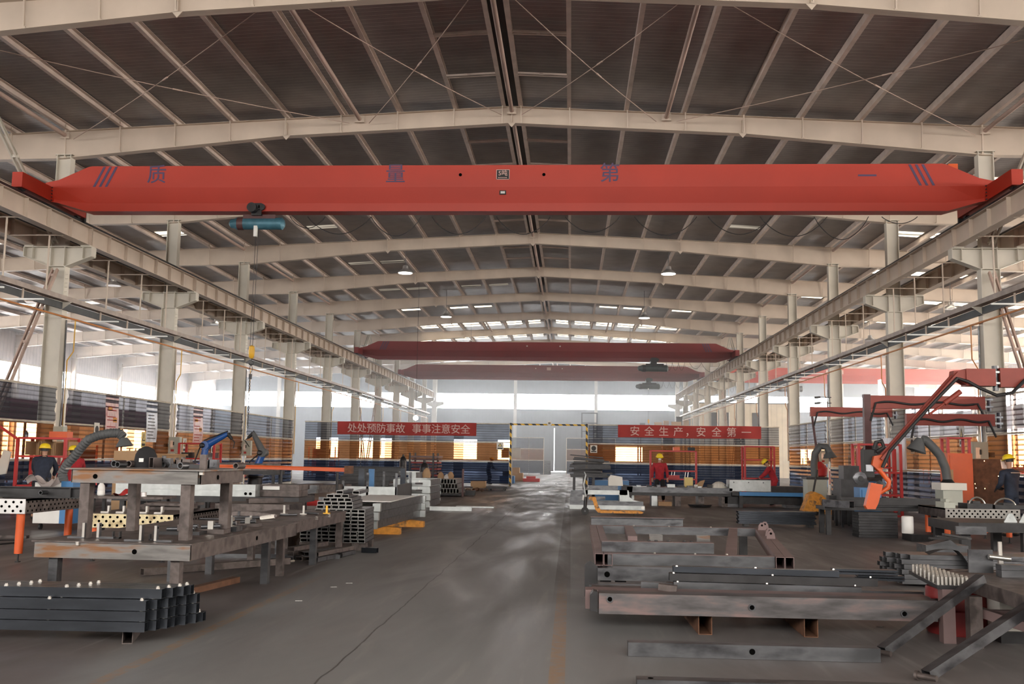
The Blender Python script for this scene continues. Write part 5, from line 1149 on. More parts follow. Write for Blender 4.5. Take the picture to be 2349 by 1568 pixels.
# parts pile near the gate post
random.seed(9)
for i in range(14):
    x, y = random.uniform(-5.3,-3.9), random.uniform(46,48); r = random.uniform(.05,.09)
    item('turned_part', MB().pipe((x, y, r+.0), (x+random.uniform(-.1,.1), y+.35, r), r, .02, 12), 'rust' if i % 4 else 'bright', f'short rusty turned part in the pile before the gate, {nth(i)} of fourteen', 'part', 'turned parts before the gate')
item('wooden_pallet', MB().box(-4.7,-3.9,48.3,49.4,.1,.16).box(-4.7,-4.6,48.3,49.4,0,.1).box(-4.0,-3.9,48.3,49.4,0,.1).box(-4.8,-4.1,48.2,49.0,.16,.42), 'card', 'small pallet with a brown load before the cross fence', 'pallet')
item('low_trolley', MB().box(-4.0,-3.0,47.5,48.6,.10,.2).box(-3.9,-3.8,47.6,47.7,0,.1).box(-3.2,-3.1,47.6,47.7,0,.1).box(-3.9,-3.8,48.4,48.5,0,.1).box(-3.2,-3.1,48.4,48.5,0,.1), 'dark', 'low dark trolley beside the left gate post', 'trolley')
# ================================================================ right side of the aisle
# big beam on skids
for i, (x, l) in enumerate(((1.25, 'left'), (2.21, 'right'))):
    tag(MB().hbar((x, 9.5, .088), (x-.05+.1*i, 12.1, .088), .125, .172, .006).build('rectangular_tube', M['rust'], smooth=False), f'rusty open rectangular tube skid under the big beam, {l} one', 'steel tube')
    for z in (): pass
M['beamm'] = mat('scuffed_beam_steel', (.085,.08,.082), .45, .5, .3, 3.5, (.19,.135,.13), .42, (.7,2,3))
t = thing('big_box_beam', 'big scuffed steel box beam with ringed holes lying across two skids', 'beam', (1.7, 9.6, .18))
MB().box(.27, 3.32, 9.42, 9.66, .18, .365).build('beam_body', M['beamm'], t, smooth=False); MB().box(3.32, 3.42, 9.47, 9.62, .19, .36).build('beam_end', M['dark'], t, smooth=False); MB().prism([(.19,9.46,.20),(.26,9.46,.19),(.26,9.46,.37),(.22,9.46,.38),(.19,9.46,.34)], (0,.16,0)).build('end_lug', M['dark'], t, smooth=False)
for x, z in ((.37,.315),(1.66,.27),(3.02,.245),(3.36,.26)): MB().pipe((x, 9.40 if x < 3.3 else 9.44, z), (x, 9.5, z), .032, .010, 18).build('ring', M['steel'], t); MB().cyl((x, 9.414 if x < 3.3 else 9.46, z), (x, 9.418, z), .023, 14).build('hole', M['void'], t)
item('lower_beam', MB().box(.15, 3.36, 9.72, 9.95, .18, .355), 'pinkst', 'pinkish steel beam directly behind the big scuffed beam', 'beam')
item('dark_flat', MB().box(.22, 2.2, 10.05, 10.3, .18, .33), 'steelr', 'dark beam behind the pinkish beam on the skids', 'beam')
tag(MB().hbar((.2, 10.5, .25), (3.55, 10.5, .25), .12, .13, .006).build('rear_beam', M['steel'], smooth=False), 'grey beam with a ringed hole at its right end, rear of the skid pile', 'beam')
for i, (x0, x1, y, z, h, m_) in enumerate(((1.02,2.82,10.1,.335,.075,'steel'),(.98,2.98,10.12,.415,.075,'dark'),(1.02,2.62,10.14,.495,.06,'steelb'),(.70,1.0,10.05,.335,.075,'steel'),(.85,1.02,9.8,.36,.06,'steelr'))):
    t = thing('flat_tube', f"flat steel tube on the skid pile, {['lowest long one','middle long one','top long one','short bluish one at the left','shortest one in front'][i]}", 'steel tube', (x0, y, z), group='flat tubes on the skid pile')
    MB().hbar((x0, y, z+h/2), (x1, y-.03, z+h/2-.012), .10, h-.003, .005).build('tube', M[m_], t, smooth=False)
    if i < 3:
        for f_ in (.02, .5, .97): MB().lathe((x0+(x1-x0)*f_, y-.05, z+h-.004), [(.012,0),(.009,.012)], 8).build('weld_boss', M['bright'], t)
item('blue_channel', MB().ibeam((2.6,10.25,.525),(3.22,10.25,.52),.12,.05).ibeam((2.85,10.3,.47),(3.3,10.3,.46),.12,.05), 'steelb' if False else 'blue2' if 'blue2' in M else 'steelb', 'bluish grey channel end on the right of the skid pile', 'channel')
t = thing('grey_box_beam', 'grey box beam with a round hole at its left end, under the pinkish frame', 'beam', (.9, 11, .3)); MB().box(.30, 1.50, 10.95, 11.15, .30, .43).build('beam_body', M['steel'], t, smooth=False); MB().cyl((.40,10.949,.365),(.40,10.94,.365),.03,14).build('hole', M['void'], t)
tag(MB().hbar((.30,10.85,.25),(1.5,10.85,.25),.12,.08,.005).build('flat_tube_end', M['steelr'], smooth=False), 'flat tube with a split open end left under the grey box beam', 'steel tube')
tag(MB().prism([(.16,11.0,.12),(.30,11.0,.12),(.30,11.0,.44),(.22,11.0,.50),(.16,11.0,.46)], (0,.02,0)).build('lug_plate', M['dark'], smooth=False), 'dark lug plate at the left end of the pile', 'plate')
for i, (x, y, h) in enumerate(((.55,10.98,.18),(1.4,11.0,.18),(1.9,11.3,.42),(2.35,11.4,.42),(.5,15.9,.42),(2.7,15.9,.42),(.4,11.35,.42))): item('packing_block', MB().box(x-.06, x+.06, y-.04+.1, y+.12, 0 if h > .2 else .1, h if h > .2 else .295), 'rust' if i == 2 else 'dark', f'packing block under the pinkish frame pile, {nth(i)} of seven', 'block', 'packing blocks of the right pile')
# pinkish welded frame
t = thing('welded_frame', 'large pinkish welded rectangular steel frame lying flat on the pile', 'steel frame', (1.4, 13.7, .42), group=None)
MB().box(.42, 2.26, 11.35, 11.47, .425, .545).build('near_rail', M['steel'], t, smooth=False); MB().box(.42, 2.26, 11.35, 11.48, .545, .549).build('rail_top', M['pinkst'], t, smooth=False)
MB().box(.34, 3.0, 16.0, 16.12, .425, .545).build('far_rail', M['steel'], t, smooth=False); MB().box(.34, 3.0, 15.99, 16.13, .545, .549).build('rail_top', M['pinkst'], t, smooth=False)
for a, b_, y0_, y1_, nm in ((.28,.36,11.3,11.3,'l'),):
    MB().hbar((.325,11.3,.485),(.36,16.1,.485),.095,.13,.006).hbar((.425,11.3,.485),(.46,16.1,.485),.095,.13,.006).build('left_twin_rail', M['pinkst'], t, smooth=False)
    MB().hbar((2.31,11.3,.485),(2.95,16.1,.485),.095,.13,.006).hbar((2.41,11.3,.485),(3.05,16.1,.485),.095,.13,.006).build('right_twin_rail', M['pinkst'], t, smooth=False)
MB().bar((1.80,11.5,.50),(2.55,16.0,.50),.13,.09).build('cross_rail', M['pinkst'], t, smooth=False)
MB().bar((.86,14.0,.50),(.92,16.0,.50),.13,.09).build('cross_rail', M['pinkst'], t, smooth=False)
for x in (1.30, 2.02): MB().chan((x+.02,15.7,.28),(x+.02,15.7,.45),.2,.12,.01).build('drop_bracket', M['rusty'], t, smooth=False)
for x, y in ((2.72,13.9),(2.80,14.4),(3.02,15.9),(2.92,15.6)):
    MB().prism([(x-.06,y,.545),(x+.06,y,.545),(x+.05,y,.62),(x+.02,y,.66),(x-.02,y,.66),(x-.05,y,.62)], (0,.018,0)).build('lug', M['pinkst'], t, smooth=False); MB().cyl((x,y-.001,.62),(x,y-.004,.62),.016,12).build('lug_hole', M['void'], t)
for x in (.95,1.4,1.75): MB().lathe((x,11.45,.549), [(.015,0),(.01,.012)], 8).build('weld_spot', M['bright'], t)
for x in (1.0,1.55,2.2): MB().lathe((x,15.99,.549), [(.018,0),(.012,.014)], 8).build('weld_spot', M['bright'], t)
t = thing('short_box_beam', 'short dark box beam with pinkish top lying on the near rail of the frame', 'beam', (1, 11.6, .55)); MB().box(.36, 1.62, 11.52, 11.68, .552, .665).build('beam_body', M['steel'], t, smooth=False); MB().box(.36, 1.62, 11.52, 11.685, .665, .669).build('top_face', M['pinkst'], t, smooth=False)
for i, x in enumerate((.9,.98,1.12,1.3,1.38)): item('loose_nut', MB().lathe((x, 11.62, .670), [(.018,0),(.018,.014)], 6), 'dark', f'loose nut on the short dark box beam, {nth(i)} from the left', 'nut', 'loose nuts on the short beam')
# bars on the floor in front
t = thing('flat_floor_beam', 'long grey box beam with a round hole lying on the floor at the lower right', 'beam', (1.5, 8.4, 0)); MB().box(.48, 2.50, 8.4, 8.52, .002, .112).build('beam_body', M['steel'], t, smooth=False); MB().cyl((1.48,8.399,.062),(1.48,8.395,.062),.024,16).build('hole', M['void'], t)
t = thing('flat_floor_beam', 'grey box beam on the floor cut by the bottom edge of the picture', 'beam', (1.8, 7.4, 0)); MB().box(.48, 3.0, 7.30, 7.43, .002, .052).build('beam_body', M['steel'], t, smooth=False); MB().cyl((.58,7.36,.052),(.58,7.36,.054),.02,14).build('hole', M['void'], t)
# leaning bars
def leanbar(p0, p1, lab, m='steel'):
    t = thing('leaning_tube', lab, 'steel tube', p0, group='tubes leaning on the near right table')
    MB().hbar(p0, p1, .085, .075, .005).build('tube', M[m], t, smooth=False); d = (V(p1)-V(p0)).normalized()
    a = V(p0)-d*.02; MB().cyl(a+V(-.05,.05,.0), a+V(.06,-.07,-.0), .022, 12).build('pivot_pin', M['steelr'], t); MB().lathe(a+V(-.05,.05,0), [(.035,0),(.035,.02)], 12, ax=(.7,-.7,0)).build('washer', M['steelr'], t)
leanbar((2.58, 8.62, .055), (3.62, 9.18, .60), 'square tube leaning on the lower right table, rear of two')
leanbar((2.62, 7.70, .055), (4.0, 8.35, .70), 'square tube leaning against the table at lower right, front of two')
# near right table
t = thing('fabrication_table', 'brown steel frame table at the lower right edge', 'table', (4.6, 9.5, 0))
MB().box(3.63, 3.75, 7.9, 10.3, .44, .56).build('side_rail', M['steelr'], t, smooth=False); MB().box(3.63, 6.0, 10.2, 10.32, .44, .56).build('rear_rail', M['steelr'], t, smooth=False); MB().box(3.76, 6.0, 7.95, 10.2, .535, .55).build('table_plate', M['steelr'], t, smooth=False)
for x, y in ((3.40,9.42),(3.56,9.22),(3.7,8.0),(5.4,9.9),(5.2,8.0)): MB().box(x-.055, x+.055, y-.055, y+.055, 0, .44 if x > 3.45 else .48).build('leg', M['steelr' if x > 3.45 else 'pinkst'], t, smooth=False)
MB().bar((3.62,9.3,.30),(4.3,8.3,.12),.07,.08).bar((3.62,9.28,.28),(5.3,9.9,.2),.06,.07).build('lower_brace', M['pinkst'], t, smooth=False)
MB().prism([(3.30,9.36,.475),(3.63,9.36,.475),(3.63,10.6,.475),(3.46,10.6,.475)], (0,0,.035)).build('pin_tray', M['dark'], t, smooth=False)
pn = 0; pproto = None
for r in range(13):
    for c in range(8):
        y = 9.40+r*.09; x0_ = 3.32+(y-9.36)*.13; x = x0_+.036*c+(.016 if r % 2 else 0)
        if x > 3.61: continue
        pn += 1
        if pproto is None: pproto = tag(MB().lathe((x, y, .511), [(.0135,0),(.0135,.070),(.011,.073)], 10).build('steel_pin', M['bright']), 'bright short steel pin standing in the tray of pins', 'pin', 'pins standing in the tray'); q0 = (x, y)
        else: c_ = pproto.copy(); COL.objects.link(c_); c_.location = (x-q0[0], y-q0[1], 0)
tag(MB().lathe((3.70,9.98,.0), [(.27,0),(.28,.02),(.28,.22),(.27,.23),(.28,.24),(.28,.41),(.27,.43)], 28).build('red_drum', M['craneD']), 'dark red steel drum under the tray of pins', 'drum')
item('white_box', MB().box(3.9,4.28,9.5,9.9,.10,.40), 'sign', 'dirty white box standing under the brown table, left one', 'box'); item('plinth', MB().box(3.88,4.3,9.45,9.95,0,.098), 'dark', 'dark plinth under the left dirty white box', 'plinth')
item('white_box', MB().box(4.55,5.1,9.55,9.9,.12,.38), 'sign', 'dirty white box under the brown table near the right edge', 'box'); item('plinth', MB().box(4.5,5.1,9.5,9.95,0,.118), 'dark', 'dark plinth under the right dirty white box', 'plinth')
item('grey_plate', MB().box(3.83,4.06,10.0,10.02,.56,.78), 'steel', 'grey square plate standing on the brown table', 'plate'); item('grey_block', MB().box(4.02,4.24,9.72,9.85,.552,.615).box(4.02,4.24,9.72,9.85,.618,.665), 'steel', 'two-layer grey block on the brown table right of the plate', 'block')
item('table_clamp', MB().cyl((4.12,9.98,.70),(4.12,9.98,.86),.02,10).cyl((4.0,9.95,.72),(4.2,9.95,.70),.025,10).box(4.1,4.14,9.96,10,.552,.70), 'bright', 'small clamp with pale handle behind the grey block', 'clamp')
for i in range(5): item('channel_offcut', MB().chan((4.35+.13*i,9.0,.585),(4.50+.13*i,9.6,.60),.08,.05,.006,side=-1), 'steelr', f'dark channel offcut on the brown table near the right edge, {nth(i)} from the left', 'offcut', 'channel offcuts on the brown table')
# tube stack at the right
first = None
for r in range(6):
    for d_ in range(4):
        n_ = 0
        lab = f"long grey rectangular tube in the right-hand stack, layer {['one','two','three','four','five','six'][r]} from below, {nth(d_)} row deep"
        x0_ = 4.30-.055*d_+.03*((r*3+d_) % 2)+(.08 if r == 5 else 0); y, z = 13.5+.125*d_, .04+.063*r
        if first is None: first = tag(MB().hbar((0,0,.03),(3.6,0,.03),.12,.058,.005).build('rectangular_tube', M['steel'], smooth=False), lab, 'steel tube', 'tubes of the right-hand stack'); o = first
        else: o = first.copy(); COL.objects.link(o); o['label'] = lab
        o.location = (x0_, y, z)
item('stack_skid', MB().box(4.6,4.7,13.4,14.1,0,.038).box(6.8,6.9,13.4,14.1,0,.038), 'dark', 'flat skids under the right-hand tube stack', 'skid')
tag(MB().grid(lambda u, v: V(4.62+.5*u+.06*v, 13.35+.35*v-.3*max(0,u-.6), .43+.07*math.sin(u*3.14)*(1-.3*v)-.35*max(0,u-.72)**1.3*3), 14, 5).build('web_sling', M['blackw']), 'black lifting sling draped over the right-hand tube stack', 'sling')
item('grey_casing', MB().box(5.15,5.75,15.0,15.4,.0,.42).prism([(5.2,15.0,.42),(5.6,15.0,.42),(5.5,15.0,.50)], (0,.3,0)), 'steel', 'grey sheet-metal casing behind the right-hand tube stack', 'casing')
for i in range(3): item('scrap_bar', MB().bar((5.2+.1*i,15.0,.52+.03*i),(5.9,15.3,.50),.04,.03), 'dark', f'dark scrap bar lying on the grey casing, {nth(i)} of three', 'bar', 'scrap bars on the casing')
item('pink_plate', MB().box(6.0,8.6,16.2,16.5,.0,.22), 'pinkst', 'long pinkish steel plate bundle on the floor by the right edge', 'plate')
# dark work table with thick top, right
t = thing('heavy_table', 'heavy dark steel table with blocks on it at the right edge', 'table', (8, 18.3, 0)); MB().box(6.75, 9.4, 18.0, 19.5, .42, .58).build('table_top', M['dark'], t, smooth=False); MB().box(6.68, 7.2, 17.95, 18.0, .38, .52).build('front_plate', M['steel'], t, smooth=False)
for x in (6.9,7.95,9.2):
    for y in (18.15,19.4): MB().box(x-.08, x+.08, y-.06, y+.06, 0, .42).build('leg', M['dark'], t, smooth=False)
for i, (x, m_) in enumerate(((7.72,'galv'),(7.98,'galv'),(8.55,'steel'),(8.95,'dark'))): item('eye_lug', MB().prism([(x-.11,18.2,.585),(x+.11,18.2,.585),(x+.11,18.2,.60),(x+.07,18.2,.68),(x+.03,18.2,.74),(x-.03,18.2,.74),(x-.07,18.2,.68),(x-.11,18.2,.60)], (0,.03,0)).cyl((x,18.199,.67),(x,18.195,.67),.02,10), m_, f'rounded steel eye lug standing on the heavy dark table, {nth(i)} from the left', 'lug', 'eye lugs on the heavy table')
# perforated welding table right and its load
perf_table('perforated welding table on red legs behind the heavy dark table', 7.62, 9.1, 21.0, 22.6, .50, .69, 'perfg', ((7.72,21.2),(8.95,21.2),(7.75,22.4),(8.95,22.4)), 'orange')
for i, (x, z, w_, h, m_) in enumerate(((8.35,.69,.5,.10,'dark'),(9.0,.69,.7,.08,'dark'),(7.75,.69,.22,.12,'greybox'))): item('fixture_block', MB().box(x-w_/2,x+w_/2,21.1,21.6,z+.002,z+h).box(x-w_*.2,x+w_*.1,21.2,21.5,z+h,z+h*1.5), m_, f'fixture block on the right perforated table, {nth(i)} of three', 'block', 'fixture blocks on the right perforated table')
for i, (x, r, s_) in enumerate(((8.35,.17,1),(8.95,.22,.7))):
    pts = [(x+r*math.cos(a), 21.25+.1*i, .71+r*s_*math.sin(a)*1.2) for a in [k*3.1416/10 for k in range(11)]]
    item('pipe_bow', MB().tube(pts+([] if i == 0 else [(x-r-.05,21.35,.71)]), .018, 8), 'bright', f"bright bent tube bow on the right perforated table, {'left' if i == 0 else 'right, flatter'} one", 'bent tube')
item('long_dark_beam', MB().box(6.0,8.2,22.75,22.95,.62,.82).box(6.0,8.2,22.7,22.75,.66,.78), 'dark', 'long dark beam in front of the right fume extractor', 'beam'); 
t = thing('dark_bench', 'dark bench under the long dark beam', 'bench', (7, 22.8, 0)); MB().box(5.6,8.3,22.6,23.4,.54,.615).build('bench_top', M['dark'], t, smooth=False)
for x in (5.7,8.2):
    for y in (22.7,23.3): MB().box(x-.05,x+.05,y-.05,y+.05,0,.54).build('leg', M['dark'], t, smooth=False)
item('open_square_tube', MB().hbar((6.0,21.9,.695),(5.6,22.55,.695),.15,.15,.01).box(5.4,6.2,22.6,22.61,.62,.621), 'steel', 'open grey square tube at the left end of the dark bench', 'steel tube')
# dark plates stack, white can
for i in range(9): item('stacked_plate', MB().box(6.16+.008*(i % 2), 6.98, 22.0, 22.5, .003+.059*i, .057+.059*i), 'dark', f'dark thick plate in the block of plates below the bench, {nth(i)} from below', 'plate', 'plates in the dark block')
item('low_block', MB().box(7.0,7.75,21.2,21.8,.0,.14), 'dark', 'low dark block under the white can', 'block'); t = thing('white_can', 'white cylindrical can standing below the right bench', 'can', (7.0, 21.4, .14)); MB().lathe((7.02,21.5,.143), [(.115,0),(.12,.02),(.12,.33),(.11,.35),(.05,.36)], 20).build('can_body', M['white'], t)
# fume extractor right
t = thing('fume_extractor', 'cream fume extractor with a grey hose arm, right side', 'fume extractor', (8.2, 23.5, 0)); MB().box(8.42,8.85,23.3,23.8,.15,1.02).build('cabinet_body', M['greybox'], t, smooth=False); MB().box(8.36,8.93,23.25,23.85,1.0,1.16).build('cabinet_lid', M['sign'], t, smooth=False)
MB().lathe((8.6,23.5,1.16), [(.16,0),(.12,.05),(.1,.08)], 14).build('hose_socket', M['dark'], t)
for x in (8.48,8.75): MB().cyl((x,23.35,.07),(x+.04,23.3,.07),.07,12).build('castor', M['black'], t)
pts = [(8.6,23.5,1.2),(8.56,23.5,1.5),(8.45,23.5,1.78),(8.28,23.5,1.98),(8.14,23.5,2.12),(8.04,23.5,2.14)]; fine = []
for a, b_ in zip(pts, pts[1:]):
    for k in range(6): fine.append(V(a).lerp(V(b_), k/6))
MB().tube(fine, .10, 14).build('flexible_hose', M['hose'], t); MB().lathe((8.02,23.5,2.16), [(.08,0),(.10,.05),(.22,.30),(.21,.31),(.09,.06)], 18, ax=(-.35,0,-1)).build('suction_hood', M['hose'], t)
# second and third small extractors farther back
for i, (x, y) in enumerate(((7.6,31.5),(8.7,30.2))):
    t = thing('fume_extractor', f"dark fume extractor with a hooked hose under the red jibs, {'left' if i == 0 else 'right'} one", 'fume extractor', (x, y, 0)); MB().box(x-.3,x+.3,y,y+.6,.1,1.05).build('cabinet_body', M['blue' if i else 'greybox'], t, smooth=False); MB().box(x-.34,x+.34,y-.04,y+.64,1.05,1.12).build('cabinet_lid', M['dark'], t, smooth=False); MB().box(x-.28,x+.28,y+.05,y+.5,0,.1).build('wheel_base', M['black'], t, smooth=False)
    MB().tube([(x,y+.3,1.1),(x-.02,y+.3,1.5),(x+.02,y+.3,1.85),(x+.18,y+.3,2.08),(x+.38,y+.3,2.05),(x+.45,y+.3,1.9)], .11, 12).build('flexible_hose', M['hose'], t); MB().lathe((x+.46,y+.3,1.92), [(.1,0),(.22,.2),(.2,.21),(.08,.03)], 16, ax=(.1,0,-1)).build('suction_hood', M['hose'], t)
# orange cabinet and brown boards
t = thing('orange_cabinet', 'bright orange cabinet with a small red rack on top, right side', 'cabinet', (9.1, 25.2, 0)); MB().box(9.2,9.8,25.1,25.6,.1,1.85).build('cabinet_body', M['orange'], t, smooth=False); MB().box(9.25,9.75,25.08,25.1,.15,1.8).build('cabinet_door', M['orange'], t, smooth=False)
for x in (9.24,9.75):
    for y in (25.15,25.55): MB().box(x-.03,x+.03,y-.03,y+.03,1.85,2.2).build('rack_post', M['red'], t, smooth=False)
MB().box(9.2,9.8,25.1,25.6,2.2,2.24).build('rack_top', M['red'], t, smooth=False); MB().box(9.25,9.7,25.2,25.5,0,.1).build('plinth', M['dark'], t, smooth=False)
item('brown_board', MB().box(9.85,10.75,25.6,25.65,0,1.72), 'rust', 'rust-brown sheet standing right of the orange cabinet', 'sheet'); item('tan_sheet', MB().box(9.0,9.18,24.7,24.75,0,1.45), 'card', 'narrow tan panel in front of the orange cabinet', 'panel')
shelf(7.75, 8.85, 27.5, 28.1, (.15, .7, 1.3, 2.05), 'red shelf frame beside the orange cabinet', brace_=False); 
item('white_sheet_heap', MB().lathe((7.35,24.6,.0), [(.05,0),(.05,.9)], 8).grid(lambda u, v: V(7.0+.7*u, 24.4+.4*v, .9+.28*math.exp(-((u-.5)*4)**2)*(1-.4*v)), 10, 4), 'sign', 'pale peaked cover cloth over a pole by the right bench', 'cover')
t = thing('document_board', 'two upright glossy notice panels hung on the right fence', 'notice board', (11.0, 36.0, 1.3))
for y in (34.0, 35.4): MB().box(11.1,11.14,y,y+1.1,1.35,2.45).build('notice_panel', M['posterw'], t, smooth=False)
# red jib booms
def jib(x0, x1, y, z, h, lab, drop=None, colx=11.62, cable=True, d=.16, coly=None):
    t = thing('jib_boom', lab, 'jib arm', (x1, y, z), group='red jib booms on the right columns')
    MB().box(x0, x1, y-d/2, y+d/2, z, z+h).build('boom', M['jib'], t, smooth=False)
    MB().box(x1, x1+.22, y-.06, y+.06, z+.05, z+.1).box(x1, x1+.22, y-.06, y+.06, z+h-.1, z+h-.05).build('hinge_plates', M['galv'], t, smooth=False); MB().cyl((x1+.13, y, z-.05), (x1+.13, y, z+h+.05), .05, 12).build('hinge_pin', M['steel'], t)
    if colx > x1+.2: MB().box(x1+.12, colx-.0, y-.08, (coly or y)+.02, z, z+h).build('column_mount', M['dark'], t, smooth=False)
    if drop:
        MB().box(x0-.06, x0+.12, y-.09, y+.09, drop, z+h+.03).build('drop_post', M['brownp'], t, smooth=False)
    if cable:
        n = 24; MB().tube([(x0+.1, y-d/2-.03, z-.35)]+[(x0+.1+(x1-x0-.2)*(.05+.95*i/n), y-d/2-.03, z+h*.42+.035*math.sin(i*.55)) for i in range(n)]+[(x1, y-.1, z-.3)], .03, 8).build('boom_cable', M['black'], t)
    return t
j = jib(8.65, 11.55, 36.7, 3.22, .34, 'red jib boom on the second right column with a thin drop pole'); MB().cyl((8.72,36.7,3.22),(8.95,36.7,1.15),.045,10).build('drop_pole', M['brownp'], j)
MB().lathe((8.95,36.7,1.0), [(.05,0),(.25,.1),(.28,.35),(.12,.55),(.05,.6)], 14).build('red_spool', M['red'], j)
jib(8.25, 11.5, 28.5, 3.10, .36, 'red jib boom on the nearest right column with a thick drop post', drop=1.75)
jib(9.15, 11.5, 27.9, 2.62, .32, 'short lower red jib boom on the nearest right column')
t = thing('manipulator_arm', 'large red manipulator arm reaching down to the work from the right edge', 'manipulator', (9.0, 20.4, 3.2))
MB().box(7.85, 8.42, 20.25, 20.55, 3.14, 3.48).build('elbow_block', M['jib'], t, smooth=False); MB().box(8.52, 11.7, 20.28, 20.52, 3.12, 3.50).build('main_boom', M['jib'], t, smooth=False); MB().cyl((8.47,20.4,3.05),(8.47,20.4,3.55),.06,14).build('hinge_pin', M['steel'], t); MB().box(8.42,8.52,20.3,20.5,3.18,3.22).box(8.42,8.52,20.3,20.5,3.4,3.44).build('hinge_plates', M['galv'], t, smooth=False)
MB().box(11.6, 11.9, 20.3, 20.6, 3.0, 3.6).build('column_mount', M['dark'], t, smooth=False)
MB().prism([(7.86,20.28,3.46),(7.62,20.28,3.44),(7.60,20.28,3.30),(7.86,20.28,3.16)], (0,.24,0)).build('elbow_plate', M['jib'], t, smooth=False)
for y in (20.30,20.46): MB().bar((7.70,y,3.40),(6.14,y,1.66),.05,.17,(0,1,0)).build('forearm_plate', M['jib'], t, smooth=False)
MB().bar((7.65,20.38,3.33),(6.2,20.38,1.72),.12,.05,(0,1,0)).build('forearm_web', M['jib'], t, smooth=False)
MB().cyl((7.72,20.25,3.02),(7.40,20.25,2.78),.05,14).cyl((7.40,20.25,2.78),(7.1,20.25,2.56),.025,12).build('lift_cylinder', M['jib'], t)
MB().tube([(11.0,20.2,3.28),(10.2,20.2,3.20),(9.6,20.2,3.22),(9.2,20.2,3.32),(8.95,20.2,3.25),(8.7,20.2,3.0),(8.4,20.2,2.95),(8.1,20.2,3.08),(7.85,20.2,3.22),(7.65,20.2,3.28),(7.3,20.22,2.92),(6.8,20.22,2.38),(6.3,20.22,1.82),(6.15,20.22,1.5)], .035, 8).build('boom_cable', M['black'], t)
MB().prism([(6.02,20.3,1.72),(6.22,20.3,1.76),(6.28,20.3,1.55),(6.12,20.3,1.42),(5.98,20.3,1.55)], (0,.22,0)).build('wrist_plate', M['orange'], t, smooth=False)
MB().tube([(6.10,20.4,1.5),(6.20,20.4,1.38),(6.33,20.4,1.22),(6.30,20.4,1.10),(6.12,20.4,.98),(6.0,20.4,.92)], [.05,.045,.05,.05,.035,.03], 10).build('handle_bow', M['orange'], t)
MB().prism([(5.95,20.3,1.20),(6.18,20.3,1.16),(6.08,20.3,.80),(6.02,20.3,.68),(5.86,20.3,.68),(5.83,20.3,.74)], (0,.16,0)).build('tool_guard', M['orange'], t, smooth=False)
MB().lathe((5.75,20.42,1.28), [(.10,0),(.13,.02),(.13,.08),(.06,.1)], 20, ax=(0,-1,0)).build('wire_spool', M['steel'], t); MB().cyl((5.75,20.44,1.28),(5.75,20.30,1.28),.05,14).build('spool_hub', M['black'], t)
MB().box(5.85,6.05,20.4,20.6,1.3,1.85).build('control_unit', M['black'], t, smooth=False)
MB().box(5.88,6.02,20.38,20.4,1.42,1.55).build('gauge_face', M['posterw'], t, smooth=False)
MB().tube([(6.05,20.4,1.85),(6.1,20.4,2.0),(6.2,20.4,2.03),(6.25,20.4,1.9),(6.1,20.4,1.8)], .045, 8).build('hose_coil', M['black'], t)
# machinery under the jibs
item('blue_feeder_box', MB().box(6.85,7.35,24.3,24.8,0,1.0).box(6.9,7.3,24.27,24.3,.6,.95), 'blue', 'blue wire feeder cabinet under the orange tool guard', 'cabinet')
item('dark_machine', MB().box(7.0,7.7,26.5,27.3,0,1.15).box(7.1,7.5,26.6,27.1,1.15,1.5), 'dark', 'dark machine between the blue feeder and the red shelf', 'machine'); item('dark_machine', MB().box(7.75,8.3,28.6,29.3,0,.9).box(7.85,8.1,28.7,29.1,.9,1.35), 'dark', 'smaller dark machine behind the blue feeder cabinet', 'machine')
shelf(9.4, 10.6, 33.5, 34.1, (.15,.75,1.4,2.0), 'red shelf behind the third jib drop pole', brace_=False); shelf(6.6, 7.7, 38.5, 39.1, (.2,.9,1.6,2.1), 'red shelf to the right of the leaning worker', brace_=False)
item('stored_machine', MB().box(9.5,10.4,33.6,34.0,1.452,1.75).box(9.6,10.2,33.6,34.0,.802,1.2), 'dark', 'dark parts stored on the red shelf behind the jib pole', 'part')
for i, (x, y, w_, h) in enumerate(((6.75,26.2,.36,.62),(7.4,27.7,.4,.8),(6.85,25.3,.35,.5),(7.35,25.6,.35,.6))): item('steel_trolley', MB().box(x-w_/2,x+w_/2,y,y+.6,h-.08,h).box(x-w_/2,x-w_/2+.05,y,y+.05,0,h-.08).box(x+w_/2-.05,x+w_/2,y,y+.05,0,h-.08).box(x-w_/2,x-w_/2+.05,y+.55,y+.6,0,h-.08).box(x+w_/2-.05,x+w_/2,y+.55,y+.6,0,h-.08).box(x-w_*.3,x+w_*.2,y+.1,y+.4,h,h+.12), 'dark', f'small dark trolley with parts near the orange cover, {nth(i)} of four', 'trolley', 'dark trolleys near the orange cover')
item('white_bottle', MB().lathe((7.38,27.95,.922), [(.06,0),(.07,.08),(.05,.2),(.02,.24)], 12), 'white', 'white bottle on a dark trolley near the orange cover', 'bottle')
# tube bundle on the floor
for r in range(7):
    lab = f'long thin flat tube in the floor bundle, {nth(r)} layer from below'
    item('thin_tube', MB().hbar((4.10+.02*(r % 2),25.1,.085+.044*r),(5.98-.02*(r % 3),25.1,.085+.044*r),.30,.041,.004), 'steelb', lab, 'steel tube', 'thin tubes in the floor bundle')
for i, x in enumerate((4.3,5.85)): item('wood_block', MB().box(x-.06,x+.06,24.92,25.25,0,.06), 'dark', f"dark block under the floor bundle, {'left' if i == 0 else 'right'} one", 'block')
item('long_channel', MB().chan((.48,23.0,.14),(2.55,23.0,.14),.12,.27,.012), 'steel', 'long grey channel with pinkish top edge on the floor behind the frame', 'channel'); item('channel_top_edge', MB().box(.46,2.57,22.92,23.08,.278,.29), 'pinkst', 'pinkish flat bar lying along the top of the long channel', 'flat bar')
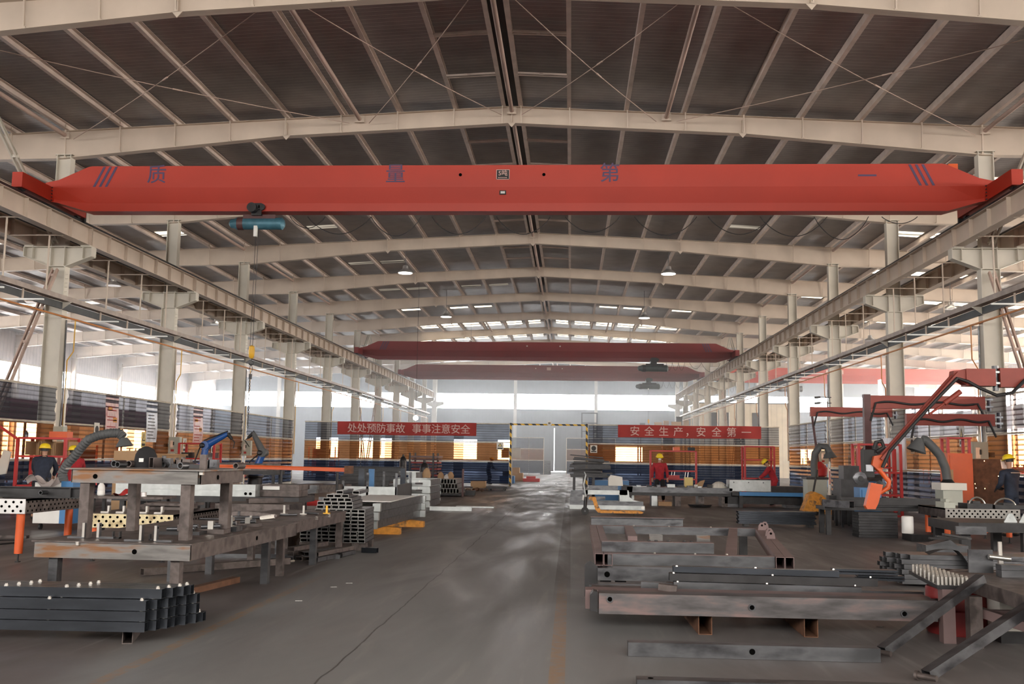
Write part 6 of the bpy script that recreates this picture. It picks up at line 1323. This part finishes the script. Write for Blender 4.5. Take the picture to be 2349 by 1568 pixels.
# pallet jack
t = thing('pallet_jack', 'worn orange hand pallet jack with black wheels', 'pallet jack', (.6, 28.9, 0))
MB().prism([(.55,28.8,.50),(.72,28.8,.50),(.78,28.8,.30),(.88,28.8,.12),(1.0,28.8,.08),(.80,28.8,.06),(.72,28.8,.14),(.64,28.8,.40),(.52,28.8,.44)], (0,.35,0)).build('mast_plate', M['dyel'], t, smooth=False)
for y in (28.72,29.1): MB().prism([(.85,y,.06),(2.02,y,.06),(2.08,y,.09),(1.95,y,.125),(.85,y,.125)], (0,.16,0)).build('fork', M['dyel'], t, smooth=False)
MB().cyl((.42,28.75,.105),(.42,28.83,.105),.105,20).cyl((.42,29.0,.105),(.42,29.08,.105),.105,20).build('steering_wheels', M['black'], t); MB().cyl((.42,28.7,.105),(.42,29.12,.105),.025,10).build('axle', M['steel'], t)
MB().cyl((.42,28.9,.15),(.44,28.9,.50),.05,12).build('pump_cylinder', M['dark'], t); MB().tube([(.44,28.9,.48),(.38,28.9,.85),(.44,28.9,1.12)], .02, 8).tube([(.44,28.8,1.12),(.40,28.8,1.2),(.40,29.0,1.2),(.44,29.0,1.12),(.44,28.8,1.12)], .015, 6).build('tow_handle', M['galv'], t)
for y in (28.8,29.18): MB().cyl((1.85,y-.04,.04),(1.85,y+.04,.04),.04,12).build('fork_roller', M['black'], t)
tag(MB().cyl((.36,28.86,.40),(.38,28.86,.56),.03,8).build('rag_bottle', M['white']) , 'small white bottle strapped to the pallet jack', 'bottle')
# grey machine bed with dark pile
t = thing('machine_bed', 'grey cast machine bed with curved supports beside the aisle', 'machine bed', (1.1, 32, 0))
MB().box(-.02,2.34,31.9,32.7,0.0,.13).build('lower_bed', M['galv'], t, smooth=False); MB().box(-.02,2.3,31.95,32.6,.13,.26).build('bed_step', M['steel'], t, smooth=False)
MB().prism([(-.02,31.93,.26),(.02,31.93,.58),(.55,31.93,.60),(.55,31.93,.45),(.42,31.93,.32),(.3,31.93,.26)], (0,.6,0)).build('left_support', M['steel'], t, smooth=False); MB().prism([(1.55,31.93,.26),(2.2,31.93,.26),(2.0,31.93,.30),(1.86,31.93,.40),(1.84,31.93,.60),(1.55,31.93,.60)], (0,.6,0)).build('right_support', M['galv'], t, smooth=False)
MB().box(.45,1.8,31.93,32.5,.46,.60).build('bed_table', M['galv'], t, smooth=False); MB().box(.6,1.5,32.0,32.4,.60,.74).build('slide', M['steel'], t, smooth=False); MB().box(.55,1.1,31.97,32.0,.30,.40).build('front_plate', M['steel'], t, smooth=False)
MB().cyl((2.28,31.88,.07),(2.28,31.95,.07),.05,10).build('bed_screw', M['bright'], t)
item('guard_box', MB().prism([(1.20,31.98,.745),(1.66,31.98,.745),(1.64,31.98,1.02),(1.28,31.98,1.08),(1.20,31.98,.98)], (0,.4,0)), 'sign', 'pale square guard box on the machine bed', 'box')
t = thing('bar_rack', 'dark rack on posts holding the heap of black bars', 'rack', (.7, 33, 0))
for x in (.12,.45,.75):
    for y in (32.8,33.6): MB().box(x-.04,x+.04,y-.04,y+.04,0,.98).build('rack_post', M['dark'], t, smooth=False)
MB().box(0,1.3,32.7,33.7,.98,1.03).build('rack_deck', M['dark'], t, smooth=False)
random.seed(21)
for i in range(11):
    z = 1.035+.052*i; x0_ = random.uniform(-.05,.15); w_ = random.uniform(.9,1.35); a = .035*(i > 8)
    item('black_bar', MB().bar((x0_,33.1+random.uniform(-.2,.2),z+.024+a),(x0_+w_,33.1+random.uniform(-.2,.2),z+.024-a),random.uniform(.1,.3),.048), 'dark', f'black bar in the heap above the machine bed, {nth(i)} from below', 'bar', 'black bars in the heap')
item('slanting_plate', MB().bar((-.02,33.0,1.70),(1.05,33.1,1.62),.3,.03), 'dark', 'slanting dark plate on top of the black bar heap', 'plate')
# long bench
t = thing('long_bench', 'long dark grey machine bench with thick bed', 'bench', (4, 35, 0))
MB().box(1.95,5.55,34.9,36.0,.46,.64).build('bench_bed', M['steel'], t, smooth=False); MB().box(1.95,5.5,34.85,34.9,.36,.46).build('bed_lip', M['dark'], t, smooth=False); MB().prism([(1.75,34.9,.2),(2.1,34.9,.2),(2.15,34.9,.66),(1.8,34.9,.70)], (0,.8,0)).build('bench_end', M['dark'], t, smooth=False)
for x in (2.1,2.9,3.7,4.5,5.3): MB().box(x-.1,x+.1,35.0,35.8,0,.36).build('bench_foot', M['steelr' if x > 3 else 'galv'], t, smooth=False)
item('timber_block', MB().box(3.0,3.45,34.6,34.8,.02,.16), 'card', 'wooden block on the floor under the long bench', 'block'); item('steel_tray', MB().lathe((4.4,34.6,.02), [(.35,0),(.42,.08)], 20), 'steel', 'round steel tray on the floor under the long bench', 'tray')
random.seed(4)
for i in range(9): item('small_part', MB().box(2.3+.35*i,2.3+.35*i+random.uniform(.1,.28),35.1,35.4,.642,.66+random.uniform(.02,.10)), ('galv','dark','steel')[i % 3], f'small machined part on the long bench, {nth(i)} from the left', 'part', 'parts on the long bench')
t = thing('yellow_carton', 'yellow carton with a brown flap on the long bench', 'carton', (4.3, 35.5, .64)); MB().box(4.0,4.28,35.5,35.8,.642,.98).build('carton_body', M['signy'], t, smooth=False); MB().prism([(4.3,35.5,.642),(4.6,35.5,.642),(4.7,35.5,.9),(4.55,35.5,.86)], (0,.2,0)).build('carton_flap', M['card'], t, smooth=False)
item('small_white_box', MB().box(4.3,4.42,35.3,35.4,.642,.74), 'sign', 'small white box in front of the yellow carton', 'box')
t = thing('grey_machine_head', 'grey machine head block above the blue beam', 'machine', (6.1, 35, 0)); MB().box(5.45,6.85,34.9,35.6,.55,.93).build('head_block', M['galv'], t, smooth=False); MB().box(5.3,8.1,35.0,36.0,.12,.40).build('head_bed', M['dark'], t, smooth=False); MB().box(5.4,5.9,35.1,35.8,0,.12).box(7.4,7.9,35.1,35.8,0,.12).build('bed_foot', M['steel'], t, smooth=False)
for x in (5.6,6.1,6.6): MB().cyl((x,34.899,.85),(x,34.89,.85),.02,8).build('bolt_head', M['dark'], t)
item('cloth_heap', MB().lathe((5.15,35.3,.642), [(.3,0),(.25,.12),(.12,.2),(.02,.22)], 10), 'sign', 'pale cloth heap between the long bench and the grey machine head', 'cloth')
M['blue3'] = mat('bright_blue_paint', (.05,.22,.50), .4, var=.06)
t = thing('blue_beam', 'bright blue painted beam below the grey machine head', 'beam', (6.8, 34.7, .4)); MB().box(5.75,8.05,34.65,34.85,.405,.53).build('beam_face', M['blue3'], t, smooth=False); MB().box(5.5,5.72,34.65,34.85,.405,.52).build('beam_end', M['dark'], t, smooth=False)
for i, x in enumerate((5.8,7.9)): item('beam_support', MB().box(x-.06,x+.06,34.66,34.84,0,.40), 'dark', f"dark support under the bright blue beam, {'left' if i == 0 else 'right'} one", 'support')
item('dark_carriage', MB().box(6.95,8.3,35.2,36.2,.402,.72), 'dark', 'dark carriage behind the blue beam in front of the leaning worker', 'carriage')
t = thing('orange_cover', 'orange-yellow peaked pallet jack cover beside the flat tube bundle', 'cover', (7.6, 31, 0)); MB().prism([(6.95,30.6,.12),(7.85,30.6,.10),(7.8,30.6,.35),(7.5,30.6,.62),(7.3,30.6,.70),(7.15,30.6,.62),(7.05,30.6,.35)], (0,.5,0)).build('cover_hood', M['dyel'], t, smooth=False); MB().prism([(7.6,30.4,.04),(8.4,30.3,.03),(8.4,30.3,.09),(7.6,30.4,.12)], (0,.3,0)).build('fork', M['dyel'], t, smooth=False); MB().cyl((7.3,30.7,.0),(7.32,30.7,.12),.1,12).build('wheel', M['black'], t); MB().cyl((7.3,30.85,.6),(7.45,30.85,1.35),.03,8).build('tow_handle', M['black'], t)
# red tool rack behind the red-jacket worker
t = thing('red_tool_rack', 'open red tool rack behind the worker at the long bench', 'rack', (3.7, 37, 0))
for x in (2.95,4.62): MB().box(x-.035,x+.035,37.3,37.37,0,1.92).build('upright', M['red'], t, smooth=False)
for z in (1.88,1.15,.85): MB().box(2.95,4.62,37.3,37.36,z,z+.05).build('crossbar', M['red'], t, smooth=False)
MB().box(3.6,4.0,37.2,37.5,.90,1.02).build('red_tray', M['red'], t, smooth=False)
for x in (3.7,3.8,4.2,4.3): MB().cyl((x,37.28,.92),(x+.03,37.28,1.15),.012,6).build('hanging_tool', M['bright'], t)
for i, x in enumerate((3.9,4.45)): item('rack_box', MB().box(x-.12,x+.12,37.22,37.45,1.932,2.05), 'orange' if i == 0 else 'black', f"small {'orange' if i == 0 else 'black'} box on top of the red tool rack", 'box')
item('blue_sheet_stack', MB().box(.9,2.2,38.0,39.0,0,.78), 'blue', 'blue stack behind the machine bed', 'stack')
# loose floor bits
for i, (x, y) in enumerate(((2.2,22.0),(-2.9,12.2),(-2.8,12.6),(3.0,10.2),(-3.0,11.0))): item('paper_scrap', MB().prism([(x,y,.002),(x+.08+.15*(i == 0),y+.01,.002),(x+.06,y+.03,.002)], (0,0,.003)), 'white', f'tiny pale scrap on the floor, {nth(i)} of five', 'scrap', 'pale scraps on the floor')
# ================================================================ people
def skin(name, chains, m, parent, sub=1):
    """one continuous limb surface grown round connected joints: chains = list of [(point, radius), ...] sharing first points"""
    me = bpy.data.meshes.new(name); vs = []; es = []; rs = []; ix = {}
    for ch in chains:
        prev = None
        for p, r in ch:
            k = tuple(round(q, 4) for q in p)
            if k not in ix: ix[k] = len(vs); vs.append(V(p)); rs.append(r if isinstance(r, tuple) else (r, r))
            if prev is not None and (prev, ix[k]) not in es: es.append((prev, ix[k]))
            prev = ix[k]
    inv = parent.matrix_basis.inverted()
    me.from_pydata([inv @ v for v in vs], es, []); o = bpy.data.objects.new(name, me); COL.objects.link(o)
    md = o.modifiers.new('skin', 'SKIN'); md.use_smooth_shade = True
    sv = me.skin_vertices[0].data if me.skin_vertices else None
    if sv is None:
        import bmesh; bm = bmesh.new(); bm.from_mesh(me); bm.verts.layers.skin.verify(); bm.to_mesh(me); bm.free(); sv = me.skin_vertices[0].data
    for i, r in enumerate(rs): sv[i].radius = r; sv[i].use_root = (i == 0)
    sb = o.modifiers.new('sub', 'SUBSURF'); sb.levels = sub; sb.render_levels = sub
    bpy.context.view_layer.update(); dg = bpy.context.evaluated_depsgraph_get()
    m2 = bpy.data.meshes.new_from_object(o.evaluated_get(dg)); m2.name = name; bpy.data.objects.remove(o); m2.materials.clear(); m2.materials.append(m)
    m2.shade_smooth(); q = bpy.data.objects.new(name, m2); COL.objects.link(q); q.parent = parent; return q
def person(lab, x, y, face_a, J, top, bottom, stripe=None, mask=False, glove='skin', visor=False):
    """J: joints in body space (x right of the person, y forward, z up)"""
    t = thing('person', lab, 'person', (x, y, 0)); ca, sa = math.cos(face_a), math.sin(face_a)
    def w_(p): return (x+p[0]*ca-p[1]*sa, y+p[0]*sa+p[1]*ca, p[2])
    g = {k: w_(v) for k, v in J.items()}
    pel, ch, nk, hd = g['pelvis'], g['chest'], g['neck'], g['head']
    def lp(a, b_, f_): return tuple(V(a).lerp(V(b_), f_))
    def hand(e, h, s):
        d = (V(h)-V(e)).normalized(); o = d.orthogonal().normalized(); c = V(h)+d*.05; r = []
        for k in range(4):
            b0 = c+o*(.028*(k-1.5)); r.append([(h, .026), (tuple(c), (.034,.016)), (tuple(b0+d*.03), .0095), (tuple(b0+d*(.065-.008*abs(k-1.3))+d.cross(o)*.012), .008), (tuple(b0+d*(.08-.01*abs(k-1.3))+d.cross(o)*.03), .007)])
        tb = V(h)+d*.02+o*.03; r.append([(h, .026), (tuple(tb+o*.018+d*.02), .010), (tuple(tb+o*.03+d*.05), .008)]); return r
    chains = [[(pel, (.07,.06)), (lp(pel, ch, .5), (.10,.08)), (ch, (.115,.085)), (nk, .05), (lp(nk, hd, .45), .06), (hd, (.078,.092)), (tuple(V(hd)+(V(hd)-V(nk)).normalized()*.075), (.06,.07))]]
    for s in 'LR':
        chains.append([(ch, (.115,.085)), (g['sho'+s], .05), (g['elb'+s], .042), (g['wri'+s], .028)]); chains.append([(pel, (.07,.06)), (g['hip'+s], .055), (g['knee'+s], .058), (g['ank'+s], .038), (g['toe'+s], .032)])
    chains[0] += []
    b = skin('body', chains, M['skin'], t)
    for s in 'LR':
        skin('hand', hand(g['elb'+s], g['wri'+s], s), M[glove], t)
    # face: nose, eyes, ears
    fd = V(*w_((J['head'][0]+J['look'][0], J['head'][1]+J['look'][1], J['head'][2]+J['look'][2])))-V(hd); fd.normalize(); sd = fd.cross(V(0,0,1)).normalized(); hu = sd.cross(fd).normalized(); H = V(hd)
    fc = MB().lathe(H+fd*.085+hu*-.005, [(.018,-.02),(.014,.008),(.004,.022)], 8, ax=fd).lathe(H+fd*.084-hu*.045, [(.022,-.01),(.02,.006),(.004,.008)], 8, ax=fd); fc.build('nose_and_mouth', M['skin'], t)
    for q in (-1, 1):
        MB().lathe(H+fd*.083+sd*q*.032+hu*.018, [(.010,-.004),(.008,.004),(.001,.006)], 8, ax=fd).build('eye', M['black'], t); MB().lathe(H+sd*q*.078, [(.026,-.008),(.024,.01),(.008,.014)], 8, ax=sd*q).build('ear', M['skin'], t)
    MB().lathe(H+hu*.01-fd*.02, [(.092,-.03),(.096,.02),(.085,.07),(.04,.1)], 14, ax=hu).build('hair', M['black'], t)
    MB().lathe(H+hu*.035-fd*.005, [(.145,-.005),(.148,.005),(.118,.012),(.118,.05),(.10,.09),(.06,.118),(.01,.128)], 20, ax=(hu+fd*.12)).build('hard_hat', M['yellow'], t)
    if mask: MB().lathe(H+fd*.06-hu*.03, [(.05,0),(.045,.03),(.02,.05)], 10, ax=fd).build('dust_mask', M['white'], t)
    if visor: MB().grid(lambda u, v: H+fd*(.12+.02*math.cos((u-.5)*3))+sd*((u-.5)*.2)+hu*(.05-.2*v), 6, 4).build('face_shield', M['posterw'], t)
    # clothing over the body
    jk = [[(lp(pel, ch, -.40), (.172,.135)), (lp(pel, ch, .0), (.172,.135)), (lp(pel, ch, .4), (.165,.135)), (ch, (.19,.14)), (lp(ch, nk, .6), (.12,.10)), (lp(ch, nk, .98), (.07,.07))]]
    for s in 'LR': jk.append([(ch, (.19,.14)), (g['sho'+s], .078), (g['elb'+s], .062), (lp(g['elb'+s], g['wri'+s], .93), .045)])
    skin('jacket', jk, M[top], t)
    tr_ = []
    for s in 'LR': tr_.append([(lp(pel, ch, .12), (.15,.12)), (pel, (.16,.125)), (g['hip'+s], .105), (g['knee'+s], .078), (lp(g['knee'+s], g['ank'+s], .93), .062)])
    skin('trousers', tr_, M[bottom], t)
    for s in 'LR': skin('shoe', [[(g['ank'+s], .045), (tuple(V(g['ank'+s])-V(0,0,.03)), .05), (g['toe'+s], .042)]], M['black'], t)
    if stripe:
        c = V(ch)+V(0,0,.04); n = 14
        MB().grid(lambda u, v: V(*w_((J['chest'][0]-.17+.34*u, J['chest'][1]-.155-.012*math.sin(u*3.14)*1.5, J['chest'][2]+.06+.018*v))), 10, 1).build('reflective_stripe', M['galv'], t)
    return t
def stand(h=1.72, lean=0., crouch=0., arms='work', head=0., hx=0.):
    s = h/1.72; J = {}
    J['pelvis'] = (0, -crouch*.2, .95*s-crouch*.12); f_ = lean
    J['chest'] = (0, J['pelvis'][1]+math.sin(f_)*.38*s, J['pelvis'][2]+math.cos(f_)*.38*s); J['neck'] = (0, J['chest'][1]+math.sin(f_*1.05)*.17*s, J['chest'][2]+math.cos(f_*1.05)*.17*s)
    J['head'] = (hx, J['neck'][1]+math.sin(f_*.8+head)*.15*s, J['neck'][2]+math.cos(f_*.8+head)*.15*s); J['look'] = (hx*2, math.cos(f_*.8+head), -math.sin(f_*.8+head))
    for q, k in ((-1,'L'),(1,'R')):
        J['sho'+k] = (q*.20*s, J['chest'][1]+math.sin(f_)*.09, J['chest'][2]+math.cos(f_)*.09); J['hip'+k] = (q*.10, J['pelvis'][1], J['pelvis'][2]-.06)
        J['knee'+k] = (q*.12, J['pelvis'][1]+.05+crouch*.2, .50*s-crouch*.03); J['ank'+k] = (q*.13, 0-.02*q, .09); J['toe'+k] = (q*.15, .16-.02*q, .045)
        sx_, sy_, sz_ = J['sho'+k]
        if arms == 'down': J['elb'+k] = (q*.27, sy_+.02, sz_-.29); J['wri'+k] = (q*.27, sy_+.12, sz_-.52)
        elif arms == 'work': J['elb'+k] = (q*.27, sy_+.08, sz_-.27); J['wri'+k] = (q*.16, sy_+.30, sz_-.36)
        else: J['elb'+k] = (q*.25, sy_+.16, sz_-.22); J['wri'+k] = (q*.15, sy_+.36, sz_-.38)
    return J
J = stand(1.74, .05, 0, 'work', .1); J['shoL'] = (-.235, *J['shoL'][1:]); J['shoR'] = (.235, *J['shoR'][1:]); J['wriL'] = (-.20, .22, J['wriL'][2]-.02); J['elbL'] = (-.33, .0, J['elbL'][2])
person('person in a dark navy jacket and yellow helmet seen from behind at the right edge', 9.80, 23.0, R(28), J, 'bluew', 'bluew', stripe=True, visor=True, glove='blackw')
person('person in a red jacket, black trousers, yellow helmet and face mask facing the camera', 3.22, 36.6, R(180), stand(1.72, .04, 0, 'down', .15), 'redw', 'blackw', mask=True)
person('person in red overalls and yellow helmet leaning over work to the left', 7.35, 36.9, R(85), stand(1.68, .42, .15, 'reach', .3), 'redw', 'redw', glove='blackw')
person('person in a navy jacket bending forward in front of the red shelf', -12.25, 22.6, R(15), stand(1.74, .42, .1, 'reach', -.35), 'bluew', 'blackw')
person('person in a red jacket bending beside the navy-jacketed one at the red shelf', -12.0, 23.6, R(30), stand(1.72, .48, .1, 'reach', -.4), 'redw', 'blackw')
t = thing('hard_hat', 'spare yellow hard hat lying on a board of the red shelf', 'hard hat', (-13.4, 24.75, .735)); MB().lathe((-13.4,24.72,.735), [(.15,0),(.15,.012),(.12,.02),(.10,.09),(.05,.12),(.01,.125)], 18).build('hat_shell', M['yellow'], t)
person('person in dark clothes and helmet sitting low behind the cross fence', -4.75, 58.5, R(-60), stand(1.55, .3, .3, 'work', .2), 'bluew', 'blackw')
# grinding sparks beside the navy worker
M['spark'] = glow('hot_spark', (1, .62, .22), 30)
random.seed(31)
for i in range(16):
    x, z = (10.15+random.uniform(-.12,.18), random.uniform(.42,.85)) if i < 10 else (random.uniform(8.6,9.9), random.uniform(.9,1.7))
    item('spark', MB().lathe((x, 22.6, z), [(.001,-.010),(.008,0),(.001,.010)], 6), 'spark', f'tiny glowing grinding spark near the navy-jacketed worker, {nth(i)} of sixteen', 'spark', 'grinding sparks')
# glaring welding lamp on the cross fence
t = thing('work_lamp', 'glaring lit lamp just above the left red banner', 'lamp', (-8.92, 57, 3.7)); MB().lathe((-8.92,57,3.62), [(.02,0),(.13,.06),(.15,.14),(.10,.24),(.03,.28)], 16).build('lamp_globe', glow('work_lamp_light', (1,.98,.92), 60), t); MB().cyl((-8.92,57,3.9),(-8.92,57,rz(-8.92)+.2),.01,6).build('lamp_cable', M['black'], t)
# ================================================================ dusty air in the far half of the hall
hz = bpy.data.materials.new('dusty_air'); hz.use_nodes = True; nt = hz.node_tree; N = nt.nodes; N.remove(N['Principled BSDF'])
vs = N.new('ShaderNodeVolumeScatter'); vs.inputs['Density'].default_value = HAZE = .009; vs.inputs['Anisotropy'].default_value = .55; vs.inputs['Color'].default_value = (.93,.96,1,1)
nt.links.new(vs.outputs[0], N['Material Output'].inputs['Volume'])
o = MB().box(WL+.3, WR-.3, 57.5, YE-.3, .02, 11.9).build('dusty_air', hz, smooth=False)
tag(o, 'thin bluish welding haze hanging through the far half of the hall', 'haze', kind='stuff')
